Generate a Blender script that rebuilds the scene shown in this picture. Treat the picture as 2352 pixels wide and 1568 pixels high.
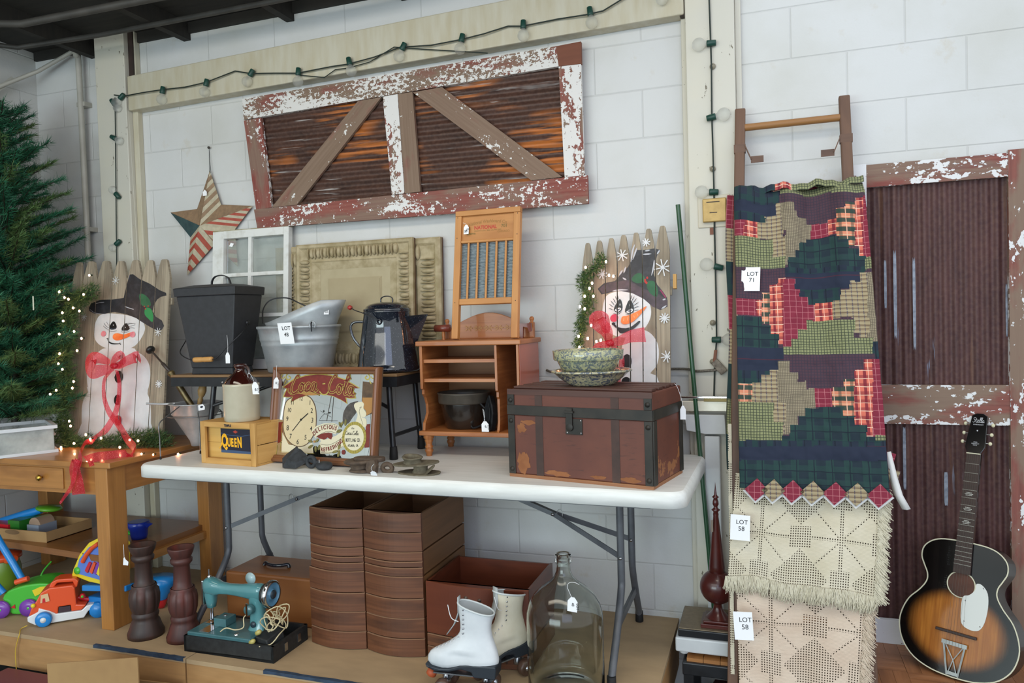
import bpy, math, random
from mathutils import Vector, Matrix, noise
random.seed(7)
for o in list(bpy.data.objects): bpy.data.objects.remove(o)
SC = bpy.context.scene
COL = SC.collection
# ---------------------------------------------------------------- camera
YAW, PITCH, ROLL, FPX, DIST, CAMH = 0.331036, -0.031061, -0.02983, 1704.35, 3.25, 1.3278
cy_, sy_, cp_, sp_, cr_, sr_ = math.cos(YAW), math.sin(YAW), math.cos(PITCH), math.sin(PITCH), math.cos(ROLL), math.sin(ROLL)
CF = Vector((-sy_*cp_, cy_*cp_, sp_)); r0 = Vector((cy_, sy_, 0)); u0 = r0.cross(CF)
CR = r0*cr_ + u0*sr_; CU = -r0*sr_ + u0*cr_
CPOS = Vector((0, -DIST, CAMH))
cam = bpy.data.cameras.new('camera'); camo = bpy.data.objects.new('camera', cam); COL.objects.link(camo)
cam.sensor_width = 36; cam.lens = FPX/2352*36; cam.clip_start = .05
camo.matrix_world = Matrix(((CR.x, CU.x, -CF.x, CPOS.x), (CR.y, CU.y, -CF.y, CPOS.y), (CR.z, CU.z, -CF.z, CPOS.z), (0, 0, 0, 1)))
SC.camera = camo
# ---------------------------------------------------------------- world, lights, exposure
def lin(h):
    h = h.lstrip('#'); v = [int(h[i:i+2], 16)/255 for i in (0, 2, 4)]
    return tuple(((x/12.92) if x <= .04045 else ((x+.055)/1.055)**2.4) for x in v)+(1,)
wd = bpy.data.worlds.new('hall daylight'); SC.world = wd; wd.use_nodes = True
bg = wd.node_tree.nodes['Background']; bg.inputs[0].default_value = lin('#d3d8dc'); bg.inputs[1].default_value = 1.42
def area(name, loc, target, size, sizey, power, col):
    l = bpy.data.lights.new(name, 'AREA'); l.shape = 'RECTANGLE'; l.size = size; l.size_y = sizey; l.energy = power; l.color = lin(col)[:3]
    o = bpy.data.objects.new(name, l); COL.objects.link(o); o.location = loc
    o.rotation_euler = (Vector(target)-Vector(loc)).to_track_quat('-Z', 'Y').to_euler(); return o
area('ceiling_tube_light', (-2.2, -4.6, 2.75), (-2.0, 0, .6), 4.2, .9, 34, '#f6f6ee')
area('top_fill_light', (-1.3, -1.9, 2.80), (-1.25, -1.0, .3), 3.2, .35, 20, '#fff4e2')  # added overhead fill to brighten table top and platform, no real fixture
area('overhead_door_daylight', (1.6, -6.4, 2.6), (-.2, 0, 1.2), 3.4, 2.4, 46, '#bfd2ff')
area('low_fill_light', (-2.2, -5.8, .9), (-1.6, 0, .35), 3.2, 1.2, 78, '#d9f0f4')  # added low fill to brighten the wall under the table, no window there
SC.view_settings.view_transform = 'Standard'; SC.view_settings.look = 'None'; SC.view_settings.exposure = .29; SC.view_settings.gamma = 1
SC.view_settings.use_curve_mapping = False
# ---------------------------------------------------------------- pixel helpers (photo frame 2352 x 1568 -> a point on a real plane)
def ray(px, py): return CF + CR*((px-1176)/FPX) - CU*((py-784)/FPX)
def W(px, py, y=0.0): d = ray(px, py); return CPOS + d*((y+DIST)/d.y)
def G(px, py, z=0.0): d = ray(px, py); return CPOS + d*((z-CAMH)/d.z)
def X_(px, py, x): d = ray(px, py); return CPOS + d*((x)/d.x)
V = Vector
class Fr:
    """a plane in the room: origin, unit u and v axes, normal n (towards the viewer)"""
    def __init__(s, o, u, v):
        s.o = V(o); s.u = V(u).normalized(); s.v = (V(v) - s.u*V(v).dot(s.u)).normalized(); s.n = s.u.cross(s.v)
    def p(s, a, b, c=0.0): return s.o + s.u*a + s.v*b + s.n*c
    def px(s, x, y, off=0.0):
        d = ray(x, y); o = s.o + s.n*off
        t = (o-CPOS).dot(s.n)/d.dot(s.n); q = CPOS + d*t - s.o
        return (q.dot(s.u), q.dot(s.v))
    def at(s, x, y, off=0.0): a, b = s.px(x, y, off); return s.p(a, b, off)
def lean(bl, br, z, tilt):
    a, b = G(bl[0], bl[1], z), G(br[0], br[1], z); u = (b-a).normalized(); back = V((-u.y, u.x, 0))
    t = math.radians(tilt); return Fr(a, u, V((0, 0, 1))*math.cos(t) + back*math.sin(t))
def leany(xa, y0, z0, tilt, yaw=0.0):
    t = math.radians(tilt); w = math.radians(yaw); u = V((math.cos(w), math.sin(w), 0)); back = V((-u.y, u.x, 0))
    return Fr((xa, y0, z0), u, V((0, 0, 1))*math.cos(t) + back*math.sin(t))
# ---------------------------------------------------------------- materials
MATS = {}
def nd(nt, t, **k):
    n = nt.nodes.new(t)
    for a, b in k.items(): setattr(n, a, b)
    return n
def setb(b, **k):
    for a, v in k.items():
        nm = {'rough': 'Roughness', 'metal': 'Metallic', 'coat': 'Coat Weight', 'trans': 'Transmission Weight', 'alpha': 'Alpha', 'ior': 'IOR', 'spec': 'Specular IOR Level', 'sheen': 'Sheen Weight', 'sss': 'Subsurface Weight'}[a]
        b.inputs[nm].default_value = v
def newmat(name):
    m = bpy.data.materials.new(name); m.use_nodes = True; nt = m.node_tree; return m, nt, nt.nodes['Principled BSDF']
def coords(nt, kind, stretch):
    tc = nd(nt, 'ShaderNodeTexCoord'); mp = nd(nt, 'ShaderNodeMapping'); mp.inputs['Scale'].default_value = stretch
    nt.links.new(tc.outputs['UV' if kind == 'uv' else 'Object'], mp.inputs['Vector']); return mp.outputs[0]
def noisef(nt, vec, scale, lo=.35, hi=.65, detail=4, rough=.55, dist=0):
    n = nd(nt, 'ShaderNodeTexNoise'); n.inputs['Scale'].default_value = scale; n.inputs['Detail'].default_value = detail; n.inputs['Roughness'].default_value = rough; n.inputs['Distortion'].default_value = dist
    nt.links.new(vec, n.inputs['Vector']); r = nd(nt, 'ShaderNodeMapRange'); r.inputs[1].default_value = lo; r.inputs[2].default_value = hi
    nt.links.new(n.outputs[0], r.inputs[0]); return r.outputs[0], n.outputs[0]
def mixc(nt, fac, a, b):
    m = nd(nt, 'ShaderNodeMix', data_type='RGBA')
    for s, v in ((m.inputs[6], a), (m.inputs[7], b)):
        if isinstance(v, str): s.default_value = lin(v)
        elif isinstance(v, tuple): s.default_value = v
        else: nt.links.new(v, s)
    if isinstance(fac, (int, float)): m.inputs[0].default_value = fac
    else: nt.links.new(fac, m.inputs[0])
    return m.outputs[2]
def mth(nt, op, a, b=None, c=None):
    m = nd(nt, 'ShaderNodeMath', operation=op)
    for i, v in enumerate((a, b, c)):
        if v is None: continue
        if isinstance(v, (int, float)): m.inputs[i].default_value = v
        else: nt.links.new(v, m.inputs[i])
    return m.outputs[0]
def bump(nt, b, h, strength=.3, dist=.002):
    n = nd(nt, 'ShaderNodeBump'); n.inputs['Strength'].default_value = strength; n.inputs['Distance'].default_value = dist
    nt.links.new(h, n.inputs['Height']); nt.links.new(n.outputs[0], b.inputs['Normal'])
def mat(name, c1, c2=None, scale=12, st=(1, 1, 1), kind='obj', lo=.35, hi=.65, bmp=0, bd=.001, emit=None, estr=1, detail=4, **k):
    if name in MATS: return MATS[name]
    m, nt, b = newmat(name); vec = coords(nt, kind, st)
    f, raw = noisef(nt, vec, scale, lo, hi, detail)
    b.inputs['Base Color'].default_value = lin(c1)
    if c2: nt.links.new(mixc(nt, f, c1, c2), b.inputs['Base Color'])
    setb(b, **{'rough': .6, **k})
    if bmp: bump(nt, b, raw, bmp, bd)
    if emit: b.inputs['Emission Color'].default_value = lin(emit); b.inputs['Emission Strength'].default_value = estr
    MATS[name] = m; return m
def wood(name, c1, c2, c3=None, gs=5, gl=70, rough=.5, bmp=.15, coat=0, dirt=None):
    """grain runs along uv.u"""
    if name in MATS: return MATS[name]
    m, nt, b = newmat(name); v = coords(nt, 'uv', (gs*.35, gl, gl)); f, raw = noisef(nt, v, 1.0, .3, .7, 6, .6, .6)
    col = mixc(nt, f, c1, c2)
    if c3:
        v2 = coords(nt, 'uv', (3, 9, 9)); f2, _ = noisef(nt, v2, 1.0, .5, .72, 3); col = mixc(nt, f2, col, c3)
    if dirt:
        f3, _ = noisef(nt, coords(nt, 'obj', (1, 1, 1)), 9, .52, .75, 6); col = mixc(nt, f3, col, dirt)
    nt.links.new(col, b.inputs['Base Color']); setb(b, rough=rough, coat=coat); bump(nt, b, raw, bmp, .0015)
    MATS[name] = m; return m
def peel(name, wood1, red, white, amount=.5, redamt=.5, fx=10, fy=45, seed=0.0):
    """weathered board: grey-brown wood, worn red paint and flaking white paint in patches along the board"""
    if name in MATS: return MATS[name]
    m, nt, b = newmat(name)
    tc = nd(nt, 'ShaderNodeTexCoord')
    def vv(sx, sy, off):
        mp = nd(nt, 'ShaderNodeMapping'); mp.inputs['Scale'].default_value = (sx, sy, 1); mp.inputs['Location'].default_value = (off+seed, off*1.7+seed, 0); nt.links.new(tc.outputs['UV'], mp.inputs['Vector']); return mp.outputs[0]
    g, graw = noisef(nt, vv(3, 90, 1), 1, .3, .7, 5)
    r, _ = noisef(nt, vv(4, 11, 5), 1, redamt-.07, redamt+.07, 6)
    base = mixc(nt, g, wood1, '#86705f'); rr = mixc(nt, g, red, '#8e554a'); base = mixc(nt, r, rr, base)
    big = nd(nt, 'ShaderNodeTexNoise'); big.inputs['Scale'].default_value = 1; big.inputs['Detail'].default_value = 2; nt.links.new(vv(3.2, 9, 11), big.inputs['Vector'])
    fine = nd(nt, 'ShaderNodeTexNoise'); fine.inputs['Scale'].default_value = 1; fine.inputs['Detail'].default_value = 3; fine.inputs['Roughness'].default_value = .6; nt.links.new(vv(fx*4, fy*2.2, 21), fine.inputs['Vector'])
    vor = nd(nt, 'ShaderNodeTexVoronoi', feature='DISTANCE_TO_EDGE'); vor.inputs['Scale'].default_value = 1; nt.links.new(vv(fx*9, fy*3.5, 3), vor.inputs['Vector'])
    s = mth(nt, 'ADD', mth(nt, 'MULTIPLY', big.outputs[0], 1.1), mth(nt, 'MULTIPLY', fine.outputs[0], 1.05))
    s = mth(nt, 'ADD', s, mth(nt, 'MULTIPLY', vor.outputs[0], .35))
    rg = nd(nt, 'ShaderNodeMapRange'); rg.inputs[1].default_value = 1.67-amount; rg.inputs[2].default_value = 1.70-amount; nt.links.new(s, rg.inputs[0])
    col = mixc(nt, rg.outputs[0], base, white); nt.links.new(col, b.inputs['Base Color']); setb(b, rough=.75)
    bump(nt, b, mth(nt, 'ADD', mth(nt, 'MULTIPLY', rg.outputs[0], 1.0), mth(nt, 'MULTIPLY', graw, .5)), .5, .0015)
    MATS[name] = m; return m
def plaid(name, base, bars, rough=.9):
    """woven cloth: bars = [(direction 'u'/'v'/'d', period m, width fraction, phase, colour, opacity)] in uv metres"""
    m, nt, b = newmat(name); tc = nd(nt, 'ShaderNodeTexCoord'); sp = nd(nt, 'ShaderNodeSeparateXYZ'); nt.links.new(tc.outputs['UV'], sp.inputs[0])
    col = base
    for d, per, wf, ph, c, op in bars:
        q = mth(nt, 'FRACT', mth(nt, 'ADD', mth(nt, 'DIVIDE', sp.outputs[0 if d == 'u' else 1], per), ph+100))
        f = mth(nt, 'MULTIPLY', mth(nt, 'LESS_THAN', q, wf), op)
        col = mixc(nt, f, col, c)
    if isinstance(col, str): b.inputs['Base Color'].default_value = lin(col)
    else: nt.links.new(col, b.inputs['Base Color'])
    w = nd(nt, 'ShaderNodeTexNoise'); w.inputs['Scale'].default_value = 900; bump(nt, b, w.outputs[0], .2, .001); setb(b, rough=rough); return m
# ---------------------------------------------------------------- mesh builder
class M:
    def __init__(s): s.v = []; s.f = []; s.m = []; s.uv = []; s.mats = []; s.sm = []
    def mi(s, m):
        if m not in s.mats: s.mats.append(m)
        return s.mats.index(m)
    def add(s, vs, fs, m, uvs=None, smooth=False):
        b = len(s.v); s.v += [V(p) for p in vs]; k = s.mi(m)
        for i, f in enumerate(fs):
            s.f.append([b+j for j in f]); s.m.append(k); s.sm.append(smooth)
            s.uv.append(uvs[i] if uvs else [(0, 0)]*len(f))
    def obox(s, c, ax, ay, az, m):
        """box from centre and half-extent vectors; uv.u follows the longest side"""
        c, ax, ay, az = V(c), V(ax), V(ay), V(az); A = [ax, ay, az]; L = [a.length for a in A]; o = random.random()*7
        fs, uvs, vs = [], [], []
        for i in range(3):
            j, k = (i+1) % 3, (i+2) % 3
            for sg in (1, -1):
                q = [(-1, -1), (1, -1), (1, 1), (-1, 1)]
                if sg < 0: q = q[::-1]
                b = len(vs); vs += [c + A[i]*sg + A[j]*x + A[k]*y for x, y in q]; fs.append([b, b+1, b+2, b+3])
                uvs.append([((x*L[j], y*L[k]) if L[j] >= L[k] else (y*L[k], x*L[j])) for x, y in q]); uvs[-1] = [(a+o, b_+o*.37+i*.2) for a, b_ in uvs[-1]]
        s.add(vs, fs, m, uvs)
    def box(s, x0, x1, y0, y1, z0, z1, m):
        s.obox(((x0+x1)/2, (y0+y1)/2, (z0+z1)/2), ((x1-x0)/2, 0, 0), (0, (y1-y0)/2, 0), (0, 0, (z1-z0)/2), m)
    def fbox(s, F, a0, a1, b0, b1, c0, c1, m):
        s.obox(F.p((a0+a1)/2, (b0+b1)/2, (c0+c1)/2), F.u*((a1-a0)/2), F.v*((b1-b0)/2), F.n*((c1-c0)/2), m)
    def poly(s, F, pts, c0, c1, m, side=None):
        """outline in a plane, extruded c0..c1 along its normal"""
        a = sum(pts[i][0]*pts[(i+1) % len(pts)][1]-pts[(i+1) % len(pts)][0]*pts[i][1] for i in range(len(pts)))
        if a < 0: pts = pts[::-1]
        n = len(pts); top = [F.p(x, y, c1) for x, y in pts]
        s.add(top, [list(range(n))], m, [[(x, y) for x, y in pts]])
        if c0 != c1:
            bot = [F.p(x, y, c0) for x, y in pts]
            s.add(bot, [list(range(n))[::-1]], m, [[(x, y) for x, y in pts][::-1]])
            L = 0; vs, fs, uvs = [], [], []
            for i in range(n):
                j = (i+1) % n; b = len(vs); vs += [bot[i], bot[j], top[j], top[i]]; d = (top[j]-top[i]).length
                fs.append([b, b+1, b+2, b+3]); uvs.append([(L, 0), (L+d, 0), (L+d, c1-c0), (L, c1-c0)]); L += d
            s.add(vs, fs, side or m, uvs)
    def grid(s, rows, m, smooth=True, closeu=False, uvf=None, mf=None, thick=0):
        nr, nc = len(rows), len(rows[0]); b = len(s.v); s.v += [V(p) for r in rows for p in r]
        k0 = s.mi(m) if m else 0
        for i in range(nr-1):
            for j in range(nc if closeu else nc-1):
                j2 = (j+1) % nc; s.f.append([b+i*nc+j, b+i*nc+j2, b+(i+1)*nc+j2, b+(i+1)*nc+j]); s.sm.append(smooth)
                s.m.append(s.mi(mf(i, j)) if mf else k0)
                s.uv.append([uvf(i, j), uvf(i, j+1), uvf(i+1, j+1), uvf(i+1, j)] if uvf else [(i*.02, j*.02)]*4)
    def lathe(s, prof, o, m, seg=32, axis=(0, 0, 1), sc=(1, 1), cap=True, smooth=True, mod=None):
        ax = V(axis).normalized(); t = V((1, 0, 0)) if abs(ax.x) < .9 else V((0, 1, 0)); ux = (t-ax*t.dot(ax)).normalized(); uy = ax.cross(ux); o = V(o)
        rows = []
        for r, z in prof:
            row = []
            for i in range(seg):
                a = 2*math.pi*i/seg; rr = r*(mod(a, z) if mod else 1); row.append(o + ax*z + ux*(rr*math.cos(a)*sc[0]) + uy*(rr*math.sin(a)*sc[1]))
            rows.append(row)
        L = [0]
        for i in range(1, len(prof)): L.append(L[-1]+math.hypot(prof[i][0]-prof[i-1][0], prof[i][1]-prof[i-1][1]))
        R = max(p[0] for p in prof)
        s.grid(rows, m, smooth, True, lambda i, j: (L[i], j/seg*2*math.pi*R))
        if cap:
            for r, rev in ((0, True), (-1, False)):
                if prof[r][0] > 1e-4: s.add(rows[r], [list(range(seg))[::-1] if rev else list(range(seg))], m, [[(p.x, p.y) for p in (rows[r][::-1] if rev else rows[r])]])
    def tube(s, pts, r, m, seg=8, closed=False, cap=True, flat=1.0, smooth=True, up=None):
        pts = [V(p) for p in pts]; n = len(pts); rr = r if isinstance(r, (list, tuple)) else [r]*n
        rows = []; prev = None; L = 0; Ls = []
        for i, p in enumerate(pts):
            a = pts[(i-1) % n] if (closed or i) else pts[i]; c = pts[(i+1) % n] if (closed or i < n-1) else pts[i]
            t = (c-a); t = t.normalized() if t.length > 1e-9 else V((0, 0, 1))
            if prev is None:
                q = V(up) if up else (V((0, 0, 1)) if abs(t.z) < .9 else V((1, 0, 0)))
            else: q = prev
            x = (q-t*q.dot(t)); x = x.normalized() if x.length > 1e-6 else t.orthogonal().normalized(); prev = x; y = t.cross(x)
            rows.append([p + x*(rr[i]*math.cos(2*math.pi*k/seg)) + y*(rr[i]*flat*math.sin(2*math.pi*k/seg)) for k in range(seg)])
            if i: L += (p-pts[i-1]).length
            Ls.append(L)
        if closed: rows.append(rows[0]); Ls.append(L)
        s.grid(rows, m, smooth, True, lambda i, j: (Ls[i], j/seg*6.28*rr[0]))
        if cap and not closed:
            s.add(rows[0], [list(range(seg))[::-1]], m); s.add(rows[-1], [list(range(seg))], m)
    def bar(s, a, b, w, h, m, up=(0, 0, 1)):
        a, b = V(a), V(b); t = (b-a).normalized(); u = V(up); u = (u-t*u.dot(t)).normalized(); s.obox((a+b)/2, t*((b-a).length/2), t.cross(u)*(w/2), u*(h/2), m)
    def ball(s, c, r, m, seg=16, rings=10, sc=(1, 1, 1)):
        c = V(c); rows = []
        for i in range(rings+1):
            a = math.pi*i/rings; rows.append([c+V((r*math.sin(a)*math.cos(2*math.pi*j/seg)*sc[0], r*math.sin(a)*math.sin(2*math.pi*j/seg)*sc[1], -r*math.cos(a)*sc[2])) for j in range(seg)])
        s.grid(rows, m, True, True, lambda i, j: (i*r*.3, j*r*.4))
    def ribbon(s, F, pts, w, c, m, taper=None):
        """flat painted stroke on a plane"""
        n = len(pts)
        if n < 2: return
        ws = taper if taper else [w]*n; A, B = [], []
        for i in range(n):
            p, q = pts[max(0, i-1)], pts[min(n-1, i+1)]; dx, dy = q[0]-p[0], q[1]-p[1]; l = math.hypot(dx, dy) or 1e-6; nx, ny = -dy/l*ws[i]/2, dx/l*ws[i]/2
            A.append(F.p(pts[i][0]+nx, pts[i][1]+ny, c)); B.append(F.p(pts[i][0]-nx, pts[i][1]-ny, c))
        s.grid([A, B], m, False, False, lambda i, j: (j*.01, i*w))
    def build(s, name, parent=None, bevel=0, solid=0, smooth_angle=None, sub=0):
        me = bpy.data.meshes.new(name); org = V((0, 0, 0))
        o = bpy.data.objects.new(name, me)
        if parent is not None: org = V(parent['_o']); o['_o'] = list(org)
        else:
            xs = [p.x for p in s.v]; ys = [p.y for p in s.v]; zs = [p.z for p in s.v]
            org = V(((min(xs)+max(xs))/2, (min(ys)+max(ys))/2, min(zs))); o.location = org; o['_o'] = list(org)
        me.from_pydata([p-org for p in s.v], [], s.f)
        for m_ in s.mats: me.materials.append(m_)
        me.polygons.foreach_set('material_index', s.m); me.polygons.foreach_set('use_smooth', s.sm)
        ul = me.uv_layers.new(name='UVMap'); flat = [c for f in s.uv for q in f for c in q]; ul.data.foreach_set('uv', flat); me.update()
        COL.objects.link(o)
        if parent is not None: o.parent = parent
        if bevel:
            w_ = o.modifiers.new('weld', 'WELD'); w_.merge_threshold = 1e-5
            b = o.modifiers.new('bevel', 'BEVEL'); b.width = bevel; b.segments = 2; b.limit_method = 'ANGLE'; b.angle_limit = math.radians(40); b.harden_normals = False
        if solid: q = o.modifiers.new('solid', 'SOLIDIFY'); q.thickness = solid; q.offset = 0
        if sub: q = o.modifiers.new('sub', 'SUBSURF'); q.levels = q.render_levels = sub
        return o
def thing(name, label, cat, loc=(0, 0, 0), group=None):
    o = bpy.data.objects.new(name, None); o.location = loc; o['_o'] = list(loc); o.empty_display_size = .05; COL.objects.link(o); return tag(o, label, cat, group)
def tag(o, label, cat, group=None, kind=None):
    o['label'] = label; o['category'] = cat
    if group: o['group'] = group
    if kind: o['kind'] = kind
    return o
def struct(o): o['kind'] = 'structure'; return o
def dup(root, loc, label, group=None, rz=0):
    r = root.copy(); COL.objects.link(r); r.location = loc; r['label'] = label; r.rotation_euler = (0, 0, rz)
    if group: r['group'] = group
    def rec(a, b):
        for c in [k for k in bpy.data.objects if k.parent == a]:
            d = c.copy(); COL.objects.link(d); d.parent = b; rec(c, d)
    rec(root, r); return r
def smooth_line(pts, n=6, closed=False):
    """Catmull-Rom through points of any dimension"""
    out = []; N = len(pts); rng = range(N if closed else N-1)
    for i in rng:
        P = [pts[(i+k-1) % N] if closed else pts[min(max(i+k-1, 0), N-1)] for k in range(4)]
        for j in range(n):
            t = j/n; out.append(tuple(.5*((2*P[1][d]) + (-P[0][d]+P[2][d])*t + (2*P[0][d]-5*P[1][d]+4*P[2][d]-P[3][d])*t*t + (-P[0][d]+3*P[1][d]-3*P[2][d]+P[3][d])*t**3) for d in range(len(pts[0]))))
    if not closed: out.append(tuple(pts[-1]))
    return out
def text(mb, F, s, a, b, size, c, m, bold=0.0, arc=None, align='LEFT', sx=1.0, rot=0.0):
    """lettering as flat mesh on a plane; arc=(radius) bends it upward"""
    cu = bpy.data.curves.new('t', 'FONT'); cu.body = s; cu.size = size; cu.align_x = align; cu.offset = bold*size; cu.resolution_u = 3
    ob = bpy.data.objects.new('t', cu); COL.objects.link(ob); dg = bpy.context.evaluated_depsgraph_get(); dg.update()
    me = ob.evaluated_get(dg).to_mesh(); vs = []
    cr, sr = math.cos(rot), math.sin(rot)
    for v in me.vertices:
        x, y = v.co.x*sx, v.co.y
        if arc: th = x/arc; x, y = (arc+y)*math.sin(th), (arc+y)*math.cos(th)-arc
        x, y = x*cr-y*sr, x*sr+y*cr
        vs.append(F.p(a+x, b+y, c))
    fs = [list(p.vertices) for p in me.polygons]
    if vs: mb.add(vs, fs, m)
    ob.evaluated_get(dg).to_mesh_clear(); bpy.data.objects.remove(ob); bpy.data.curves.remove(cu)
def clipx(pts, x0, x1):
    """clip an outline to a vertical strip"""
    for lim, sg in ((x0, 1), (x1, -1)):
        out = []
        for i in range(len(pts)):
            p, q = pts[i], pts[(i+1) % len(pts)]; pi, qi = (p[0]-lim)*sg >= 0, (q[0]-lim)*sg >= 0
            if pi: out.append(p)
            if pi != qi: t = (lim-p[0])/(q[0]-p[0]); out.append((lim, p[1]+(q[1]-p[1])*t))
        pts = out
        if len(pts) < 3: return None
    return pts
def ell(cx, cy, rx, ry, n=20, rot=0):
    return [(cx+rx*math.cos(a)*math.cos(rot)-ry*math.sin(a)*math.sin(rot), cy+rx*math.cos(a)*math.sin(rot)+ry*math.sin(a)*math.cos(rot)) for a in [2*math.pi*i/n for i in range(n)]]
black = lambda: mat('black ink', '#16171a', rough=.7)
def paper_tag(parent, F, a, b, w, h, lines, string=None, rot=0.0, pointed=True):
    """a swing tag with a cut top, hole and hand lettering, plus its string"""
    mb = M(); P = mat('white card', '#f4f5f7', rough=.8)
    k = [(0, 0), (w, 0), (w, h*.72), (w*.68, h), (w*.32, h), (0, h*.72)] if pointed else [(0, 0), (w, 0), (w, h), (0, h)]
    cr, sr = math.cos(rot), math.sin(rot); T = lambda x, y: (a+x*cr-y*sr, b+x*sr+y*cr)
    mb.poly(F, [T(x, y) for x, y in k], .0006, .0014, P)
    n = len(lines)
    for i, (txt, lx, ly, sz, r) in enumerate(lines): 
        q = T(lx*w, ly*h); text(mb, F, txt, q[0], q[1], sz*h, .0018, black(), rot=r+rot, bold=.012)
    t = mb.build('price_tag' if pointed else 'lot_card', parent)
    if string:
        sb = M(); sb.tube([F.p(x, y, .002) for x, y in smooth_line(string, 4)], .0007, P, 5); s = sb.build('string', t)
    return t
# ================================================================ SHELL
def blockwall(name, x0, z0):
    m, nt, b = newmat(name); tc = nd(nt, 'ShaderNodeTexCoord'); sp = nd(nt, 'ShaderNodeSeparateXYZ'); nt.links.new(tc.outputs['UV'], sp.inputs[0])
    cb = nd(nt, 'ShaderNodeCombineXYZ'); nt.links.new(mth(nt, 'SUBTRACT', sp.outputs[0], x0), cb.inputs[0]); nt.links.new(mth(nt, 'SUBTRACT', sp.outputs[1], z0), cb.inputs[1])
    # hand-laid: joints wander slightly
    wv, _ = noisef(nt, tc.outputs['UV'], 3.0, 0, 1); 
    br = nd(nt, 'ShaderNodeTexBrick'); br.offset = .5; br.inputs['Scale'].default_value = 1; br.inputs['Brick Width'].default_value = .414; br.inputs['Row Height'].default_value = .2065
    br.inputs['Mortar Size'].default_value = .005; br.inputs['Mortar Smooth'].default_value = 1.0; nt.links.new(cb.outputs[0], br.inputs['Vector'])
    mort = br.outputs['Fac']
    n1, r1 = noisef(nt, coords(nt, 'obj', (1, 1, 1)), 2.2, .42, .75, 5); n2, r2 = noisef(nt, coords(nt, 'obj', (1, 1, 1)), 90, .3, .7, 4)
    n3, _ = noisef(nt, coords(nt, 'obj', (1, 1, 1)), 7, .60, .72, 8, .7); sc, _ = noisef(nt, coords(nt, 'obj', (1, 1, 1)), 55, .66, .7, 6, .8)
    c = mixc(nt, n1, '#d2d3d2', '#c6c6c0'); c = mixc(nt, mth(nt, 'MULTIPLY', mort, .12), c, '#8b8a86'); c = mixc(nt, mth(nt, 'MULTIPLY', n3, .35), c, '#c0b49c')
    c = mixc(nt, mth(nt, 'MULTIPLY', sc, mth(nt, 'MULTIPLY', n3, .8)), c, '#5f5a52')
    nt.links.new(c, b.inputs['Base Color']); setb(b, rough=.55, spec=.3)
    h = mth(nt, 'ADD', mth(nt, 'MULTIPLY', mort, -1.0), mth(nt, 'MULTIPLY', r2, .22)); h = mth(nt, 'ADD', h, mth(nt, 'MULTIPLY', r1, .5)); bump(nt, b, h, .55, .004)
    return m
WL, WR, WS = blockwall('painted block left bay', -.49, 2.296), blockwall('painted block right bay', .112, 2.137), blockwall('painted block side', .1, 2.296)
def wallmesh(name, a, b, z0, z1, th, m, uv0=0.0):
    a, b = V(a), V(b); mb = M(); L = (b-a).length; d = (b-a).normalized(); n = V((d.y, -d.x, 0))
    mb.add([a+V((0, 0, z0)), b+V((0, 0, z0)), b+V((0, 0, z1)), a+V((0, 0, z1))], [[0, 1, 2, 3]], m, [[(uv0, z0), (uv0+L, z0), (uv0+L, z1), (uv0, z1)]])
    q = [p-n*th for p in (a, b)]
    mb.add([q[0]+V((0, 0, z0)), q[1]+V((0, 0, z0)), q[1]+V((0, 0, z1)), q[0]+V((0, 0, z1))], [[3, 2, 1, 0]], m)
    mb.add([a+V((0, 0, z1)), b+V((0, 0, z1)), q[1]+V((0, 0, z1)), q[0]+V((0, 0, z1))], [[0, 1, 2, 3]], m)
    mb.add([b+V((0, 0, z0)), q[1]+V((0, 0, z0)), q[1]+V((0, 0, z1)), b+V((0, 0, z1))], [[0, 1, 2, 3]], m)
    mb.add([a+V((0, 0, z0)), q[0]+V((0, 0, z0)), q[0]+V((0, 0, z1)), a+V((0, 0, z1))], [[3, 2, 1, 0]], m)
    return struct(mb.build(name))
ZF = -.46
wallmesh('wall_back', (-4.0, 0, 0), (-.2, 0, 0), ZF, 2.98, .2, WL, -4.0)
wallmesh('wall_back', (-.2, 0, 0), (3.2, 0, 0), ZF, 3.9, .2, WR, -.2)
wallmesh('wall_left', (-4.0, -6.0, 0), (-4.0, 0, 0), ZF, 2.98, .2, WS)
# ceiling: dark tongue-and-groove deck with joists, over the left half of the bay
dark = mat('sooty ceiling deck', '#23221f', '#2e2b26', 6, (1, 6, 1), rough=.8, bmp=.3, bd=.004)
mb = M(); mb.box(-4.2, -.2, -6.0, .1, 2.95, 3.05, dark)
for x in (-3.55, -2.9, -2.25, -1.6): mb.box(x-.022, x+.022, -6.0, .0, 2.86, 2.95, dark)
struct(mb.build('ceiling'))
mb = M()
mb.box(-3.99, -3.46, -.018, .0, 2.90, 2.952, dark); mb.box(-3.24, -1.2, -.016, 0, 2.895, 2.952, dark); struct(mb.build('trim_1'))
mb = M(); mb.box(-7, 4.5, -8, 0, ZF-.1, ZF, mat('dirty concrete', '#2c2b2a', '#3b3936', 3, rough=.7, bmp=.2, bd=.004)); struct(mb.build('floor'))
# cream timber posts and header beam
cream = mat('cream painted timber', '#bbb298', '#c6c1ae', 4, (6, 6, 1), rough=.5, bmp=.25, bd=.002)
def chipmat():
    m, nt, b = newmat('chipped cream paint'); v = coords(nt, 'obj', (1, 1, 1)); n1, r1 = noisef(nt, v, 3, .4, .7, 4); v2 = coords(nt, 'obj', (1, 1, .45)); n2, r2 = noisef(nt, v2, 38, .67, .69, 5, .65)
    c = mixc(nt, n1, '#cbc8bc', '#d0cbb9'); c = mixc(nt, n2, c, '#77705f'); nt.links.new(c, b.inputs['Base Color']); setb(b, rough=.5); bump(nt, b, mth(nt, 'SUBTRACT', r1, n2), .5, .003); return m
chip = chipmat()
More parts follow.
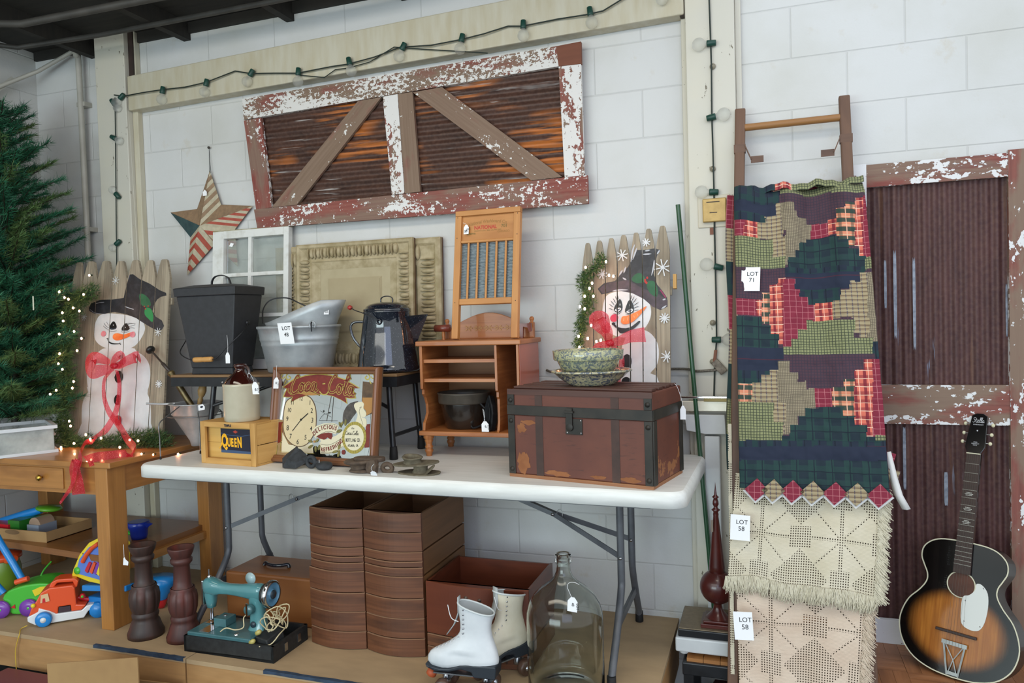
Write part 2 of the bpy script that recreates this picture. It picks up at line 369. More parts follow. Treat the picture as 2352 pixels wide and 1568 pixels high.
# post between the bays, slightly out of plumb like the photo's
mb = M(); mb.box(-.296, -.102, -.075, .0, -.02, 3.6, chip); mb.box(-.318, -.296, -.03, 0, 0, 2.56, chip); mb.box(-.102, -.078, -.03, 0, 0, 3.6, chip)
struct(mb.build('trim_2', bevel=.004))
mb = M(); mb.box(-3.47, -3.262, -.075, .0, 0, 2.95, chip); mb.box(-3.262, -3.226, -.035, 0, 0, 2.95, cream); struct(mb.build('trim_3', bevel=.004))
# header beam: follows the photo's slope of about one degree
mb = M(); z = lambda x, a, b: a+(b-a)*(x+3.24)/2.94
xs = [-3.252, -.30]
for y0, y1, lo, hi in ((-.072, -.0, (2.515, 2.562), (2.70, 2.765)),):
    vs = []
    for i, x in enumerate(xs): vs += [(x, y0, lo[i]), (x, y1, lo[i]), (x, y1, hi[i]), (x, y0, hi[i])]
    mb.add(vs, [[0, 4, 7, 3], [3, 7, 6, 2], [1, 2, 6, 5], [0, 1, 5, 4], [0, 3, 2, 1], [4, 5, 6, 7]], cream, [[(0, 0)]*4]*6)
struct(mb.build('trim_4', bevel=.006))
# board edges each side of the door bay and dark gap at the post head
mb = M(); dk = mat('dark oiled timber', '#2b1f1b', '#3a2a24', 12, rough=.6)
mb.box(-3.262, -3.232, -.045, -.035, 2.70, 2.95, dk); mb.box(-.318, -.2965, -.062, -.03, 2.56, 2.98, dk); struct(mb.build('trim_5'))
# platform of plywood on lumber
ply = mat('worn plywood deck', '#a68d6c', '#b59a76', 5, (1, 2.6, 1), rough=.75, bmp=.2, bd=.002, lo=.3, hi=.7)
lum = wood('pine lumber face', '#a87f52', '#bb8e5b', '#996f43', 6, 30, .6)
PY = -.905
mb = M()
mb.box(-5.2, -2.235, PY, -.001, -.018, 0, ply); mb.box(-2.23, -.385, PY, -.001, -.018, -.0004, ply); struct(mb.build('floor'))
mb = M(); mb.box(-5.2, -2.24, PY+.002, PY+.04, -.155, -.0185, lum); mb.box(-2.232, -.387, PY+.002, PY+.04, -.20, -.0185, lum)
mb.box(-.425, -.387, PY+.04, -.01, -.20, -.0185, lum)
for x in (-5.0, -3.6, -2.3, -.47): mb.box(x-.045, x+.045, PY+.05, PY+.14, ZF, -.0185, lum)
struct(mb.build('trim_6'))
# the wood-floored platform under the door and guitar
par = wood('oak parquet', '#8a5a38', '#a8714a', '#7b4e30', 5, 40, .45, .1, .2)
mb = M(); k = 0; F = Fr((0.02, -.42, 0), (1, 0, 0), (0, 1, 0))
for i in range(9):
    for j in range(3):
        a, b = -.0+i*.147, j*.141
        for q in range(3):
            if (i+j) % 2: mb.box(.02+a, .02+a+.1455, -.42+b+q*.047, -.42+b+q*.047+.0462, -.02, -.0+.0003*q, par)
            else: mb.box(.02+a+q*.049, .02+a+q*.049+.0482, -.42+b, -.42+b+.1395, -.02, .0002*q, par)
struct(mb.build('floor'))
mb = M(); mb.box(.02, 1.34, -.42, -.02, -.06, -.0205, mat('black edge trim', '#1a1a1b', rough=.6)); mb.box(.06, 1.3, -.38, -.04, ZF, -.061, mat('black edge trim', '#1a1a1b')); struct(mb.build('trim_7'))
# blue masking tape on the platform edge
tp = mat('blue masking tape', '#283648', '#34465c', 40, rough=.7)
for n_, (x0, x1), lab in ((0, (-2.72, -2.245), 'strip of blue masking tape on the platform edge, below the dark candle holders'), (1, (-1.86, -1.32), 'strip of blue masking tape on the platform edge, in front of the stacked drawers')):
    mb = M(); rows = [[(x0+(x1-x0)*i/24, PY-.0012, -.012+.002*random.random()) for i in range(25)], [(x0+(x1-x0)*i/24, PY-.0012, .0012) for i in range(25)], [(x0+(x1-x0)*i/24, PY+.012+.005*random.random(), .0012) for i in range(25)]]
    mb.grid(rows, tp, False); o = mb.build('masking_tape', solid=.0008); tag(o, lab, 'tape', 'blue tape strips')
# conduits
pipe = mat('old white conduit', '#b5b2a8', '#a7a49a', 8, rough=.45)
mb = M(); x = W(178, 96, -.05).x
mb.tube(smooth_line([(x+.05, -.30, 2.90), (x+.02, -.12, 2.90), (x, -.06, 2.86), (x, -.05, 2.78), (x+.004, -.05, 1.9), (x, -.05, .9)], 5), .016, pipe, 12)
for zz in (2.6, 1.9): mb.box(x-.03, x+.03, -.05, 0, zz-.012, zz+.012, pipe)
tag(mb.build('conduit'), 'white painted electrical conduit running down the wall between the tree and the left post', 'pipe')
gp = mat('grey ceiling pipe', '#4d4a45', '#3c3a36', 8, rough=.6)
mb = M(); mb.tube([(-3.98, -.62, 2.83), (-3.75, -.30, 2.85), (-3.2, -.26, 2.85), (-1.4, -.25, 2.85)], .013, gp, 10); tag(mb.build('ceiling_conduit'), 'grey conduit running along the dark ceiling close to the back wall', 'pipe', )
mb = M(); mb.tube([(-3.98, -.9, 2.80), (-3.4, -.55, 2.83), (-1.4, -.5, 2.83)], .018, gp, 10); tag(mb.build('ceiling_conduit'), 'thicker grey pipe crossing the dark ceiling further from the wall', 'pipe')
mb = M(); mb.tube([(-3.97, -.35, 2.62), (-3.86, -.10, 2.80), (-3.6, -.04, 2.92)], .011, pipe, 10); tag(mb.build('wall_conduit'), 'thin pale conduit slanting across the ceiling corner above the tree', 'pipe')
mb = M(); 
for a, b in (((-3.985, -.42, 2.38), (-3.985, -.42, 2.52)), ((-3.985, -.42, 2.38), (-3.985, -.56, 2.38)), ((-3.985, -.4, 2.52), (-3.93, -.2, 2.74))): mb.bar(a, b, .016, .02, dk if a[2] < 2.5 else pipe)
tag(mb.build('wall_bracket'), 'small angled bracket on the side wall at the top left corner', 'bracket')
# ================================================================ TABLES
maple = wood('honey maple', '#a06c34', '#b57d40', '#8f5d2c', 4, 45, .38, .08, .25)
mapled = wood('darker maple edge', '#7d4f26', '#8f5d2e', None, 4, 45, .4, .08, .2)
brass = mat('polished brass', '#c9a24a', metal=1, rough=.22)
chrome = mat('chrome', '#d9dadb', metal=1, rough=.12)
steel = mat('brushed steel', '#b9bbbd', '#a4a6a8', 30, metal=1, rough=.32)
blackp = mat('black enamel paint', '#17181a', '#24262a', 20, rough=.35)
# --- wooden work table
T = thing('work_table', 'honey-coloured wooden work table with drawers and lower shelf, under the left snowman fence', 'table', (-3.35, -.45, 0))
mb = M(); mb.box(-3.97, -2.728, -.775, -.03, .722, .748, maple); mb.build('tabletop', T, bevel=.004)
for x0, y0 in ((-2.825, -.768), (-2.825, -.155), (-3.955, -.768), (-3.955, -.155)):
    mb = M(); mb.box(x0, x0+.072, y0, y0+.1, 0, .7218, maple); mb.build('leg', T, bevel=.003)
mb = M(); mb.box(-3.883, -2.826, -.757, -.735, .60, .7215, maple); mb.build('front_apron', T)
mb = M(); mb.box(-2.785, -2.762, -.667, -.156, .60, .7215, maple); mb.build('side_apron', T)
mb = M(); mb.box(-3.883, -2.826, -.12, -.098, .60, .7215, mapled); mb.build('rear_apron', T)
for x0, x1 in ((-3.87, -3.46), (-3.44, -3.018)):
    mb = M(); mb.box(x0, x1, -.764, -.7575, .618, .712, maple); dr = mb.build('drawer', T, bevel=.002)
    cx = x0+.28 if x1 > -3.2 else x0+.2
    if x1 > -3.2: cx = -3.142
    mb = M(); mb.lathe([(.004, 0), (.005, .008), (.013, .014), (.015, .02), (.011, .026), (.0, .029)], (cx, -.764, .668), brass, 20, (0, -1, 0)); mb.build('knob', dr)
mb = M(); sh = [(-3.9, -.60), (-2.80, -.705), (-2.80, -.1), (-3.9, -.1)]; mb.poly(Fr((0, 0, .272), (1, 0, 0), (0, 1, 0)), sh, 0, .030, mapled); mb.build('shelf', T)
mb = M(); mb.box(-2.80, -2.775, -.668, -.156, .235, .272, maple); mb.build('stretcher', T)
mb = M(); mb.box(-3.94, -3.915, -.668, -.156, .235, .272, maple); mb.build('stretcher', T)
# --- white folding table
plast = mat('white moulded plastic', '#e6e7e3', '#dadbd6', 6, (1, 8, 8), rough=.42, bmp=.08)
greym = mat('grey powder-coated tube', '#63666b', '#54575c', 14, rough=.42, metal=.2)
T = thing('folding_table', 'long white plastic-topped folding table with grey tube legs, carrying the trunk, mirror and bench', 'table', (-1.43, -.42, 0))
TF = Fr((-2.62, -.745, .682), (2.358, -.055, 0), (0, 1, 0)); TL, TD, R_ = 2.359, .70, .062
def rrect(a0, a1, b0, b1, r, n=8):
    o = []
    for cx, cy, s in ((a1-r, b0+r, -90), (a1-r, b1-r, 0), (a0+r, b1-r, 90), (a0+r, b0+r, 180)):
        for i in range(n+1): t = math.radians(s+90*i/n); o.append((cx+r*math.cos(t), cy+r*math.sin(t)))
    return o
mb = M(); O = rrect(0, TL, 0, TD, R_); I = rrect(.006, TL-.006, .006, TD-.006, R_-.006); L2 = rrect(.012, TL-.012, .012, TD-.012, R_-.012)
rows = [[TF.p(x, y, 0) for x, y in L2], [TF.p(x, y, .004) for x, y in O], [TF.p(x, y, .046) for x, y in O], [TF.p(x, y, .054) for x, y in I], [TF.p(x, y, .058) for x, y in L2]]
mb.grid(rows, plast, True, True, lambda i, j: (j*.04, i*.01)); mb.add(rows[-1], [list(range(len(O)))], plast, [[(x, y) for x, y in L2]]); mb.add(rows[0], [list(range(len(O)))[::-1]], plast); mb.build('tabletop', T)
TZ = .7402
def trestle(x, dirx):
    for yt, yb in ((-.455, -.685), (-.217, -.075)):
        pts = smooth_line([(x, yt, .682), (x, yt, .50), (x, yt, .34), (x, yt+(yb-yt)*.06, .27), (x, yt+(yb-yt)*.5, .15), (x, yb-(yb-yt)*.06, .05), (x, yb, .006)], 5)
        mb = M(); mb.tube(pts, .0145, greym, 14); lg = mb.build('leg', T)
        mb = M(); mb.lathe([(.0165, 0), (.0175, .004), (.0165, .045), (.015, .046)], (x, yb, .0), mat('black rubber', '#141415', rough=.7), 14); mb.build('foot_cap', lg)
    mb = M(); mb.bar((x, -.55, .17), (x, -.145, .17), .012, .03, greym); mb.build('crossbar', T)
    mb = M(); mb.bar((x, -.44, .672), (x, -.232, .672), .014, .02, greym); mb.build('crossbar', T)
    hx = x-dirx*.30; H = V((hx, -.33, .52))
    mb = M(); mb.bar(H, (x-dirx*.72, -.33, .676), .024, .018, greym); mb.bar(H+V((0, .006, 0)), (x, -.217, .40), .005, .02, greym, (0, 0, 1)); mb.bar(H-V((0, .006, 0)), (x, -.455, .40), .005, .02, greym, (0, 0, 1))
    for p in ((x, -.47, .40), (x, -.232, .40), H-V((0, .015, 0))): mb.lathe([(.007, 0), (.006, .004), (0, .005)], p, steel, 10, (0, -1, 0))
    mb.build('brace', T)
    mb = M(); mb.tube([H+V((.012*math.cos(a)+dirx*.03, -.014, .022*math.sin(a))) for a in [i*.5 for i in range(13)]], .0015, steel, 6, True); mb.build('locking_ring', T)
trestle(-.545, 1); trestle(-2.38, -1)
mb = M(); mb.fbox(TF, .12, TL-.12, .035, .055, -.008, -.001, greym); mb.fbox(TF, .12, TL-.12, TD-.055, TD-.035, -.008, -.001, greym); mb.build('rail', T)
# ================================================================ BLACK BENCH AND WHAT STANDS ON IT
BZ = 1.106
boardw = wood('scuffed tan bench board', '#8d6f4b', '#6e5236', None, 5, 30, .5)
T = thing('metal_bench', 'low black metal folding bench with a tan board top, standing on the white table', 'bench', (-2.1, -.28, TZ))
mb = M(); mb.box(-2.70, -1.492, -.432, -.018, BZ-.012, BZ, boardw); mb.build('seat_board', T, bevel=.003)
mb = M(); z0, z1 = BZ-.055, BZ-.0125
mb.box(-2.70, -1.492, -.430, -.424, z0, z1, blackp); mb.box(-2.70, -1.492, -.026, -.020, z0, z1, blackp); mb.box(-2.70, -2.694, -.424, -.026, z0, z1, blackp); mb.box(-1.498, -1.492, -.424, -.026, z0, z1, blackp)
mb.build('frame', T)
for x in (-2.40, -2.37): 
    mb = M(); mb.lathe([(.006, 0), (.005, .003), (0, .004)], (x, -.4305, z0+.02), steel, 10, (0, -1, 0)); mb.build('bolt', T)
for xt, xb in ((-2.47, -2.50), (-1.545, -1.518)):
    for y0, y1 in ((-.405, -.433), (-.155, -.165)):
        mb = M(); mb.tube([(xt, y0, z0), (xb*.4+xt*.6, y0*.6+y1*.4, .92), (xb, y1, TZ+.012)], .0125, blackp, 12); lg = mb.build('leg', T)
        mb = M(); mb.lathe([(.017, 0), (.0185, .004), (.0155, .055), (.013, .056)], (xb, y1, TZ), mat('black rubber', '#141415'), 14); mb.build('foot_cap', lg)
    mb = M(); mb.tube([(xt+(xb-xt)*.7, -.42, .84), (xt+(xb-xt)*.7, -.163, .84)], .009, blackp, 10); mb.build('crossbar', T)
    mb = M(); mb.tube([(xt, -.415, .96), (xt-(.30 if xt > -2 else -.30), -.30, z0+.01)], .008, blackp, 10); mb.build('brace', T)
# ---- black ash bucket
pc = mat('matte black sheet metal', '#2a2b2e', '#303135', 40, rough=.55, bmp=.05)
T = thing('ash_bucket', 'tall tapered black metal ash bucket with lid and wooden grip on its wire handle', 'bucket', (-2.47, -.30, BZ))
def taper(mb, cx, cy, z0, z1, w0, d0, w1, d1, m, cap=True):
    P = [[(cx-w, cy-d, z), (cx+w, cy-d, z), (cx+w, cy+d, z), (cx-w, cy+d, z)] for w, d, z in ((w0/2, d0/2, z0), (w1/2, d1/2, z1))]
    mb.add(P[0]+P[1], [[0, 1, 5, 4], [1, 2, 6, 5], [2, 3, 7, 6], [3, 0, 4, 7], [3, 2, 1, 0], [4, 5, 6, 7]], m, [[(0, 0), (.2, 0), (.2, .4), (0, .4)]]*6)
bx, by = -2.492, -.315
mb = M(); taper(mb, bx, by, BZ+.03, 1.478, .238, .15, .338, .20, pc); mb.build('body', T, bevel=.004)
mb = M(); taper(mb, bx, by, BZ, BZ+.03, .238, .15, .232, .145, pc); mb.build('base', T, bevel=.003)
mb = M(); taper(mb, bx, by, 1.478, 1.516, .352, .215, .358, .22, pc); taper(mb, bx, by, 1.5165, 1.532, .356, .218, .20, .11, pc); ld = mb.build('lid', T, bevel=.003)
mb = M(); hp = [(bx-.045+.001, by, 1.53), (bx-.040, by, 1.553), (bx-.02, by, 1.572), (bx+.02, by, 1.576), (bx+.055, by, 1.562), (bx+.068, by, 1.53)]; mb.tube(smooth_line(hp, 5), .008, pc, 8, flat=.35, up=(0, 1, 0)); mb.build('lid_handle', ld)
mb = M(); e = V((bx, by, 1.33)); wp = [(bx-.158, by, 1.335), (bx-.165, by-.06, 1.26), (bx-.145, by-.115, 1.21), (bx-.07, by-.13, 1.178), (bx+.0, by-.132, 1.176), (bx+.07, by-.13, 1.182), (bx+.12, by-.115, 1.23), (bx+.17, by-.06, 1.30), (bx+.160, by, 1.345)]
wire = mat('dark wire', '#3c3d40', metal=.8, rough=.4)
mb.tube(smooth_line(wp, 5), .0026, wire, 8); bl = mb.build('bail', T)
mb = M(); mb.lathe([(.0, 0), (.011, .001), (.0125, .01), (.0125, .045), (.011, .052), (.0125, .06), (.0125, .1), (.011, .106), (0, .107)], (bx-.052, by-.131, 1.178), wood('turned pine', '#c08d4e', '#cf9d5e', None, 8, 60, .4), 18, (1, 0, .02)); mb.build('grip', bl)
mb = M(); mb.lathe([(.012, 0), (.010, .004), (0, .006)], (bx+.157, by, 1.345), wire, 12, (1, 0, 0)); mb.build('ear', T)
Ft = Fr((bx+.128, by-.128, 1.16), (1, 0, 0), (0, 0, 1)); paper_tag(T, Ft, 0, 0, .024, .05, [], [(.012, .045), (.016, .08), (.014, .13)])
# ---- galvanised tub with coal scuttle standing in it
galv = mat('galvanised zinc', '#b4b8ba', '#989da1', 14, rough=.42, metal=.35, lo=.3, hi=.7, bmp=.06)
galvd = mat('galvanised zinc inside', '#92969a', '#7d8185', 14, rough=.5, metal=.3)
tx, ty = -2.082, -.272
T = thing('galvanised_tub', 'round galvanised wash tub with ribbed bands and a lot 48 card, on the bench', 'tub', (tx, ty, BZ))
mb = M(); mb.lathe([(.0, .004), (.152, .004), (.156, 0), (.160, .006), (.168, .04), (.186, .125), (.190, .130), (.188, .137), (.193, .150), (.197, .156), (.195, .162), (.204, .205), (.209, .207), (.211, .213), (.208, .219), (.203, .217), (.201, .212)], (tx, ty, BZ), galv, 56, sc=(1, .72))
mb.build('body', T)
mb = M(); mb.lathe([(.2, .211), (.182, .12), (.150, .012), (0, .01)], (tx, ty, BZ), galvd, 48, sc=(1, .72), cap=False); mb.build('liner', T)
mb = M(); ex, ey = tx+.155, ty-.118; mb.tube(smooth_line([(ex-.012, ey, BZ+.208), (ex-.014, ey, BZ+.225), (ex, ey-.002, BZ+.236), (ex+.014, ey, BZ+.225), (ex+.012, ey, BZ+.208)], 4), .004, galv, 8); mb.tube(smooth_line([(ex, ey-.006, BZ+.232), (ex+.004, ey-.014, BZ+.222), (ex+.002, ey-.012, BZ+.19)], 4), .003, wire, 8); mb.build('ear', T)
mb = M(); Fc = Fr(W(645, 790, ty-.150), (1, -.06, 0), (.02, -.16, 1)); c_ = paper_tag(T, Fc, 0, 0, .078, .096, [('LOT', .26, .66, .26, -.02), ('48', .36, .36, .26, -.02)], pointed=False, rot=.02)
T = thing('coal_scuttle', 'galvanised coal scuttle with swept-up lip and wire handle, standing inside the tub', 'scuttle', (tx, ty+.02, BZ+.014))
rows = []
for i in range(9):
    t = i/8; row = []
    for j in range(40):
        a = 2*math.pi*j/40; ca, sa = math.cos(a), math.sin(a); r = .10+.085*t; lip = min(1, max(0, (ca+.75)/1.45))**1.5
        zt = .222+.095*lip
        row.append((tx+.0+r*ca*(1+.28*lip*t), ty+.02+r*sa*.62, BZ+.014+zt*t))
    rows.append(row)
mb = M(); mb.grid(rows, galv, True, True); mb.add(rows[0], [list(range(40))[::-1]], galv); mb.build('body', T, solid=.003)
mb = M(); hp = [(tx-.155, ty-.06, BZ+.235), (tx-.18, ty-.02, BZ+.30), (tx-.165, ty+.02, BZ+.345), (tx-.09, ty+.04, BZ+.352), (tx-.02, ty+.04, BZ+.325), (tx+.045, ty+.06, BZ+.29)]; mb.tube(smooth_line(hp, 6), .0032, wire, 8); mb.build('handle', T)
mb = M(); F = Fr((tx+.168, ty-.045, BZ+.265), (.86, .5, .0), (-.12, 0, 1)); mb.poly(F, [(0, 0), (.022, 0), (.026, .036), (.005, .036)], 0, .001, mat('white card', '#f4f5f7')); 
for i in range(7): mb.poly(F, [(.004+i*.0025, .006), (.005+i*.0025, .006), (.0065+i*.0025, .024), (.0055+i*.0025, .024)], .001, .0014, black())
mb.build('barcode_sticker', T)
# ---- enamel coffee pot
enam = mat('speckled dark enamel', '#141a24', '#c3c9d2', 420, rough=.08, coat=.8, lo=.72, hi=.76, detail=1)
px_, py_ = -1.606, -.285
T = thing('coffee_pot', 'tall navy speckled enamel coffee pot with domed lid, at the bench end', 'coffee pot', (px_, py_, BZ))
mb = M(); mb.lathe([(0, .002), (.128, .002), (.138, .004), (.143, .012), (.1425, .022), (.138, .03), (.136, .04), (.130, .085), (.117, .17), (.103, .262), (.106, .266), (.106, .271), (.101, .274)], (px_, py_, BZ), enam, 48); mb.build('body', T)
mb = M(); mb.lathe([(.1055, .274), (.1055, .282), (.098, .284), (.094, .292), (.080, .302), (.05, .310), (.0, .314)], (px_, py_, BZ), enam, 44, cap=False); ld = mb.build('lid', T)
mb = M(); mb.tube(smooth_line([(px_-.03, py_, BZ+.311), (px_-.028, py_, BZ+.328), (px_-.012, py_, BZ+.337), (px_+.012, py_, BZ+.337), (px_+.028, py_, BZ+.328), (px_+.03, py_, BZ+.311)], 4), .005, enam, 8, flat=.5, up=(0, 1, 0)); mb.build('lid_handle', ld)
mb = M(); mb.tube(smooth_line([(px_-.098, py_-.02, BZ+.225), (px_-.15, py_-.03, BZ+.226), (px_-.168, py_-.035, BZ+.205), (px_-.158, py_-.035, BZ+.16), (px_-.135, py_-.03, BZ+.125), (px_-.112, py_-.03, BZ+.105)], 5), .0058, enam, 10, flat=.5); mb.build('handle', T)
mb = M(); a, b = V((px_+.085, py_+.03, BZ+.10)), V((px_+.165, py_+.06, BZ+.245))
mb.add([(px_+.10, py_-.03, BZ+.245), (px_+.10, py_+.08, BZ+.245), (px_+.173, py_+.055, BZ+.252), (px_+.118, py_+.02, BZ+.10)], [[0, 3, 2], [2, 3, 1], [0, 2, 1]], enam); mb.build('spout', T, solid=.004)
mb = M(); mb.tube(smooth_line([(px_-.152, py_-.05, BZ+.29), (px_-.11, py_-.09, BZ+.278), (px_-.05, py_-.115, BZ+.262), (px_+.02, py_-.115, BZ+.232)], 5), .0022, wire, 8); bl = mb.build('bail', T)
mb = M(); mb.lathe([(0, -.012), (.009, -.008), (.011, 0), (.009, .008), (0, .012)], (px_-.162, py_-.045, BZ+.292), mat('red painted wood', '#a5352c', rough=.35), 14, (1, -.4, -.1)); mb.build('grip', bl)
mb = M(); mb.tube([(px_+.02+.010*math.cos(t*.6), py_-.113-.002, BZ+.224+.010*math.sin(t*.6)) for t in range(11)], .0036, enam, 8, True); mb.build('ear', T)
mb = M(); mb.tube(smooth_line([(px_-.13, py_-.05, BZ+.018), (px_-.158, py_-.06, BZ+.022), (px_-.172, py_-.065, BZ+.02)], 3), .007, enam, 8); mb.build('tilt_grip', T)
# ---- old sash window leaning behind
wh = mat('chalky white sash paint', '#dcddd9', '#c9c8c0', 18, rough=.7, lo=.5, hi=.7, bmp=.1)
fade = mat('bare olive sash edge', '#8d8660', '#b8b299', 25, rough=.8)
def G_glass(name, tint='#f4f7f6', rough=.02, al=.10):
    if name in MATS: return MATS[name]
    m, nt, b = newmat(name); out = [n for n in nt.nodes if n.type == 'OUTPUT_MATERIAL'][0]
    tr = nd(nt, 'ShaderNodeBsdfTransparent'); tr.inputs[0].default_value = lin(tint); gl = nd(nt, 'ShaderNodeBsdfGlossy'); gl.inputs['Roughness'].default_value = rough
    fr = nd(nt, 'ShaderNodeFresnel'); fr.inputs[0].default_value = 1.5; mx = nd(nt, 'ShaderNodeMixShader')
    n_, _ = noisef(nt, coords(nt, 'obj', (1, 1, 1)), 9, .4, .8, 4); df = nd(nt, 'ShaderNodeBsdfDiffuse'); df.inputs[0].default_value = lin('#d3d6d0'); mx2 = nd(nt, 'ShaderNodeMixShader')
    nt.links.new(fr.outputs[0], mx.inputs[0]); nt.links.new(tr.outputs[0], mx.inputs[1]); nt.links.new(gl.outputs[0], mx.inputs[2])
    nt.links.new(mth(nt, 'ADD', mth(nt, 'MULTIPLY', n_, al), al*.6), mx2.inputs[0]); nt.links.new(mx.outputs[0], mx2.inputs[1]); nt.links.new(df.outputs[0], mx2.inputs[2]); nt.links.new(mx2.outputs[0], out.inputs['Surface'])
    MATS[name] = m; return m
glass = G_glass('dusty window glass', al=.22)
F = leany(W(497, 838, -.10).x, -.085, BZ+.002, 4.5, 0)
T = thing('window_sash', 'old white six-pane wooden window sash with flaking paint, leaning behind the black bucket', 'window', F.o)
a0, _ = F.px(497, 700); a1, b1 = F.px(672, 528); b1 = F.px(585, 529)[1]; th = .034
mid = F.px(582, 600)[0]; m1, m2 = F.px(580, 631)[1], F.px(640, 723)[1]; il, ir = F.px(523, 600)[0], F.px(660, 600)[0]; it = F.px(600, 545)[1]; ib = .05
mb = M(); mb.fbox(F, a0, il, 0, b1, 0, th, wh); mb.build('stile', T, bevel=.002); mb = M(); mb.fbox(F, ir, a1, 0, b1, 0, th, wh); mb.build('stile', T, bevel=.002)
mb = M(); mb.fbox(F, il, ir, it, b1, 0, th-.0005, wh); mb.build('rail', T); mb = M(); mb.fbox(F, il, ir, 0, ib, 0, th-.0005, wh); mb.build('rail', T)
mb = M(); mb.fbox(F, a0, a1, b1, b1+.004, 0, th, fade); mb.fbox(F, a0-.007, a0, 0, b1, 0, th*.6, fade); mb.build('sash_edge', T)
mb = M(); mb.fbox(F, mid-.0095, mid+.0095, ib, it, .006, th-.004, wh)
mb.build('muntin', T)
for zz in (m1, m2):
    mb = M(); mb.fbox(F, il, mid-.0096, zz-.009, zz+.009, .006, th-.0045, wh); mb.fbox(F, mid+.0096, ir, zz-.009, zz+.009, .006, th-.0045, wh); mb.build('muntin', T)
for xa, xb in ((il, mid), (mid, ir)):
    for za, zb in ((ib, m2), (m2, m1), (m1, it)):
        mb = M(); mb.fbox(F, xa+.0095, xb-.0095, za+.009, zb-.009, .012, .014, glass); mb.build('pane', T)
q = F.px(528, 560, .016); mb = M(); mb.poly(F, ell(q[0]+.01, q[1]-.006, .016, .012, 4, .4), .015, .016, mat('white card', '#f4f5f7')); mb.build('sticker', T)
# ---- carved picture frames
gilt = mat('faded gilt plaster', '#b5a686', '#988965', 22, rough=.6, bmp=.35, bd=.003)
giltd = mat('dusty gilt recess', '#a69979', '#b1a485', 8, rough=.65, bmp=.15)
linen = mat('aged linen mat board', '#ab9d7e', '#a09273', 5, rough=.85, bmp=.1)
rust = mat('raw wood frame edge', '#6a4c36', '#57402f', 20, rough=.8)
def picframe(name, label, F, w, h, hasboard=True):
    T = thing(name, label, 'picture frame', F.o, 'carved frames behind the bench')
    fw = w*.20
    mb = M(); mb.fbox(F, 0, w, 0, h, 0, .012, rust); mb.build('backboard', T)
    for k, (p0, p1, q1, q0) in enumerate((((0, 0), (w, 0), (w-fw, fw), (fw, fw)), ((w, 0), (w, h), (w-fw, h-fw), (w-fw, fw)), ((w, h), (0, h), (fw, h-fw), (w-fw, h-fw)), ((0, h), (0, 0), (fw, fw), (fw, h-fw)))):
        mb = M(); prof = [(0, .012), (0, .030), (.06, .036), (.14, .034), (.20, .026), (.45, .020), (.62, .024), (.68, .026), (.72, .022), (1, .014)]; rows = []
        n = 2
        for t, c in prof:
            A = (p0[0]+(q0[0]-p0[0])*t, p0[1]+(q0[1]-p0[1])*t); B = (p1[0]+(q1[0]-p1[0])*t, p1[1]+(q1[1]-p1[1])*t); rows.append([F.p(A[0], A[1], c), F.p(B[0], B[1], c)])
        mb.grid(rows, gilt, False, uvf=lambda i, j: (j*.5, i*.02)); rl = mb.build('frame_rail', T)
        # raised egg-and-leaf ornament along the rail
        mb = M(); L = math.hypot(p1[0]-p0[0], p1[1]-p0[1])-2*fw*.55; m_ = max(6, int(L/.036)); dx, dy = (p1[0]-p0[0])/math.hypot(p1[0]-p0[0], p1[1]-p0[1]), (p1[1]-p0[1])/math.hypot(p1[0]-p0[0], p1[1]-p0[1]); nx, ny = -dy, dx
        for i in range(m_):
            t = fw*.55+L*(i+.5)/m_; cx, cy = p0[0]+dx*t+nx*fw*.36, p0[1]+dy*t+ny*fw*.36
            for dd, rr, hh in ((0, (.0125, fw*.21), .016), (L/m_*.5, (.0045, fw*.24), .017)):
                c = F.p(cx+dx*dd, cy+dy*dd, .026); rws = []
                for a in range(5):
                    ph = a/4*math.pi/2; rws.append([c+(F.u*dx+F.v*dy)*(rr[0]*math.cos(ph)*math.cos(b_*math.pi/4))+(F.u*nx+F.v*ny)*(rr[1]*math.cos(ph)*math.sin(b_*math.pi/4))+F.n*(hh*math.sin(ph)) for b_ in range(8)])
                mb.grid(rws, gilt, True, True)
        mb.build('carved_ornament', rl)
    mb = M(); mb.fbox(F, fw, w-fw, fw, h-fw, .012, .0135, giltd); s = w*.27
    for k in range(3):
        u = s+k*.004; mb.fbox(F, u, w-u, u*1.0, h-u, .0136+k*.0018, .0136+(k+1)*.0018-.0001, linen)
    mb.build('mat_board', T); return T
FB = leany(W(645, 800, -.03).x, -.030, BZ+.002, 1.6, 0); wB = FB.px(1012, 600, .03)[0]; hB = FB.px(960, 549)[1]
picframe('picture_frame', 'rearmost gilt plaster picture frame, its right side showing past the coffee pot', FB, wB, hB)
FA = leany(W(690, 830, -.08).x, -.077, BZ+.002, 2.6, 0); wA = FA.px(948, 600, .03)[0]; hA = FA.px(800, 557)[1]
picframe('picture_frame', 'front gilt plaster picture frame with carved egg border, behind tub and coffee pot', FA, wA, hA)
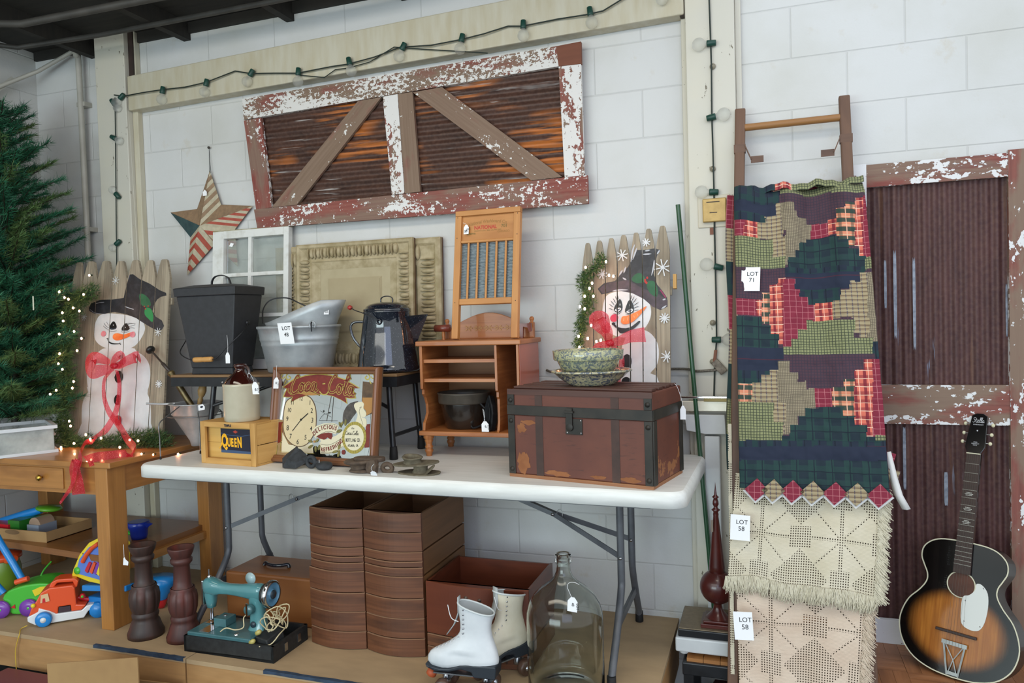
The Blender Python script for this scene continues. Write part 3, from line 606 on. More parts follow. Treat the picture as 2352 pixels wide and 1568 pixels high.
# ================================================================ DESK HUTCH, WASHBOARD, TRUNK, BOWLS
oak = wood('orange oak', '#96552a', '#bb7a44', '#8a4c20', 5, 75, .45, .15, .12)
oakd = wood('oak back panel', '#8c5f37', '#7c5230', None, 4, 30, .55, .1)
oakr = wood('reddish oak side', '#a2503a', '#ad5a40', None, 3, 12, .35, .05, .35)
x0, x1, yf, yb = -1.424, -.972, -.345, -.06
zt, zb = 1.240, .832
T = thing('desk_hutch', 'small orange oak tabletop hutch with shelves, carved gallery and turned feet', 'shelf unit', ((x0+x1)/2, -.2, TZ))
mb = M(); mb.box(x0-.016, x1+.012, yf-.008, yb+.005, zt-.021, zt, oak); mb.build('top_board', T, bevel=.004)
mb = M(); mb.box(x0-.012, x1+.012, yf-.008, yb, zb, zb+.020, oak); mb.build('base_board', T, bevel=.004)
Fs = lambda x: Fr((x, yf, 0), (0, 1, 0), (0, 0, 1))
dp = yb-yf
def side(x, th, m, name, zl):
    lo, hi, zc = zb+.0205, zt-.0215, zl
    cur = [(0, hi), (0, zc), (.012, zc-.005), (.012, zc-.025), (.03, zc-.04), (.045, zc-.07), (.048, zc-.11), (.030, zc-.135), (.014, zc-.15), (.008, lo)]
    mb = M(); mb.poly(Fs(x), [(dp-.006, hi)]+cur+[(dp-.006, lo)], 0, th, m); return mb.build(name, T)
side(x0, .012, oak, 'side_panel', 1.035); side(x1-.010, .010, oak, 'side_panel', 1.035)
mb = M(); mb.box(x1+.0002, x1+.003, yf+.008, yb-.01, 1.02, zt-.0215, oakr); mb.build('veneer', T)
xd = W(1138, 900, yf).x
mb = M(); mb.poly(Fs(xd), [(dp-.006, zt-.0215), (0, zt-.0215), (0, 1.028), (.012, 1.02), (.012, 1.0), (.02, .99), (.02, .90), (.008, .86), (.0, zb+.0205), (dp-.006, zb+.0205)], 0, .010, oak); mb.build('divider', T)
for py in (829, 874):
    z = W(1050, py, yf).z; mb = M(); mb.box(x0+.0125, xd-.0005 if True else 0, yf+.012, yb-.007, z-.007, z+.007, oak); mb.build('shelf', T)
mb = M(); mb.box(x0+.012, x1-.012, yb-.006, yb, zb+.02, zt-.021, oakd); mb.build('back_panel', T)
for x, y in ((x0+.022, yf+.02), (x0+.022, yb-.03), (x1-.022, yf+.02), (x1-.022, yb-.03)):
    mb = M(); mb.lathe([(.012, 0), (.014, .004), (.013, .01), (.017, .018), (.019, .026), (.014, .033), (.018, .038), (.018, .043), (.014, .047), (.015, .058), (.019, .068), (.018, .075), (.023, .079), (.023, .0915)], (x, y, TZ), oak, 20); mb.build('foot', T)
# gallery
Fg = Fr((x0, yb-.022, zt), (1, 0, 0), (0, 0, 1)); w = x1-x0
arch = [(.03, 0), (.03, .05), (.06, .052), (.085, .07)]+[(.09+(w-.18)*t, .078+.040*math.sin(math.pi*t)) for t in [i/14 for i in range(15)]]+[(w-.085, .07), (w-.06, .052), (w-.03, .05), (w-.03, 0)]
mb = M(); mb.poly(Fg, arch, -.006, .008, oak); gl = mb.build('gallery_board', T, bevel=.002)
mb = M()
for k in range(9):
    cx = w*.28+k*w*.055; 
    for a in (0.6, 2.5, 3.8, 5.6) if k % 2 == 0 else (.1, 3.1): 
        mb.poly(Fg, ell(cx+.010*math.cos(a), .048+.011*math.sin(a), .0085, .0035, 10, a), .008, .0105, wood('carved oak relief', '#b3814a', '#a87540', None, 5, 40, .5))
mb.build('carved_flowers', gl)
for xp in (x0+.020, x1-.020):
    mb = M(); mb.box(xp-.011, xp+.011, yb-.034, yb-.012, zt, zt+.068, oak); ps = mb.build('post', T, bevel=.002)
    mb = M(); mb.lathe([(.010, 0), (.006, .004), (.010, .012), (.011, .018), (.007, .025), (0, .027)], (xp, yb-.023, zt+.068), oak, 16); mb.build('finial', ps)
drk = wood('dark cherry dowel', '#6b2f22', '#7b3a2a', None, 5, 40, .35, .05, .2)
mb = M(); mb.lathe([(0, 0), (.0165, 0), (.0165, .075), (0, .075)], (x0-.02, yb-.07, zt+.052), drk, 20, (1, -.05, 0)); mb.build('dowel_holder', T)
mb = M(); mb.lathe([(.008, 0), (.006, .008), (.008, .02), (.006, .03), (.008, .038)], (x0+.02, yb-.07, zt), oak, 12); mb.build('spindle', T)
mb = M(); F = Fr((x1-.085, yb-.07, zt), (1, 0, 0), (0, 0, 1)); mb.poly(F, [(.0, .062), (.01, .066), (.05, .064), (.078, .066), (.078, .03), (.068, .026), (.060, .046), (.040, .05), (.038, 0), (.026, 0), (.024, .044), (.012, .036)], -.006, .006, drk); mb.build('bracket', T)
# --- things on its lower shelf
SZ = zb+.0203
t_ = thing('crock', 'dark brown stoneware crock with a lighter rim band, in the bottom of the oak hutch', 'crock', (-1.27, -.225, SZ))
crk = mat('black-brown glaze', '#1b1714', '#2a211b', 10, rough=.22, coat=.4); crb = mat('dusty band glaze', '#4a443c', '#3a352f', 16, rough=.4)
mb = M(); mb.lathe([(0, .002), (.078, 0), (.085, .006), (.098, .06), (.105, .107), (.105, .109)], (-1.272, -.225, SZ), crk, 40, sc=(1, .9)); mb.build('bowl', t_)
mb = M(); mb.lathe([(.105, .109), (.113, .111), (.116, .116), (.117, .150), (.120, .153), (.119, .158), (.113, .158), (.108, .146), (.095, .06), (.06, .02), (0, .018)], (-1.272, -.225, SZ), crb, 40, sc=(1, .9), cap=False); mb.build('rim', t_)
iron_b = mat('blued cast iron', '#17181b', '#24262a', 30, rough=.35, metal=.4, bmp=.1)
px = W(1125, 990, -.30)
t_ = thing('flat_iron', 'black sad iron standing on its heel beside the crock', 'flat iron', (px.x, -.27, SZ))
F = Fr((W(1113, 995, -.29).x, -.29, SZ+.002), (.85, -.53, 0), (.20, .12, 1))
mb = M(); mb.poly(F, [(.0, .0), (.058, 0), (.064, .03), (.060, .07), (.045, .11), (.020, .148), (.012, .150), (.0, .12), (-.006, .06)], -.014, .014, iron_b); mb.build('soleplate', t_, bevel=.005)
mb = M(); mb.poly(F, [(.010, .02), (.044, .02), (.048, .05), (.040, .09), (.022, .120), (.010, .09)], .0142, .018, iron_b); mb.build('cap', t_, bevel=.002)
A = F.p(-.062, .012, .03); B = F.p(-.060, .105, .03)
mb = M(); mb.lathe([(0, 0), (.010, .002), (.0135, .012), (.0145, .05), (.0135, .088), (.010, .098), (0, .1)], A, mat('black wooden grip', '#1b1a1a', '#2a2826', 30, rough=.4), 16, B-A); mb.build('grip', t_)
mb = M(); mb.tube(smooth_line([A, F.p(-.045, .0, .025), F.p(.0, .02, .012)], 4), .005, iron_b, 8); mb.tube(smooth_line([B, F.p(-.045, .118, .025), F.p(.0, .09, .012)], 4), .005, iron_b, 8); mb.build('handle_frame', t_)
Ft = Fr(W(1107, 991, -.345), (1, 0, 0), (0, -.05, 1)); paper_tag(t_, Ft, 0, 0, .032, .045, [('LOT', .85, .62, .26, -1.5), ('49', .42, .60, .26, -1.4)], [(.013, .042), (.016, .075), (.010, .098), (.012, .075), (.017, .045)])
# ---------------- washboard
wbw = wood('washboard pine', '#b97f45', '#c68c50', '#ac7139', 4, 50, .45, .08)
F = leany(W(1040, 771, -.245).x, -.235, zt+.0015, 9.0, -1.5)
T = thing('washboard', 'tall wooden washboard with a ribbed glass panel, standing on the oak hutch', 'washboard', F.o)
gx = lambda a, b: F.px(a, b)
wid = (gx(1194, 768)[0]+gx(1199, 490)[0])/2; H = gx(1120, 484)[1]; st = .030
zr = gx(1120, 552)[1]; zr0 = gx(1120, 560)[1]; zl1, zl0 = gx(1120, 686)[1], gx(1120, 700)[1]
for a in (0, wid-st):
    mb = M(); mb.fbox(F, a, a+st, 0, H-.024, 0, .028, wbw); mb.build('stile', T, bevel=.002)
mb = M(); mb.fbox(F, 0, wid, H-.0238, H, -.002, .030, wbw); mb.build('top_rail', T, bevel=.003)
mb = M(); mb.fbox(F, st, wid-st, zr+.0, H-.024, .004, .016, wbw); hd = mb.build('header_board', T)
mb = M(); mb.fbox(F, st, wid-st, zr-.012, zr+.0, .004, .026, wbw); mb.build('rail', T, bevel=.003)
mb = M(); mb.fbox(F, st, wid-st, zl0, zl1, .004, .026, wbw); mb.build('rail', T, bevel=.003)
rib = mat('ribbed grey glass', '#5d6a70', '#7c898e', 60, (1, 1, 3), rough=.18, spec=.8)
rows = []; n = 110
for i in range(n+1):
    t = zl1+(zr-.012-zl1)*i/n; rows.append([F.p(st+(wid-2*st)*j/12, t, .008+.0022*math.sin(i*math.pi*2/5.5)) for j in range(13)])
mb = M(); mb.grid(rows, rib, True); mb.build('rub_panel', T)
for k in range(5):
    a = st+(wid-2*st)*(k+.80)/5.6; mb = M(); mb.tube([F.p(a, zl1-.002, .018), F.p(a, zr-.01, .018)], .0052, wbw, 10); mb.build('spindle', T)
for a in (.012, wid-.012):
    for b in (zl0+.01, zr+.012, H-.03):
        mb = M(); mb.lathe([(.0022, 0), (0, .001)], F.p(a, b, .0282), wire, 8, F.n); mb.build('nail', T)
mb = M(); olive = mat('faded olive print', '#6e6230'); redp = mat('red print', '#b8402f')
cx = wid/2; text(mb, F, 'National Washboard Co.', cx, H-.058, .021, .0165, mat('faded tan print', '#9c6f38'), align='CENTER', bold=.015, arc=.34, sx=.86)
text(mb, F, 'NATIONAL', cx-.012, H-.086, .023, .0165, redp, bold=.035, align='CENTER', sx=.92)
text(mb, F, '701', cx+.062, H-.084, .020, .0165, olive, bold=.01); text(mb, F, 'NO.', cx-.104, H-.084, .015, .0165, olive, bold=.01, sx=.8)
text(mb, F, 'MADE IN U.S.A.  REG. U.S. PAT. OFF.', cx, H-.0955, .0075, .0165, olive, align='CENTER', sx=1.1)
text(mb, F, 'MEMPHIS', cx-.100, H-.108, .0105, .0165, olive, bold=.02); text(mb, F, 'CHICAGO', cx+.045, H-.106, .0125, .0165, mat('faded tan print', '#9c6f38'), bold=.02)
mb.build('printed_lettering', hd)
paper_tag(T, Fr(F.at(1065, 538, .03), F.u, F.v), 0, 0, .024, .042, [('$5', .12, .2, .36, 0), ('29', .52, .36, .3, .2)], [(.012, .038), (.011, .045), (-.004, .052)])
# ---------------- trunk
A, B = V((-.916, -.652, TZ)), V((-.366, -.770, TZ))
Ft = Fr(A, B-A, (0, 0, 1)); tw, td, thh = (B-A).length, .30, 0
zc = Ft.px(1500, 903)[1]; zl = Ft.px(1490, 967)[1]; print('trunk h', zc, zl)
brick = mat('worn oxblood trunk canvas', '#6b3a30', '#5a2d25', 7, rough=.62, bmp=.25, bd=.002, detail=8)
def trunkmat():
    m, nt, b = newmat('scuffed trunk panel'); v = coords(nt, 'obj', (1, 1, 1)); n1, r1 = noisef(nt, v, 6, .35, .65, 8); n2, r2 = noisef(nt, v, 5.5, .655, .67, 6, .65); n3, _ = noisef(nt, coords(nt, 'obj', (.6, .6, 3)), 30, .6, .75, 5)
    c = mixc(nt, n1, '#5a3025', '#693a2b'); c = mixc(nt, n3, c, '#4a2a22'); c = mixc(nt, n2, c, '#8f5c38'); nt.links.new(c, b.inputs['Base Color']); setb(b, rough=.55); bump(nt, b, mth(nt, 'SUBTRACT', r1, mth(nt, 'MULTIPLY', n2, .5)), .5, .002); return m
tmat = trunkmat(); strap = mat('blackened tin strap', '#25231f', '#35302a', 14, rough=.5, metal=.25, bmp=.2)
slat = wood('dark trunk slat', '#43271f', '#55342a', None, 5, 40, .5)
tanc = mat('exposed tan backing', '#95603a', '#83502e', 18, rough=.8, bmp=.2)
T = thing('steamer_trunk', 'small antique reddish-brown trunk with black straps, on the right end of the white table', 'trunk', tuple(Ft.p(tw/2, 0, -td/2)))
mb = M(); mb.fbox(Ft, 0, tw, .012, zl, -td, 0, tmat); mb.build('body', T, bevel=.004)
mb = M(); mb.fbox(Ft, 0, tw, 0, .012, -td, .002, wood('trunk base lath', '#8c5a38', '#9b6a45')); mb.build('base_lath', T)
mb = M(); mb.fbox(Ft, 0, tw, zl+.001, zc, -td, 0, tmat); lid = mb.build('lid', T, bevel=.005)
for b in range(4):
    c = -td*(.16+b*.235); mb = M(); mb.fbox(Ft, .01, tw-.01, zc, zc+.010, c-.022, c+.022, slat); mb.build('slat', lid, bevel=.003)
mb = M(); mb.fbox(Ft, -.002, tw+.002, zl+.001, zl+.036, .0, .004, strap); mb.build('lid_strap', lid)
mb = M(); mb.fbox(Ft, tw, tw+.004, zl+.001, zl+.036, -td, .0, strap); mb.build('lid_strap', lid)
mb = M(); mb.fbox(Ft, -.001, tw+.001, zc-.018, zc+.002, -.004, .003, slat); mb.build('lid_edge', lid)
for a in (0, tw-.028):
    for lo, hi, p in ((.0125, zl-.001, T), (zl+.037, zc-.018, lid)):
        mb = M(); mb.fbox(Ft, a, a+.028, lo, hi, .0, .005, strap); s_ = mb.build('corner_strap', p, bevel=.001)
        for bb in (lo+.018, hi-.02):
            if hi-lo > .05 or bb == lo+.018:
                mb = M(); mb.lathe([(.009, 0), (.008, .004), (0, .006)], Ft.p(a+.014, bb, .005), strap, 12, Ft.n); mb.build('rivet', s_)
mb = M(); mb.fbox(Ft, tw, tw+.005, .0125, zl-.001, -.03, .0, strap); mb.build('corner_strap', T); mb = M(); mb.fbox(Ft, tw, tw+.005, .0125, zl-.001, -td, -td+.03, strap); mb.build('corner_strap', T)
for a in (tw*.205, tw*.735):
    mb = M(); mb.fbox(Ft, a, a+.030, .0125, zl-.001, .0, .0015, mat('dark painted band', '#3a2822', '#4a322a', 14, rough=.6)); mb.build('painted_band', T)
    mb = M(); mb.fbox(Ft, a, a+.030, zl+.037, zc-.019, .0, .0015, mat('dark painted band', '#3a2822')); mb.build('painted_band', lid)
mb = M(); mb.fbox(Ft, tw*.425, tw*.425+.066, zl-.060, zl-.004, .0, .004, strap); lk = mb.build('lock_plate', T, bevel=.001)
mb = M(); mb.fbox(Ft, tw*.425+.006, tw*.425+.030, zl-.040, zl+.034, .0045, .011, strap); mb.lathe([(.015, 0), (.014, .006), (0, .007)], Ft.p(tw*.425+.018, zl-.034, .005), strap, 16, Ft.n); mb.fbox(Ft, tw*.425+.001, tw*.425+.035, zl+.016, zl+.024, .011, .014, strap); mb.build('latch_hasp', lid, bevel=.001)
for i, (u, v_) in enumerate(((.006, .006), (.06, .006), (.06, .05))): mb = M(); mb.lathe([(.003, 0), (0, .002)], Ft.p(tw*.425+u, zl-.060+v_, .004), steel, 8, Ft.n); mb.build('rivet', lk)
# torn paper patches
def patch(cx, cy, rx, ry, seed, name='torn_patch'):
    random.seed(seed); pts = [(cx+rx*(1+random.uniform(-.35, .3))*math.cos(a), cy+ry*(1+random.uniform(-.35, .3))*math.sin(a)) for a in [2*math.pi*i/22 for i in range(22)]]
    mb = M(); mb.poly(Ft, pts, .0002, .0007, tanc); mb.build(name, T)
patch(.062, .058, .026, .038, 3); patch(.205, .026, .05, .010, 4); patch(.36, .026, .028, .006, 5); patch(tw-.085, .026, .036, .009, 6); patch(.055, zl-.048, .020, .018, 8); patch(.085, zl-.026, .034, .009, 9)
random.seed(11)
Fe = Fr(Ft.p(tw+.006, zl+.002, -td+.035), -Ft.n, (0, 0, 1)); Fe = Fr(Ft.at(1564, 965, .0)+V((.012, .235, 0)), (1, 0, 0), (0, 0, 1))
Fe = Fr(Ft.p(tw+.008, zl-.026, -td+.03), V((.35, -.93, 0)), (0, 0, 1)); Fe = Fr(Ft.p(tw+.008, zl-.028, -td+.035), (1, .0, 0), (0, 0, 1))
paper_tag(T, Fe, 0, 0, .020, .050, [], [(.010, .045), (.004, .08), (-.012, .125), (-.03, .13)])
# ---------------- spongeware bowls
def sponge(name, c1, c2, c3, s):
    m, nt, b = newmat(name); v = coords(nt, 'obj', (1, 1, 1.4)); n1, r = noisef(nt, v, s, .47, .54, 5, .6, 1.5); n2, _ = noisef(nt, v, s*.6, .5, .6, 4)
    c = mixc(nt, mth(nt, 'MULTIPLY', n1, .9), c1, c2); c = mixc(nt, mth(nt, 'MULTIPLY', n2, .25), c, c3); nt.links.new(c, b.inputs['Base Color']); setb(b, rough=.2, coat=.5); return m
sp1 = sponge('green-blue sponge glaze', '#b3b189', '#56626e', '#8f9a72', 60); sp2 = sponge('blue sponge glaze', '#bdb592', '#3f4c66', '#98a283', 48); sp0 = sponge('plain ribbed glaze', '#9fa27c', '#8c9272', '#959a74', 30)
ztop = TZ+zc+.0103
bc = Ft.p(Ft.px(1356, 880, -.14)[0], 0, -.15); bc = V((bc.x, bc.y, ztop))
zr2 = W(1356, 855, bc.y).z-ztop; s2 = (W(1447, 862, bc.y).x-W(1265, 862, bc.y).x)/2; print('bowl', zr2, s2, bc)
h2 = .056
t_ = thing('sponge_bowl', 'wide shallow blue spongeware bowl with a rolled rim, resting on the trunk lid', 'bowl', tuple(bc), 'spongeware bowls')
mb = M(); mb.lathe([(0, .002), (s2*.55, 0), (s2*.58, .003), (s2*.80, h2*.5), (s2*.93, h2*.84), (s2*.98, h2*.86), (s2*1.0, h2*.93), (s2*.97, h2*1.0), (s2*.93, h2*.98), (s2*.86, h2*.78), (s2*.62, h2*.3), (0, .010)], bc, sp2, 64, mod=lambda a, z: 1+.012*math.sin(18*a)*(z > h2*.8)); mb.build('bowl', t_)
s1 = (W(1432, 815, bc.y).x-W(1272, 815, bc.y).x)/2; z1 = bc+V((-.010, 0, h2*.30)); h1 = .125-.012
t_ = thing('sponge_bowl', 'deep green spongeware bowl with wide collar rim, nested in the wider blue bowl', 'bowl', tuple(z1), 'spongeware bowls')
mb = M(); mb.lathe([(0, .001), (s1*.62, 0), (s1*.68, .010), (s1*.80, h1*.50), (s1*.86, h1*.66)], z1, sp0, 56, mod=lambda a, z: 1+.004*math.sin(60*a)*(z < h1*.5)); mb.build('body', t_)
mb = M(); mb.lathe([(s1*.86, h1*.66), (s1*.96, h1*.67), (s1*.98, h1*.70), (s1*1.0, h1*.98), (s1*.985, h1), (s1*.94, h1*.99), (s1*.90, h1*.7), (s1*.7, h1*.2), (0, .012)], z1, sp1, 56, cap=False); mb.build('collar', t_)
# ================================================================ CRATE, JUG, MIRROR CLOCK, IRONWARE, STRAINER
pinec = wood('crate pine', '#c29350', '#d1a361', '#ad7c3c', 4, 35, .6, .12)
pined = wood('crate inner panel', '#c99b4f', '#d7ad63', None, 3, 20, .6, .08)
A = V((-2.337, -.655, TZ)); B = V((-2.026, -.690, TZ))
Fc = Fr(A, B-A, (0, 0, 1)); cw = (B-A).length; ch = .182; cd = .19
T = thing('fruit_crate', 'small pine fruit crate with a dark paper label lettered in yellow, under the stoneware jug', 'crate', tuple(Fc.p(cw/2, 0, -cd/2)))
fr = .026
mb = M(); mb.fbox(Fc, 0, fr, 0, ch, -.014, 0, pinec); mb.build('end_post', T, bevel=.002); mb = M(); mb.fbox(Fc, cw-fr, cw, 0, ch, -.014, 0, pinec); mb.build('end_post', T, bevel=.002)
mb = M(); mb.fbox(Fc, fr, cw-fr, 0, fr*.95, -.014, -.0004, pinec); mb.build('end_rail', T); mb = M(); mb.fbox(Fc, fr, cw-fr, ch-fr*.85, ch, -.014, -.0004, pinec); tr = mb.build('end_rail', T)
mb = M(); mb.fbox(Fc, 0.004, cw-.004, .004, ch*.49, -.034, -.028, pined); mb.fbox(Fc, .004, cw-.004, ch*.495, ch-.004, -.034, -.028, pined); pn = mb.build('end_panel', T)
mb = M(); mb.fbox(Fc, 0.0, cw, 0, .008, -cd, -.0142, pinec); mb.build('bottom_slats', T)
mb = M(); mb.fbox(Fc, 0, cw, ch-.007, ch, -.095, -.0142, pinec); mb.build('top_slat', T); mb = M(); mb.fbox(Fc, 0.0, cw, ch-.007, ch, -cd, -.098, pinec); mb.build('top_slat', T)
for a in (0, cw-.006):
    mb = M(); mb.fbox(Fc, a, a+.006, .009, ch*.47, -cd, -.0142, pinec); mb.build('side_slat', T); mb = M(); mb.fbox(Fc, a, a+.006, ch*.49, ch-.0075, -cd, -.0142, pinec); mb.build('side_slat', T)
mb = M(); mb.fbox(Fc, .004, cw-.004, .009, ch-.009, -cd, -cd+.008, pined); mb.build('end_panel', T)
q = lambda cx, cy: Fc.px(380+cx/4.9, 780+cy/4.9, -.028)
l0, l1 = q(632, 1265), q(958, 1012)
mb = M(); navy = mat('navy label paper', '#181b2e'); mb.fbox(Fc, l0[0], l1[0], l0[1], l1[1], -.028, -.0272, navy); lb = mb.build('paper_label', T)
lw, lh = l1[0]-l0[0], l1[1]-l0[1]
mb = M(); yl = mat('yellow print', '#f2b21b'); 
FL = Fr(Fc.p(l0[0], l0[1], -.0270), Fc.u, Fc.v)
mb.poly(FL, [(0, 0), (lw, 0), (lw, lh*.10), (0, lh*.12)], 0.0002, .0004, mat('slate label band', '#3d5474')); mb.poly(FL, ell(lw*.5, lh*.88, .014, .007, 4), .0002, .0004, redp)
mb.poly(FL, [(-.0, lh*.80), (lw*.3, lh*.72), (lw*.7, lh*.70), (lw, lh*.78), (lw, lh*.80), (lw*.7, lh*.725), (lw*.3, lh*.745), (0, lh*.83)], .0002, .0004, mat('slate label band', '#3d5474'))
x = .004
for chh, s, yy in (('Q', .066, .015), ('U', .042, .026), ('E', .041, .027), ('E', .043, .025), ('N', .050, .022)):
    text(mb, FL, chh, x, lh*.20+yy*.3, s*1.18, .0006, yl, bold=.05, sx=.56); x += {'Q': .034, 'U': .0215, 'E': .018, 'N': .02}[chh]
mb.poly(FL, [(-.006, .018), (.004, .028), (.012, .055), (.008, .058), (-.001, .032), (-.012, .016)], .0005, .0008, yl)
for i in range(3): text(mb, FL, ('BRAND CALIFORNIA FRUIT' if i == 9 else ''), 0, 0, .01, .001, yl)
mb.build('label_print', lb)
mb = M(); text(mb, Fc, 'TEMPLE', cw*.52, ch-.018, .0135, .0004, mat('dark ink stamp', '#25252c'), bold=.05, align='CENTER', sx=.9); mb.build('ink_stamp', tr)
# ---- jug
jz = TZ+ch+.0002; jc = V((W(558, 950, -.60).x, -.605, jz)); r = .0755
T = thing('stoneware_jug', 'cream stoneware jug with a glossy brown neck, sitting on the fruit crate', 'jug', tuple(jc))
cr_gl = mat('cream stoneware glaze', '#bdb59f', '#b4ac95', 12, rough=.25, coat=.35); br_gl = mat('dark brown glaze', '#230a07', '#35120d', 14, rough=.08, coat=.7)
jh = W(558, 880, -.605).z-jz
mb = M(); mb.lathe([(0, .002), (r*.93, 0), (r*.97, .004), (r, .02), (r*1.0, jh-.012), (r*1.015, jh-.008), (r*1.015, jh-.001), (r*.93, jh+.001)], jc, cr_gl, 48); mb.build('body', T)
mb = M(); mb.lathe([(r*.95, jh), (r*.86, jh+.014), (r*.62, jh+.032), (r*.40, jh+.046), (r*.29, jh+.058), (r*.27, jh+.066), (r*.34, jh+.070), (r*.36, jh+.078), (r*.33, jh+.084), (r*.22, jh+.085), (r*.18, jh+.07)], jc, br_gl, 40); mb.build('neck', T)
mb = M(); mb.tube(smooth_line([jc+V((r*.30, -.004, jh+.072)), jc+V((r*.52, -.006, jh+.070)), jc+V((r*.66, -.008, jh+.055)), jc+V((r*.66, -.008, jh+.036)), jc+V((r*.58, -.006, jh+.028))], 5), .0075, br_gl, 10, flat=.7); mb.build('handle', T)
Fj = Fr(W(581, 905, -.675), (1, .15, 0), (0, -.12, 1)); paper_tag(T, Fj, 0, 0, .029, .052, [('LOT', .80, .50, .22, -1.5), ('48', .36, .50, .24, -1.5)], [(.014, .048), (.004, .075), (-.006, .09), (-.014, .083), (-.012, .072)])
# ---- mirror clock
F = Fr((-2.030, -.573, TZ+.0015), (.5, -.0385, 0), (0, 0, 1)); bk = V((-F.u.y, F.u.x, 0)); tl = math.radians(9); F = Fr(F.o, F.u, V((0, 0, 1))*math.cos(tl)+bk*math.sin(tl))
mw = F.px(870, 1000)[0]*.5+F.px(873, 900)[0]*.5; mh = F.px(750, 843)[1]; a_l = F.px(628, 950)[0]
T = thing('mirror_clock', 'wood-framed mirror clock with red banner script and oval dial, leaning beside the crate', 'clock', tuple(F.o))
frw = wood('stained frame wood', '#6e452b', '#8a5b3a', '#5b3721', 4, 60, .38, .1, .2)
fw = .030; th = .030
def rail(p0, p1, q1, q0):
    mb = M(); rows = []
    for t, c in ((0, -.004), (0, .018), (.12, .026), (.35, .030), (.55, .026), (.62, .020), (.85, .018), (1, .010), (1, .002)):
        P = (p0[0]+(q0[0]-p0[0])*t, p0[1]+(q0[1]-p0[1])*t); Q = (p1[0]+(q1[0]-p1[0])*t, p1[1]+(q1[1]-p1[1])*t); rows.append([F.p(P[0], P[1], c), F.p(Q[0], Q[1], c)])
    L = math.hypot(p1[0]-p0[0], p1[1]-p0[1]); o = random.random()*5; mb.grid(rows, frw, False, uvf=lambda i, j: (j*L+o, i*.006)); return mb.build('frame_rail', T)
x0m, x1m, y0m, y1m = a_l, mw, 0, mh
rail((x0m, y0m), (x1m, y0m), (x1m-fw, y0m+fw), (x0m+fw, y0m+fw)); rail((x1m, y0m), (x1m, y1m), (x1m-fw, y1m-fw), (x1m-fw, y0m+fw)); rail((x1m, y1m), (x0m, y1m), (x0m+fw, y1m-fw), (x1m-fw, y1m-fw)); rail((x0m, y1m), (x0m, y0m), (x0m+fw, y0m+fw), (x0m+fw, y1m-fw))
mb = M(); mb.fbox(F, x0m, x1m, y0m, y1m, -.012, -.0045, mat('backing board', '#5a4634')); mb.build('backing', T)
mb = M(); mb.fbox(F, x0m+.01, x1m-.01, y0m+.01, y1m-.01, .0, .002, mat('silvered mirror', '#dfe3e1', metal=1, rough=.02)); mir = mb.build('mirror', T)
m_ = lambda cx, cy: F.px(620+cx/5.6, 820+cy/5.6, .002)
P = lambda pts: [m_(*p) for p in pts]
cream_p = mat('cream print', '#d9d0b2', rough=.4); gold = mat('gold print', '#c2b15c', '#a99945', 40, rough=.35, metal=.3); red_p = mat('deep red print', '#6f231b', '#7c2a20', 60, rough=.35); blk = mat('black print', '#17150f'); tanp = mat('tan print', '#a9793f'); brn = mat('brown print', '#6b5238', '#4b3828', 30)
Lr = [.0021+.0003*i for i in range(20)]
mb = M()
def pl(pts, lv, m, sm=0):
    q = P(pts); q = smooth_line(q, sm, True) if sm else q; mb.poly(F, q, Lr[lv], Lr[lv], m)
def st(pts, w, lv, m, sm=4, tp=None):
    q = P(pts); q = smooth_line(q, sm) if sm else q; mb.ribbon(F, q, w, Lr[lv], m)
# side bands and fine border
pl([(112, 835), (165, 835), (160, 1075), (100, 1110)], 0, red_p); pl([(1235, 865), (1290, 858), (1278, 1160), (1215, 1165)], 0, red_p)
st([(1298, 730), (1280, 1160), (1250, 1300)], .0012, 1, blk, 0); st([(850, 1303), (1050, 1305), (1290, 1310)], .0012, 1, blk, 0); st([(762, 1240), (765, 1290)], .0012, 1, blk, 0)
pl([(155, 960), (150, 1225), (560, 1235), (545, 1100), (400, 1150), (240, 1120)], 0, cream_p)
st([(160, 850), (150, 1000), (130, 1215), (300, 1225), (570, 1240)], .0022, 2, gold, 0); st([(96, 1130), (82, 1265), (120, 1268)], .002, 2, gold, 0)
# clock dial
oval = [(385, 505), (470, 500), (530, 540), (572, 620), (590, 720), (590, 860), (575, 950), (535, 1040), (470, 1115), (385, 1145), (300, 1120), (225, 1050), (185, 950), (178, 850), (185, 700), (205, 600), (240, 550), (300, 520)]
pl([(p[0]+(p[0]-385)*.05, p[1]+(p[1]-830)*.035) for p in oval], 1, brn, 4); pl(oval, 2, mat('aged dial paper', '#cdbb93', '#d6c59f', 8), 4)
mb.build('printed_art', mir)
mb = M()
for s, cx, cy, z in (('1', 515, 615, 74), ('2', 538, 718, 78), ('3', 545, 842, 78), ('4', 530, 948, 74), ('5', 458, 1060, 74), ('6', 357, 1118, 78), ('7', 265, 1048, 78), ('8', 228, 940, 80), ('9', 224, 822, 74), ('10', 250, 705, 68), ('11', 290, 610, 64), ('12', 400, 555, 60)):
    q = m_(cx, cy); text(mb, F, s, q[0], q[1], z/5.6/620*1.35, Lr[4], blk, align='CENTER', sx=.85, bold=.005)
mb.build('numerals', mir)
mb = M(); st([(292, 948), (405, 803)], .0035, 6, blk, 0); st([(495, 722), (405, 803)], .0045, 7, blk, 0); q = m_(405, 803); mb.lathe([(.0045, 0), (.004, .004), (0, .005)], F.p(q[0], q[1], .003), blk, 12, F.n); mb.build('clock_hands', mir)
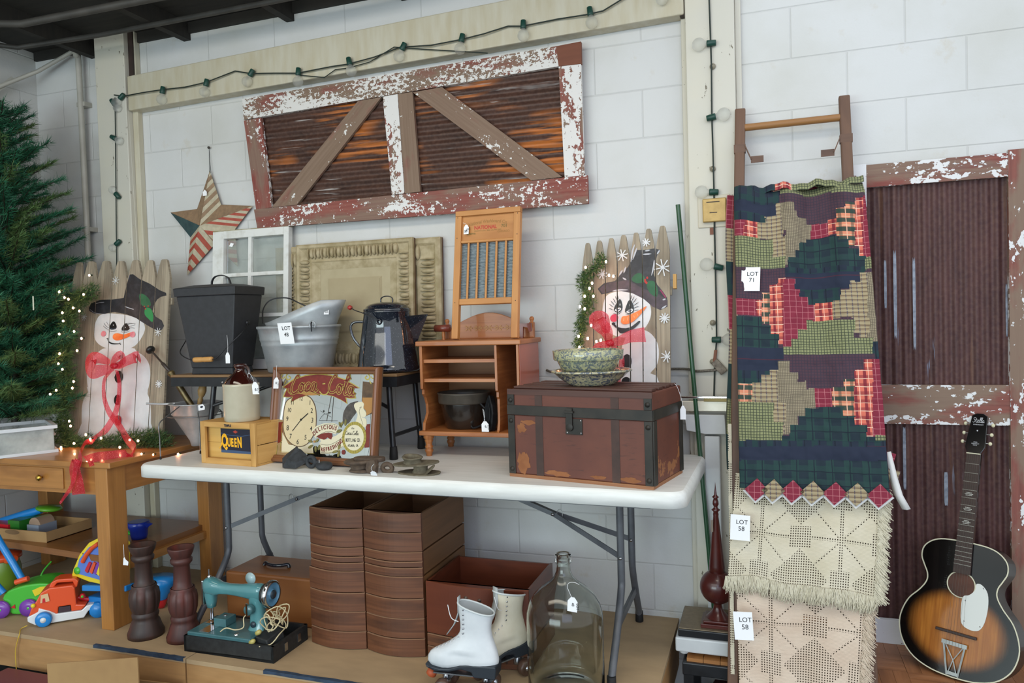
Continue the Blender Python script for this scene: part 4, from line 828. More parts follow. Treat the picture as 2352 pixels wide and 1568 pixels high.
# banner, scrolls, badge
mb = M()
ban = [(160, 385), (300, 280), (460, 228), (620, 208), (780, 225), (950, 275), (1070, 340), (1165, 400), (1060, 402), (1090, 450), (1110, 530), (1030, 535), (985, 525), (1000, 605), (930, 560), (830, 510), (720, 485), (600, 478), (480, 492), (370, 530), (265, 585), (285, 515), (230, 520), (165, 515), (190, 450), (215, 405)]
ban_in = [(p[0]+(640-p[0])*.035, p[1]+(400-p[1])*.075) for p in ban]
pl(ban, 2, gold); pl(ban_in, 3, red_p); pl([(250, 470), (420, 425), (520, 425), (620, 480), (500, 492), (380, 470)], 4, tanp, 3)
for sx_, cx in ((1, 230), (-1, 1260)):
    st([(cx-90*sx_*0+0, 205), (cx-60*sx_, 215), (cx-85*sx_, 255), (cx-60*sx_, 275), (cx-40*sx_, 250)], .004, 2, gold); st([(cx+60*sx_, 190), (cx, 215), (cx-25*sx_, 260), (cx+5*sx_, 290), (cx+35*sx_, 265), (cx+10*sx_, 240)], .005, 2, gold)
    st([(cx-20*sx_, 300), (cx-45*sx_, 345)], .004, 2, gold, 0)
# woman's portrait reduced to a plain tan figure with hair and scarf
pl([(1195, 310), (1345, 330), (1330, 720), (1240, 755), (1230, 690), (1200, 650), (1215, 600), (1180, 560)], 0, brn); pl([(1190, 520), (1335, 520), (1325, 700), (1245, 750), (1235, 690), (1205, 650), (1215, 605), (1188, 585)], 1, tanp)
pl([(1035, 590), (1140, 565), (1080, 620), (1120, 690), (1060, 780), (1010, 850), (945, 850), (940, 740), (975, 650)], 1, mat('charcoal print', '#3d3833', '#57504a', 50), 3)
pl([(1100, 590), (1180, 575), (1210, 600), (1205, 660), (1240, 720), (1225, 770), (1180, 770), (1240, 800), (1230, 900), (1110, 840), (1130, 740), (1085, 640)], 2, cream_p, 3); st([(1150, 655), (1180, 640), (1150, 700), (1200, 870)], .0012, 3, blk)
st([(790, 500), (730, 820)], .0028, 2, mat('charcoal print', '#3d3833'), 0); st([(820, 510), (795, 830)], .0028, 2, mat('charcoal print', '#3d3833'), 0); st([(630, 815), (870, 818)], .0016, 2, blk, 0); st([(640, 800), (690, 740), (770, 715)], .0012, 2, blk); st([(650, 690), (730, 740), (790, 770)], .0012, 2, blk); pl(ell(692, 694, 10, 12, 8), 3, blk); pl(ell(768, 714, 16, 10, 8), 3, blk)
# DELICIOUS / REFRESHING ribbon
pl([(540, 945), (600, 885), (700, 850), (820, 845), (890, 880), (850, 990), (760, 965), (680, 980), (585, 1045)], 3, cream_p, 0); pl([(600, 1020), (700, 975), (800, 980), (790, 1060), (740, 1030), (700, 1062)], 4, red_p, 2)
pl([(640, 1090), (740, 1110), (860, 1060), (960, 985), (950, 1150), (860, 1215), (760, 1245), (650, 1240)], 3, cream_p, 0)
pl([(640, 1020), (720, 1060), (850, 1010), (950, 940), (985, 960), (900, 1060), (780, 1110), (660, 1110)], 2, cream_p, 0)
for a in (0, .06):
    st([(560, 955), (610, 905), (710, 868), (820, 862), (880, 890)], .0012, 5, blk); st([(590, 1030), (690, 970), (770, 955), (850, 975)], .0012, 5, blk); st([(650, 1115), (750, 1130), (860, 1085), (950, 1015)], .0012, 5, blk); st([(660, 1225), (760, 1232), (850, 1205), (940, 1145)], .0012, 5, blk)
# leaves
leafm = mat('olive leaf print', '#857b42', '#6a6434', 60)
for cx, cy, rx, ry, a in ((520, 1080, 38, 18, -.3), (525, 1150, 45, 20, .5), (590, 1180, 20, 45, .1), (635, 1160, 22, 40, -.3), (610, 1070, 35, 18, .9), (905, 870, 18, 45, .5), (925, 860, 45, 18, 1.0), (975, 840, 20, 48, -.1), (890, 950, 45, 22, .4), (840, 1215, 50, 18, .3), (895, 1150, 22, 45, -.3), (885, 1240, 20, 48, -.2)):
    q = m_(cx, cy); mb.poly(F, ell(q[0], q[1], rx/5.6/600*1.0, ry/5.6/600, 12, a), Lr[6], Lr[6], leafm)
pl(ell(948, 1222, 24, 32, 14), 7, red_p); pl(ell(575, 1085, 14, 16, 10), 7, tanp)
# round badge
q = m_(1085, 1035); R = (m_(1240, 1035)[0]-m_(930, 1035)[0])/2; Ry = (m_(1085, 828)[1]-m_(1085, 1242)[1])/2
mb.poly(F, ell(q[0], q[1], R, Ry, 40), Lr[4], Lr[4], mat('gold print ring', '#a39440')); mb.poly(F, ell(q[0], q[1], R*.80, Ry*.80, 40), Lr[5], Lr[5], cream_p)
for i in range(28):
    a = i*math.pi*2/28; mb.ribbon(F, [(q[0]+R*.82*math.cos(a), q[1]+Ry*.82*math.sin(a)), (q[0]+R*.97*math.cos(a), q[1]+Ry*.97*math.sin(a))], .0012, Lr[5], brn)
mb.build('printed_art', mir)
# lettering
mb = M()
def arctext(s, pts, size, lv, m, sx=1.0, bold=.03):
    """letters set one by one along a curve"""
    c = smooth_line(P(pts), 10); L = [0]
    for i in range(1, len(c)): L.append(L[-1]+math.hypot(c[i][0]-c[i-1][0], c[i][1]-c[i-1][1]))
    for k, chh in enumerate(s):
        t = L[-1]*(k+.5)/len(s); i = max(j for j in range(len(L)) if L[j] <= t); i = min(i, len(c)-2); ang = math.atan2(c[i+1][1]-c[i][1], c[i+1][0]-c[i][0])
        f = (t-L[i])/(L[i+1]-L[i]); x, y = c[i][0]+(c[i+1][0]-c[i][0])*f, c[i][1]+(c[i+1][1]-c[i][1])*f
        text(mb, F, chh, x, y, size, Lr[lv], m, align='CENTER', rot=ang, sx=sx, bold=bold)
arctext('DELICIOUS', [(572, 1010), (640, 950), (720, 925), (800, 925), (860, 945)], .0235, 8, red_p, .8); arctext('REFRESHING', [(655, 1210), (740, 1205), (820, 1180), (890, 1135), (945, 1085)], .0225, 8, red_p, .75)
arctext('BOTTLING CO.', [(975, 1085), (1070, 1088), (1175, 1085)], .019, 8, blk, .5, .02); arctext('ATLANTA, GA.', [(1005, 1150), (1080, 1153), (1150, 1148)], .0135, 8, blk, .6, .02); q = m_(1070, 925); text(mb, F, 'the', q[0], q[1], .011, Lr[8], blk, align='CENTER')
# script lettering drawn stroke by stroke (units: em, x right, y up)
SCR = {
 'C': ([[(.62, .80), (.55, .93), (.42, .86), (.25, .55), (.17, .25), (.24, .04), (.42, .02), (.62, .16)]], .60),
 'D': ([[(.50, 1.02), (.62, .92), (.55, .78), (.40, .86), (.22, .58), (.12, .24), (.20, -.04), (.40, -.02), (.52, .18), (.50, .42), (.40, .50), (.32, .38), (.36, .16)]], .52),
 'o': ([[(.22, .48), (.10, .38), (.06, .18), (.14, .02), (.26, .06), (.33, .26), (.28, .44), (.20, .48), (.28, .40), (.42, .46)]], .36),
 'c': ([[(.34, .40), (.28, .48), (.16, .42), (.07, .20), (.14, .02), (.28, .06), (.42, .22)]], .36),
 'a': ([[(.34, .42), (.22, .48), (.10, .34), (.07, .12), (.16, .01), (.28, .14), (.37, .44), (.32, .14), (.38, .02), (.50, .14)]], .46),
 'l': ([[(.06, .16), (.22, .50), (.38, .92), (.36, 1.04), (.26, .92), (.16, .40), (.14, .08), (.22, .01), (.32, .12)], [(.10, .72), (.28, .76), (.48, .90)]], .28),
 '-': ([[(.05, .34), (.22, .36)]], .26)}
def script(word, x, y, s, base_fn, lv, mo, mi_, wo, wi):
    for chh in word:
        strokes, adv = SCR[chh]
        for k_ in strokes:
            pts = smooth_line([base_fn(x+px*s, y+py*s) for px, py in k_], 6); mb.ribbon(F, pts, wo, Lr[lv], mo)
            if wi: mb.ribbon(F, pts, wi, Lr[lv+1], mi_)
        x += adv*s
    return x
q0, q1 = m_(240, 480), m_(1040, 480); bw_ = q1[0]-q0[0]; hh = m_(640, 240)[1]-m_(640, 490)[1]
bend = lambda x, y: (x, y+.012*math.sin(math.pi*min(1, max(0, (x-q0[0])/bw_)))-.002)
s_ = hh*.98; wordw = sum(SCR[c][1] for c in 'CocaCola')+.3; kx = bw_/(wordw*s_)
bf = lambda x, y: bend(q0[0]+(x-q0[0])*kx, y)
x = script('Coca', q0[0], q0[1]+.004, s_, bf, 6, gold, red_p, .0108, .0058); x = script('-', x+.02, q0[1]+.01, s_, bf, 6, gold, red_p, .005, 0); script('Cola', x+.02*s_, q0[1]+.002, s_, bf, 6, gold, red_p, .0108, .0058)
# long sweeping tail under the capital C
tail = smooth_line(P([(250, 400), (240, 440), (290, 478), (400, 440), (500, 430), (600, 470), (640, 490)]), 6); mb.ribbon(F, tail, .006, Lr[6], gold); mb.ribbon(F, tail, .0026, Lr[7], red_p)
tail = smooth_line(P([(640, 440), (680, 480), (730, 475), (760, 430)]), 6); mb.ribbon(F, tail, .005, Lr[6], gold)
b0 = m_(968, 995); s2_ = (m_(970, 945)[1]-m_(970, 998)[1])*1.0; idf = lambda x, y: (b0[0]+(x-b0[0])*1.12, y)
x = script('Coca', b0[0], b0[1], s2_, idf, 8, blk, blk, .0018, 0); script('Cola', x+.05*s2_, b0[1], s2_, idf, 8, blk, blk, .0018, 0)
mb.build('printed_lettering', mir)
Ftg = Fr(F.at(628, 892, .032), F.u, F.v); paper_tag(T, Ftg, 0, 0, .028, .048, [('LOT', .78, .62, .24, -1.5), ('48', .35, .62, .24, -1.5)], [(.014, .044), (.012, .07), (.012, .10)])
# ---- rusty iron pieces in front of the mirror
irn = mat('black pitted iron', '#25282b', '#33363a', 60, rough=.75, bmp=.5, bd=.003); rst = mat('rusty brown iron', '#5f4f40', '#4a3c32', 40, rough=.8, bmp=.5, bd=.003); rst2 = mat('olive rusted iron', '#6b6350', '#544c3c', 45, rough=.8, bmp=.5, bd=.003)
def wob(rad, k=.05, sd=0): return lambda a, z: 1+k*math.sin(3*a+sd)+k*.6*math.sin(5*a+sd*2)
c = G(700, 1074, TZ)
T = thing('iron_plow_point', 'black cast-iron plow point with a ring end, leftmost ironware before the mirror clock', 'ironware', (c.x, c.y, TZ))
F2 = Fr((c.x-.11, c.y+.01, TZ+.001), (1, -.05, 0), (0, 0, 1))
mb = M(); pr = [[(-.0, .030, .0), (.028, .001, -.035), (.095, .002, -.042), (.125, .022, -.01)], [(.012, .046, .012), (.045, .030, -.034), (.095, .028, -.036), (.120, .030, -.004)], [(.055, .078, .025), (.062, .074, .012), (.080, .068, .015), (.105, .045, .018)]]
mb.grid([[F2.p(a, b, -cc+.03-.03) for a, b, cc in r] for r in pr], irn, False); mb.build('blade', T, solid=.010, bevel=.002)
mb = M(); mb.tube(smooth_line([F2.p(.105, .030, 0), F2.p(.14, .034, .004), F2.p(.165, .028, .008), F2.p(.19, .016, .012)], 4), [.014]*4+[.012]*4+[.011]*5, irn, 10); mb.build('shank', T)
mb = M(); mb.tube([F2.p(.150+.020*math.cos(t*.42), .028+.020*math.sin(t*.42), .014) for t in range(15)], .0085, irn, 8, True); mb.build('eye_ring', T)
mb = M(); mb.lathe([(.0, -.006), (.03, -.007), (.036, 0), (.034, .012), (.012, .016), (0, .016)], F2.p(.215, .012, .016), irn, 24, (.05, -.25, 1), sc=(1.05, .7)); mb.build('foot', T)
mb = M(); mb.tube([F2.p(.205, .030, .035), F2.p(.207, .042, .037)], .0012, mat('white card', '#f4f5f7'), 6); mb.build('string', T)
c = G(833, 1083, TZ)
T = thing('iron_pulley', 'rusty brown iron pulley block with a small eye, below the mirror clock corner', 'ironware', (c.x, c.y, TZ))
c.z = TZ
mb = M(); mb.lathe([(.046, .0), (.052, .003), (.050, .006), (.034, .012)], c+V((0, 0, .001)), rst, 30, sc=(1.1, .75)); mb.build('bottom_flange', T)
mb = M(); mb.lathe([(.034, .012), (.031, .018), (.036, .028), (.050, .034), (.056, .038), (.057, .044), (.050, .047), (.02, .046), (.018, .040), (0, .040)], c+V((-.012, 0, .002)), rst, 34, (-.06, -.06, 1), sc=(1.12, .8), cap=False); mb.build('sheave', T)
mb = M(); F3 = Fr(c+V((.01, .02, .046)), (1, 0, 0), (0, 1, 0)); mb.poly(F3, smooth_line([(-.05, -.02), (.0, -.034), (.05, -.028), (.075, -.010), (.07, .02), (.02, .03), (-.04, .02)], 3, True), -.006, .010, rst); mb.build('side_plate', T, bevel=.003)
mb = M(); mb.poly(Fr(c+V((.055, -.02, .0)), (1, -.1, 0), (0, 0, 1)), [(-.02, 0), (.018, 0), (.024, .03), (.016, .056), (-.018, .05), (-.026, .02)], -.012, .012, rst); mb.build('cheek', T, bevel=.004)
mb = M(); e = c+V((.108, .0, .018)); mb.tube([e+V((.021*math.cos(t*.42), .004, .0155*math.sin(t*.42))) for t in range(15)], .0095, rst, 8, True); mb.build('eye_ring', T)
paper_tag(T, Fr(W(853, 1091, c.y-.075), (1, 0, 0), (0, -.5, 1)), 0, 0, .026, .020, [], [(.013, .018), (.010, .034), (.018, .046), (.028, .056)])
c = G(960, 1088, TZ); c.z = TZ
T = thing('iron_bracket', 'olive-rusted iron spool bracket with flared plates, rightmost ironware on the white table', 'ironware', (c.x, c.y, TZ))
mb = M(); mb.poly(Fr(c+V((0, .0, .004)), (1, -.12, .0), (.02, 1, .10)), smooth_line([(-.085, -.012), (-.04, -.034), (.03, -.036), (.075, -.01), (.085, .03), (.03, .04), (-.05, .03)], 3, True), -.004, .004, rst2); mb.build('lower_plate', T, bevel=.002)
mb = M(); mb.lathe([(.030, .0), (.024, .012), (.024, .022), (.032, .034)], c+V((.012, 0, .006)), rst2, 20, sc=(1.2, .8)); mb.build('hub', T)
mb = M(); mb.poly(Fr(c+V((-.01, .0, .040)), (1, -.05, .06), (0, 1, .12)), smooth_line([(-.095, -.006), (-.06, -.03), (.0, -.036), (.06, -.028), (.095, .01), (.07, .035), (-.04, .036)], 3, True), -.0035, .0035, rst2); mb.build('upper_plate', T, bevel=.002)
mb = M(); mb.poly(Fr(c+V((.052, -.018, .016)), (.8, -.3, .6), (-.2, .9, .3)), smooth_line([(-.04, -.01), (.03, -.012), (.038, .01), (-.03, .018)], 3, True), -.003, .003, rst2); mb.build('strut', T, bevel=.002)
mb = M(); mb.lathe([(.030, .0), (.026, .010), (.030, .020), (.033, .024), (.026, .026), (.018, .020), (.016, .002)], c+V((-.022, .0, .044)), rst2, 22, (.05, -.25, 1), sc=(1.3, .85), cap=False, mod=wob(0, .06, 1)); mb.build('socket', T)
# ---- cone strainer on its wire stand, with pestle
al = mat('spun aluminium', '#b9bbbc', '#a9abac', 20, rough=.35, metal=.4)
cx0, cy0 = -2.632, -.355; zr = .963
T = thing('cone_strainer', 'aluminium cone strainer on a wire tripod stand, at the left end of the white table', 'strainer', (cx0, cy0, TZ))
mb = M(); mb.lathe([(.018, -.208), (.024, -.205), (.030, -.18), (.102, -.052), (.108, -.048), (.112, -.004), (.120, .0), (.122, .003), (.118, .004), (.110, .0), (.106, -.045), (.03, -.17), (.012, -.2)], (cx0, cy0, zr), al, 44, cap=False); mb.build('cone', T)
mb = M(); mb.tube(smooth_line([(cx0-.10, cy0-.02, zr+.0), (cx0-.16, cy0-.04, zr-.002), (cx0-.245, cy0-.055, zr+.002)], 5), .0055, al, 8, flat=.5); mb.build('handle', T)
sw = mat('dull wire', '#7b7d7f', metal=.8, rough=.35)
mb = M(); mb.tube([(cx0+.128*math.cos(t*.2618), cy0+.128*math.sin(t*.2618), zr-.055) for t in range(24)], .0022, sw, 6, True); sd = mb.build('stand_ring', T)
fl = G(373, 1055, TZ)
for fx, fy in ((fl.x-.01, fl.y), (cx0+.12, cy0-.11), (cx0+.02, cy0+.16)):
    d = V((fx-cx0, fy-cy0, 0)); u = d.normalized()
    mb = M(); mb.tube(smooth_line([(cx0+u.x*.12, cy0+u.y*.12, zr-.002), (cx0+d.x*.8, cy0+d.y*.8, zr-.038), (fx, fy, zr-.062), (fx, fy, .84), (fx, fy, TZ+.004)], 3), .0028, sw, 6); mb.lathe([(.004, 0), (.0045, .003), (.0035, .014)], (fx, fy, TZ), mat('black rubber', '#141415'), 8); mb.build('stand_leg', T)
Fq = Fr(W(456, 943, cy0-.115), (1, .2, .05), (0, -.25, 1)); mb = M(); mb.poly(Fq, [(0, 0), (.032, .004), (.036, .018), (.028, .032), (.004, .026)], 0, .0008, mat('white card', '#f4f5f7')); mb.poly(Fq, ell(.02, .018, .008, .005, 10, .3), .0009, .0012, mat('navy label paper', '#181b2e')); mb.build('sticker', T)
tw_ = wood('turned hardwood', '#a58452', '#8f6e40', None, 6, 40, .5)
b = V(W(452, 960, cy0)); t_ = W(467, 883, cy0+.01)
T = thing('wooden_pestle', 'turned wooden pestle with a ball end, standing up out of the cone strainer', 'pestle', (b.x, b.y, b.z-.05))
ax = (t_-b); L = ax.length
mb = M(); mb.lathe([(0, -.11), (.014, -.105), (.015, -.06), (.011, L*.2), (.0105, L*.45), (.013, L*.55), (.009, L*.62), (.016, L*.70), (.0205, L*.82), (.017, L*.95), (.008, L*1.02), (0, L*1.03)], b, tw_, 22, ax); mb.build('body', T)
# ---- brass spray pump leaning out of the strainer
p0, p1, p2, p3 = W(436, 925, -.35), W(392, 855, -.335), W(388, 848, -.334), W(348, 806, -.325)
T = thing('spray_pump', 'long brass hand spray pump with a black knob, leaning in the cone strainer', 'pump', tuple(p0))
ob = mat('tarnished brass tube', '#7b6a45', '#5d5038', 20, metal=.7, rough=.38)
ax = p1-p0; L = ax.length; mb = M(); mb.lathe([(.013, -.09), (.015, -.085), (.015, L*.94), (.0175, L*.95), (.0175, L*1.0), (.008, L*1.02)], p0, ob, 20, ax); mb.build('barrel', T)
ax = p3-p1; L = ax.length; mb = M(); mb.lathe([(.004, 0), (.004, L*.1), (.008, L*.12), (.009, L*.4), (.005, L*.46), (.0045, L*.97)], p1, mat('dark varnished rod', '#3a302a', rough=.4), 12, ax); mb.build('plunger_rod', T)
mb = M(); mb.lathe([(0, -.004), (.014, -.003), (.022, .003), (.023, .012), (.017, .021), (0, .024)], p3, mat('black wooden grip', '#1b1a1a'), 20, ax); mb.build('knob', T)
# ================================================================ SNOWMAN FENCES, GARLANDS, TREE
grey_pk = wood('weathered picket wood', '#857a69', '#b3a791', '#7a6f5f', 5, 110, .8, .35)
white_pt = mat('white craft paint', '#dcdfe0', '#d0d3d4', 14, rough=.5); hat_pt = mat('charcoal craft paint', '#26272b', '#3a3b40', 30, rough=.5, lo=.45, hi=.7)
plum = mat('plum craft paint', '#3a3036', '#51424a', 30, rough=.5); grn = mat('holly green paint', '#2f6b45', '#28593b', 20); grn2 = mat('bright holly paint', '#2f8a4c'); redc = mat('berry red paint', '#b3312b'); orng = mat('carrot orange paint', '#ea6a27', '#f08a4a', 20)
pink = mat('cheek pink paint', '#d9707c', '#e49aa0', 20); inkp = mat('black craft paint', '#15171a', rough=.4); bluep = mat('eye blue paint', '#46546b')
sheen_w = mat('grey brush stroke', '#b9bcc2')
def stroke_poly(pts, w, tp=None):
    n = len(pts); A, B = [], []
    for i in range(n):
        p, q = pts[max(0, i-1)], pts[min(n-1, i+1)]; dx, dy = q[0]-p[0], q[1]-p[1]; l = math.hypot(dx, dy) or 1e-6; k = (tp[i] if tp else 1)*w/2; A.append((pts[i][0]-dy/l*k, pts[i][1]+dx/l*k)); B.append((pts[i][0]+dy/l*k, pts[i][1]-dx/l*k))
    return A+B[::-1]
def fence(name, label, F, us, tops, zbot, shapes, pw_gap=.0022, dep=.014, tipf=.22, tiph=.085):
    """us: picket edges along u; tops: height of each picket; shapes: (outline, material) painted over the boards"""
    T = thing(name, label, 'wooden fence decoration', tuple(F.p((us[0]+us[-1])/2, zbot, 0)))
    for k in range(len(us)-1):
        a, b, t = us[k]+pw_gap, us[k+1]-pw_gap, tops[k]; w = b-a; mb = M()
        o = [(a, zbot), (b, zbot), (b, t-tiph), (b-w*.10, t-tiph*.62), (b-w*(.5-tipf*.8), t-.006), (b-w*.5+w*tipf*.5, t), (a+w*.5-w*tipf*.5, t), (a+w*(.5-tipf*.8), t-.006), (a+w*.10, t-tiph*.62), (a, t-tiph)]
        rx = random.random()*4
        mb.poly(F, o, -dep, 0, grey_pk)
        # grain must run up the board: swap uv
        for f in range(len(mb.uv)): mb.uv[f] = [(y+rx, x+rx) for x, y in mb.uv[f]]
        for lv, (pts, m) in enumerate(shapes):
            c = clipx(pts, a, b)
            if c: mb.poly(F, c, .0002+.00012*lv, .0002+.00012*lv, m)
        mb.build('picket', T)
    for zz in (.18, .74):
        mb = M(); mb.fbox(F, us[0]+.02, us[-1]-.02 if zz < .5 else us[-1]+.004, zbot+(tops[0]-zbot)*zz, zbot+(tops[0]-zbot)*zz+.035, -dep-.016, -dep, grey_pk); mb.build('crosspiece', T)
    return T
def star_shapes(c, r, m, n=4, w=.004, rot=.2):
    return [(stroke_poly([(c[0]+r*math.cos(a), c[1]+r*math.sin(a)), (c[0]-r*math.cos(a), c[1]-r*math.sin(a))], w), m) for a in [rot+math.pi*i/n for i in range(n)]]
# ---------- left fence
F1 = leany(W(157, 1000, -.335).x, -.335, .748, 7.0, 0)
e_px = [157, 181, 214, 249, 283, 317, 350, 383]
us = [F1.px(x, 800)[0] for x in e_px]; tops = [F1.px(x, y)[1] for x, y in ((170, 603), (199, 601), (231, 600), (268, 600), (300, 598), (335, 598), (366, 596))]
U = lambda pts, s=0: (lambda q: smooth_line(q, s, True) if s else q)([F1.px(120+x/5.6, 600+y/5.6) for x, y in pts])
Ul = lambda pts, w, s=4, tp=None: (lambda q: stroke_poly(q, w, [1-abs(2*i/(len(q)-1)-1)**2*.75 for i in range(len(q))] if tp else None))(smooth_line([F1.px(120+x/5.6, 600+y/5.6) for x, y in pts], s))
Lw = lambda pts, s=0: (lambda q: smooth_line(q, s, True) if s else q)([F1.px(120+x/4.613, 820+y/4.613) for x, y in pts])
sh = []
sh.append((Lw([(415, 300), (380, 370), (335, 440), (315, 540), (312, 700), (318, 860), (1035, 900), (1045, 700), (1040, 500), (1010, 390), (955, 310)], 3), white_pt))
sh.append((U([(700, 1115), (600, 1160), (500, 1260), (450, 1400), (450, 1560), (480, 1700), (560, 1810), (1130, 1810), (1220, 1680), (1260, 1500), (1250, 1340), (1190, 1230), (1080, 1150), (1030, 1115)], 3), white_pt))
sh.append((U([(620, 690), (560, 780), (540, 900), (555, 1010), (620, 1080), (720, 1120), (870, 1135), (1020, 1110), (1110, 1040), (1180, 920), (1190, 830), (1130, 740), (950, 690), (760, 670)], 3), white_pt))
sh.append((U([(470, 600), (500, 540), (620, 495), (780, 490), (920, 470), (940, 380), (970, 260), (1000, 170), (1040, 165), (1120, 225), (1260, 290), (1380, 370), (1465, 405), (1470, 440), (1400, 455), (1350, 490), (1310, 560), (1290, 640), (1330, 710), (1410, 760), (1440, 830), (1410, 880), (1340, 885), (1270, 850), (1170, 790), (1080, 730), (950, 680), (800, 650), (650, 680), (540, 670), (480, 640)]), hat_pt))
sh.append((U([(1125, 420), (1190, 430), (1250, 490), (1270, 560), (1230, 590), (1160, 570), (1125, 500)], 3), grn)); sh.append((U([(1200, 600), (1270, 610), (1300, 700), (1290, 780), (1240, 740), (1190, 680)], 3), grn2))
for c in ((1185, 580), (1235, 575), (1200, 610)): sh.append((ell(*U([c])[0], .0042, .0042, 8), redc))
sh += [(Ul([(935, 580), (990, 600), (1050, 618)], .004), sheen_w), (Ul([(560, 545), (620, 530), (670, 525)], .0025), sheen_w), (Ul([(1000, 180), (985, 230)], .004), bluep), (Ul([(490, 620), (560, 665), (700, 680)], .0016), sheen_w)]
# eyes
for pts, p2 in (([(795, 770), (760, 800), (735, 860), (770, 880), (815, 870), (832, 850), (825, 810)], (790, 820)), ([(955, 795), (920, 820), (893, 875), (930, 890), (980, 885), (1000, 865), (985, 830)], (945, 850))):
    sh.append((U(pts, 2), inkp)); sh.append((ell(*U([p2])[0], .0028, .0034, 8), white_pt)); sh.append((Ul([(p2[0]-50, p2[1]+35), (p2[0], p2[1]+50), (p2[0]+40, p2[1]+30)], .002), bluep))
for a in ([(660, 830), (700, 865), (735, 880)], [(670, 795), (700, 835), (735, 855)], [(705, 780), (720, 810), (745, 835)], [(975, 815), (1020, 800), (1075, 805)], [(985, 840), (1030, 830), (1070, 815)], [(960, 800), (1000, 795), (1050, 800)], [(985, 860), (1030, 855), (1065, 860)], [(720, 890), (780, 905), (835, 890)], [(890, 905), (950, 915), (1000, 895)]): sh.append((Ul(a, .0016, 3), inkp))
sh += [(ell(*U([(665, 932)])[0], .017, .015, 16), pink), (U([(785, 970), (800, 935), (850, 925), (930, 940), (1010, 915), (1060, 905), (1050, 935), (990, 970), (920, 1000), (840, 1018), (795, 1000)], 3), orng), (ell(*U([(1040, 942)])[0], .018, .015, 16), pink)]
sh += [(Ul([(718, 990), (735, 1035), (790, 1060), (885, 1058)], .0065, 4, 1), inkp), (Ul([(705, 992), (735, 985)], .003), inkp), (Ul([(875, 1045), (888, 1075)], .003), inkp)]
sh += [(Lw([(700, 145), (745, 160), (755, 215), (735, 260), (690, 270), (665, 215)], 2), inkp), (ell(*Lw([(695, 452)])[0], .0215, .027, 18), inkp), (ell(*Lw([(705, 670)])[0], .0215, .027, 18), mat('red pom paint', '#b02635'))]
for c, r in (((825, 250), .024), ((420, 720), .02), ((1370, 910), .022)): sh += star_shapes(U([c])[0], r, white_pt, 4, .0034)
sh += star_shapes(Lw([(1138, 283)])[0], .021, white_pt, 5, .004)
fence('snowman_fence', 'picket fence painted with a smiling snowman in a top hat, beside the tree', F1, us, tops, 0, sh, tiph=.10, tipf=.28)
# ---------- right fence (behind trunk and bowls)
F2 = leany(W(1338, 1000, -.235).x, -.215, TZ, 6.5, 0)
e2 = [1337, 1362, 1390, 1417, 1445, 1472, 1501, 1543]
R5 = lambda pts, s=0: (lambda q: smooth_line(q, s, True) if s else q)([F2.px(1300+x/3.92, 500+y/3.92) for x, y in pts])
Rl = lambda pts, w, s=4, tp=None: (lambda q: stroke_poly(q, w, [1-abs(2*i/(len(q)-1)-1)**2*.8 for i in range(len(q))] if tp else None))(smooth_line([F2.px(1300+x/3.92, 500+y/3.92) for x, y in pts], s))
us2 = [R5([(x, 700)])[0][0] for x in (143, 247, 355, 462, 578, 690, 808, 940)]; tops2 = [R5([p])[0][1] for p in ((183, 228), (290, 206), (393, 183), (505, 156), (620, 134), (722, 99), (840, 74))]
sh = [(R5([(530, 1100), (500, 1200), (500, 1500), (860, 1530), (845, 1490), (800, 1440), (760, 1400), (810, 1340), (835, 1260), (830, 1150), (790, 1070), (720, 1015), (600, 1000)], 3), white_pt), (R5([(300, 1500), (380, 1440), (760, 1400), (830, 1460), (860, 1560), (860, 1800), (300, 1800)], 2), white_pt),
 (R5([(380, 690), (340, 760), (328, 860), (345, 960), (400, 1040), (520, 1080), (650, 1050), (720, 980), (760, 900), (765, 820), (740, 760), (640, 690), (500, 660)], 3), white_pt),
 (R5([(285, 640), (340, 590), (440, 570), (500, 500), (560, 440), (600, 360), (640, 290), (700, 290), (800, 275), (850, 290), (820, 340), (800, 420), (790, 500), (820, 600), (870, 660), (910, 720), (915, 800), (850, 830), (780, 800), (700, 730), (620, 690), (540, 650), (440, 660), (370, 680), (320, 690)]), hat_pt),
 (R5([(300, 640), (360, 590), (560, 560), (700, 640), (840, 690), (915, 740), (915, 800), (850, 828), (780, 800), (700, 730), (600, 680), (450, 650), (330, 680)]), plum),
 (R5([(595, 540), (640, 500), (690, 510), (715, 570), (650, 590), (600, 570)], 3), grn), (R5([(730, 580), (790, 570), (825, 640), (820, 710), (770, 690), (735, 640)], 3), grn)]
for c in ((712, 560), (732, 540), (725, 585), (715, 575)): sh.append((ell(*R5([c])[0], .0045, .0055, 8), redc))
for a in ([(585, 400), (600, 300), (620, 240)], [(600, 380), (625, 310), (640, 270)], [(520, 500), (540, 440)], [(770, 520), (790, 440), (795, 380)], [(710, 300), (760, 290)], [(690, 330), (770, 325)], [(820, 330), (845, 290)], [(860, 820), (905, 790)], [(870, 740), (900, 730)], [(480, 520), (510, 470)], [(420, 660), (480, 650), (560, 650)], [(510, 540), (545, 560)]): sh.append((Rl(a, .007, 3, 1), sheen_w))
sh.append((Rl([(850, 650), (900, 720)], .006), mat('magenta dab', '#8e3357')))
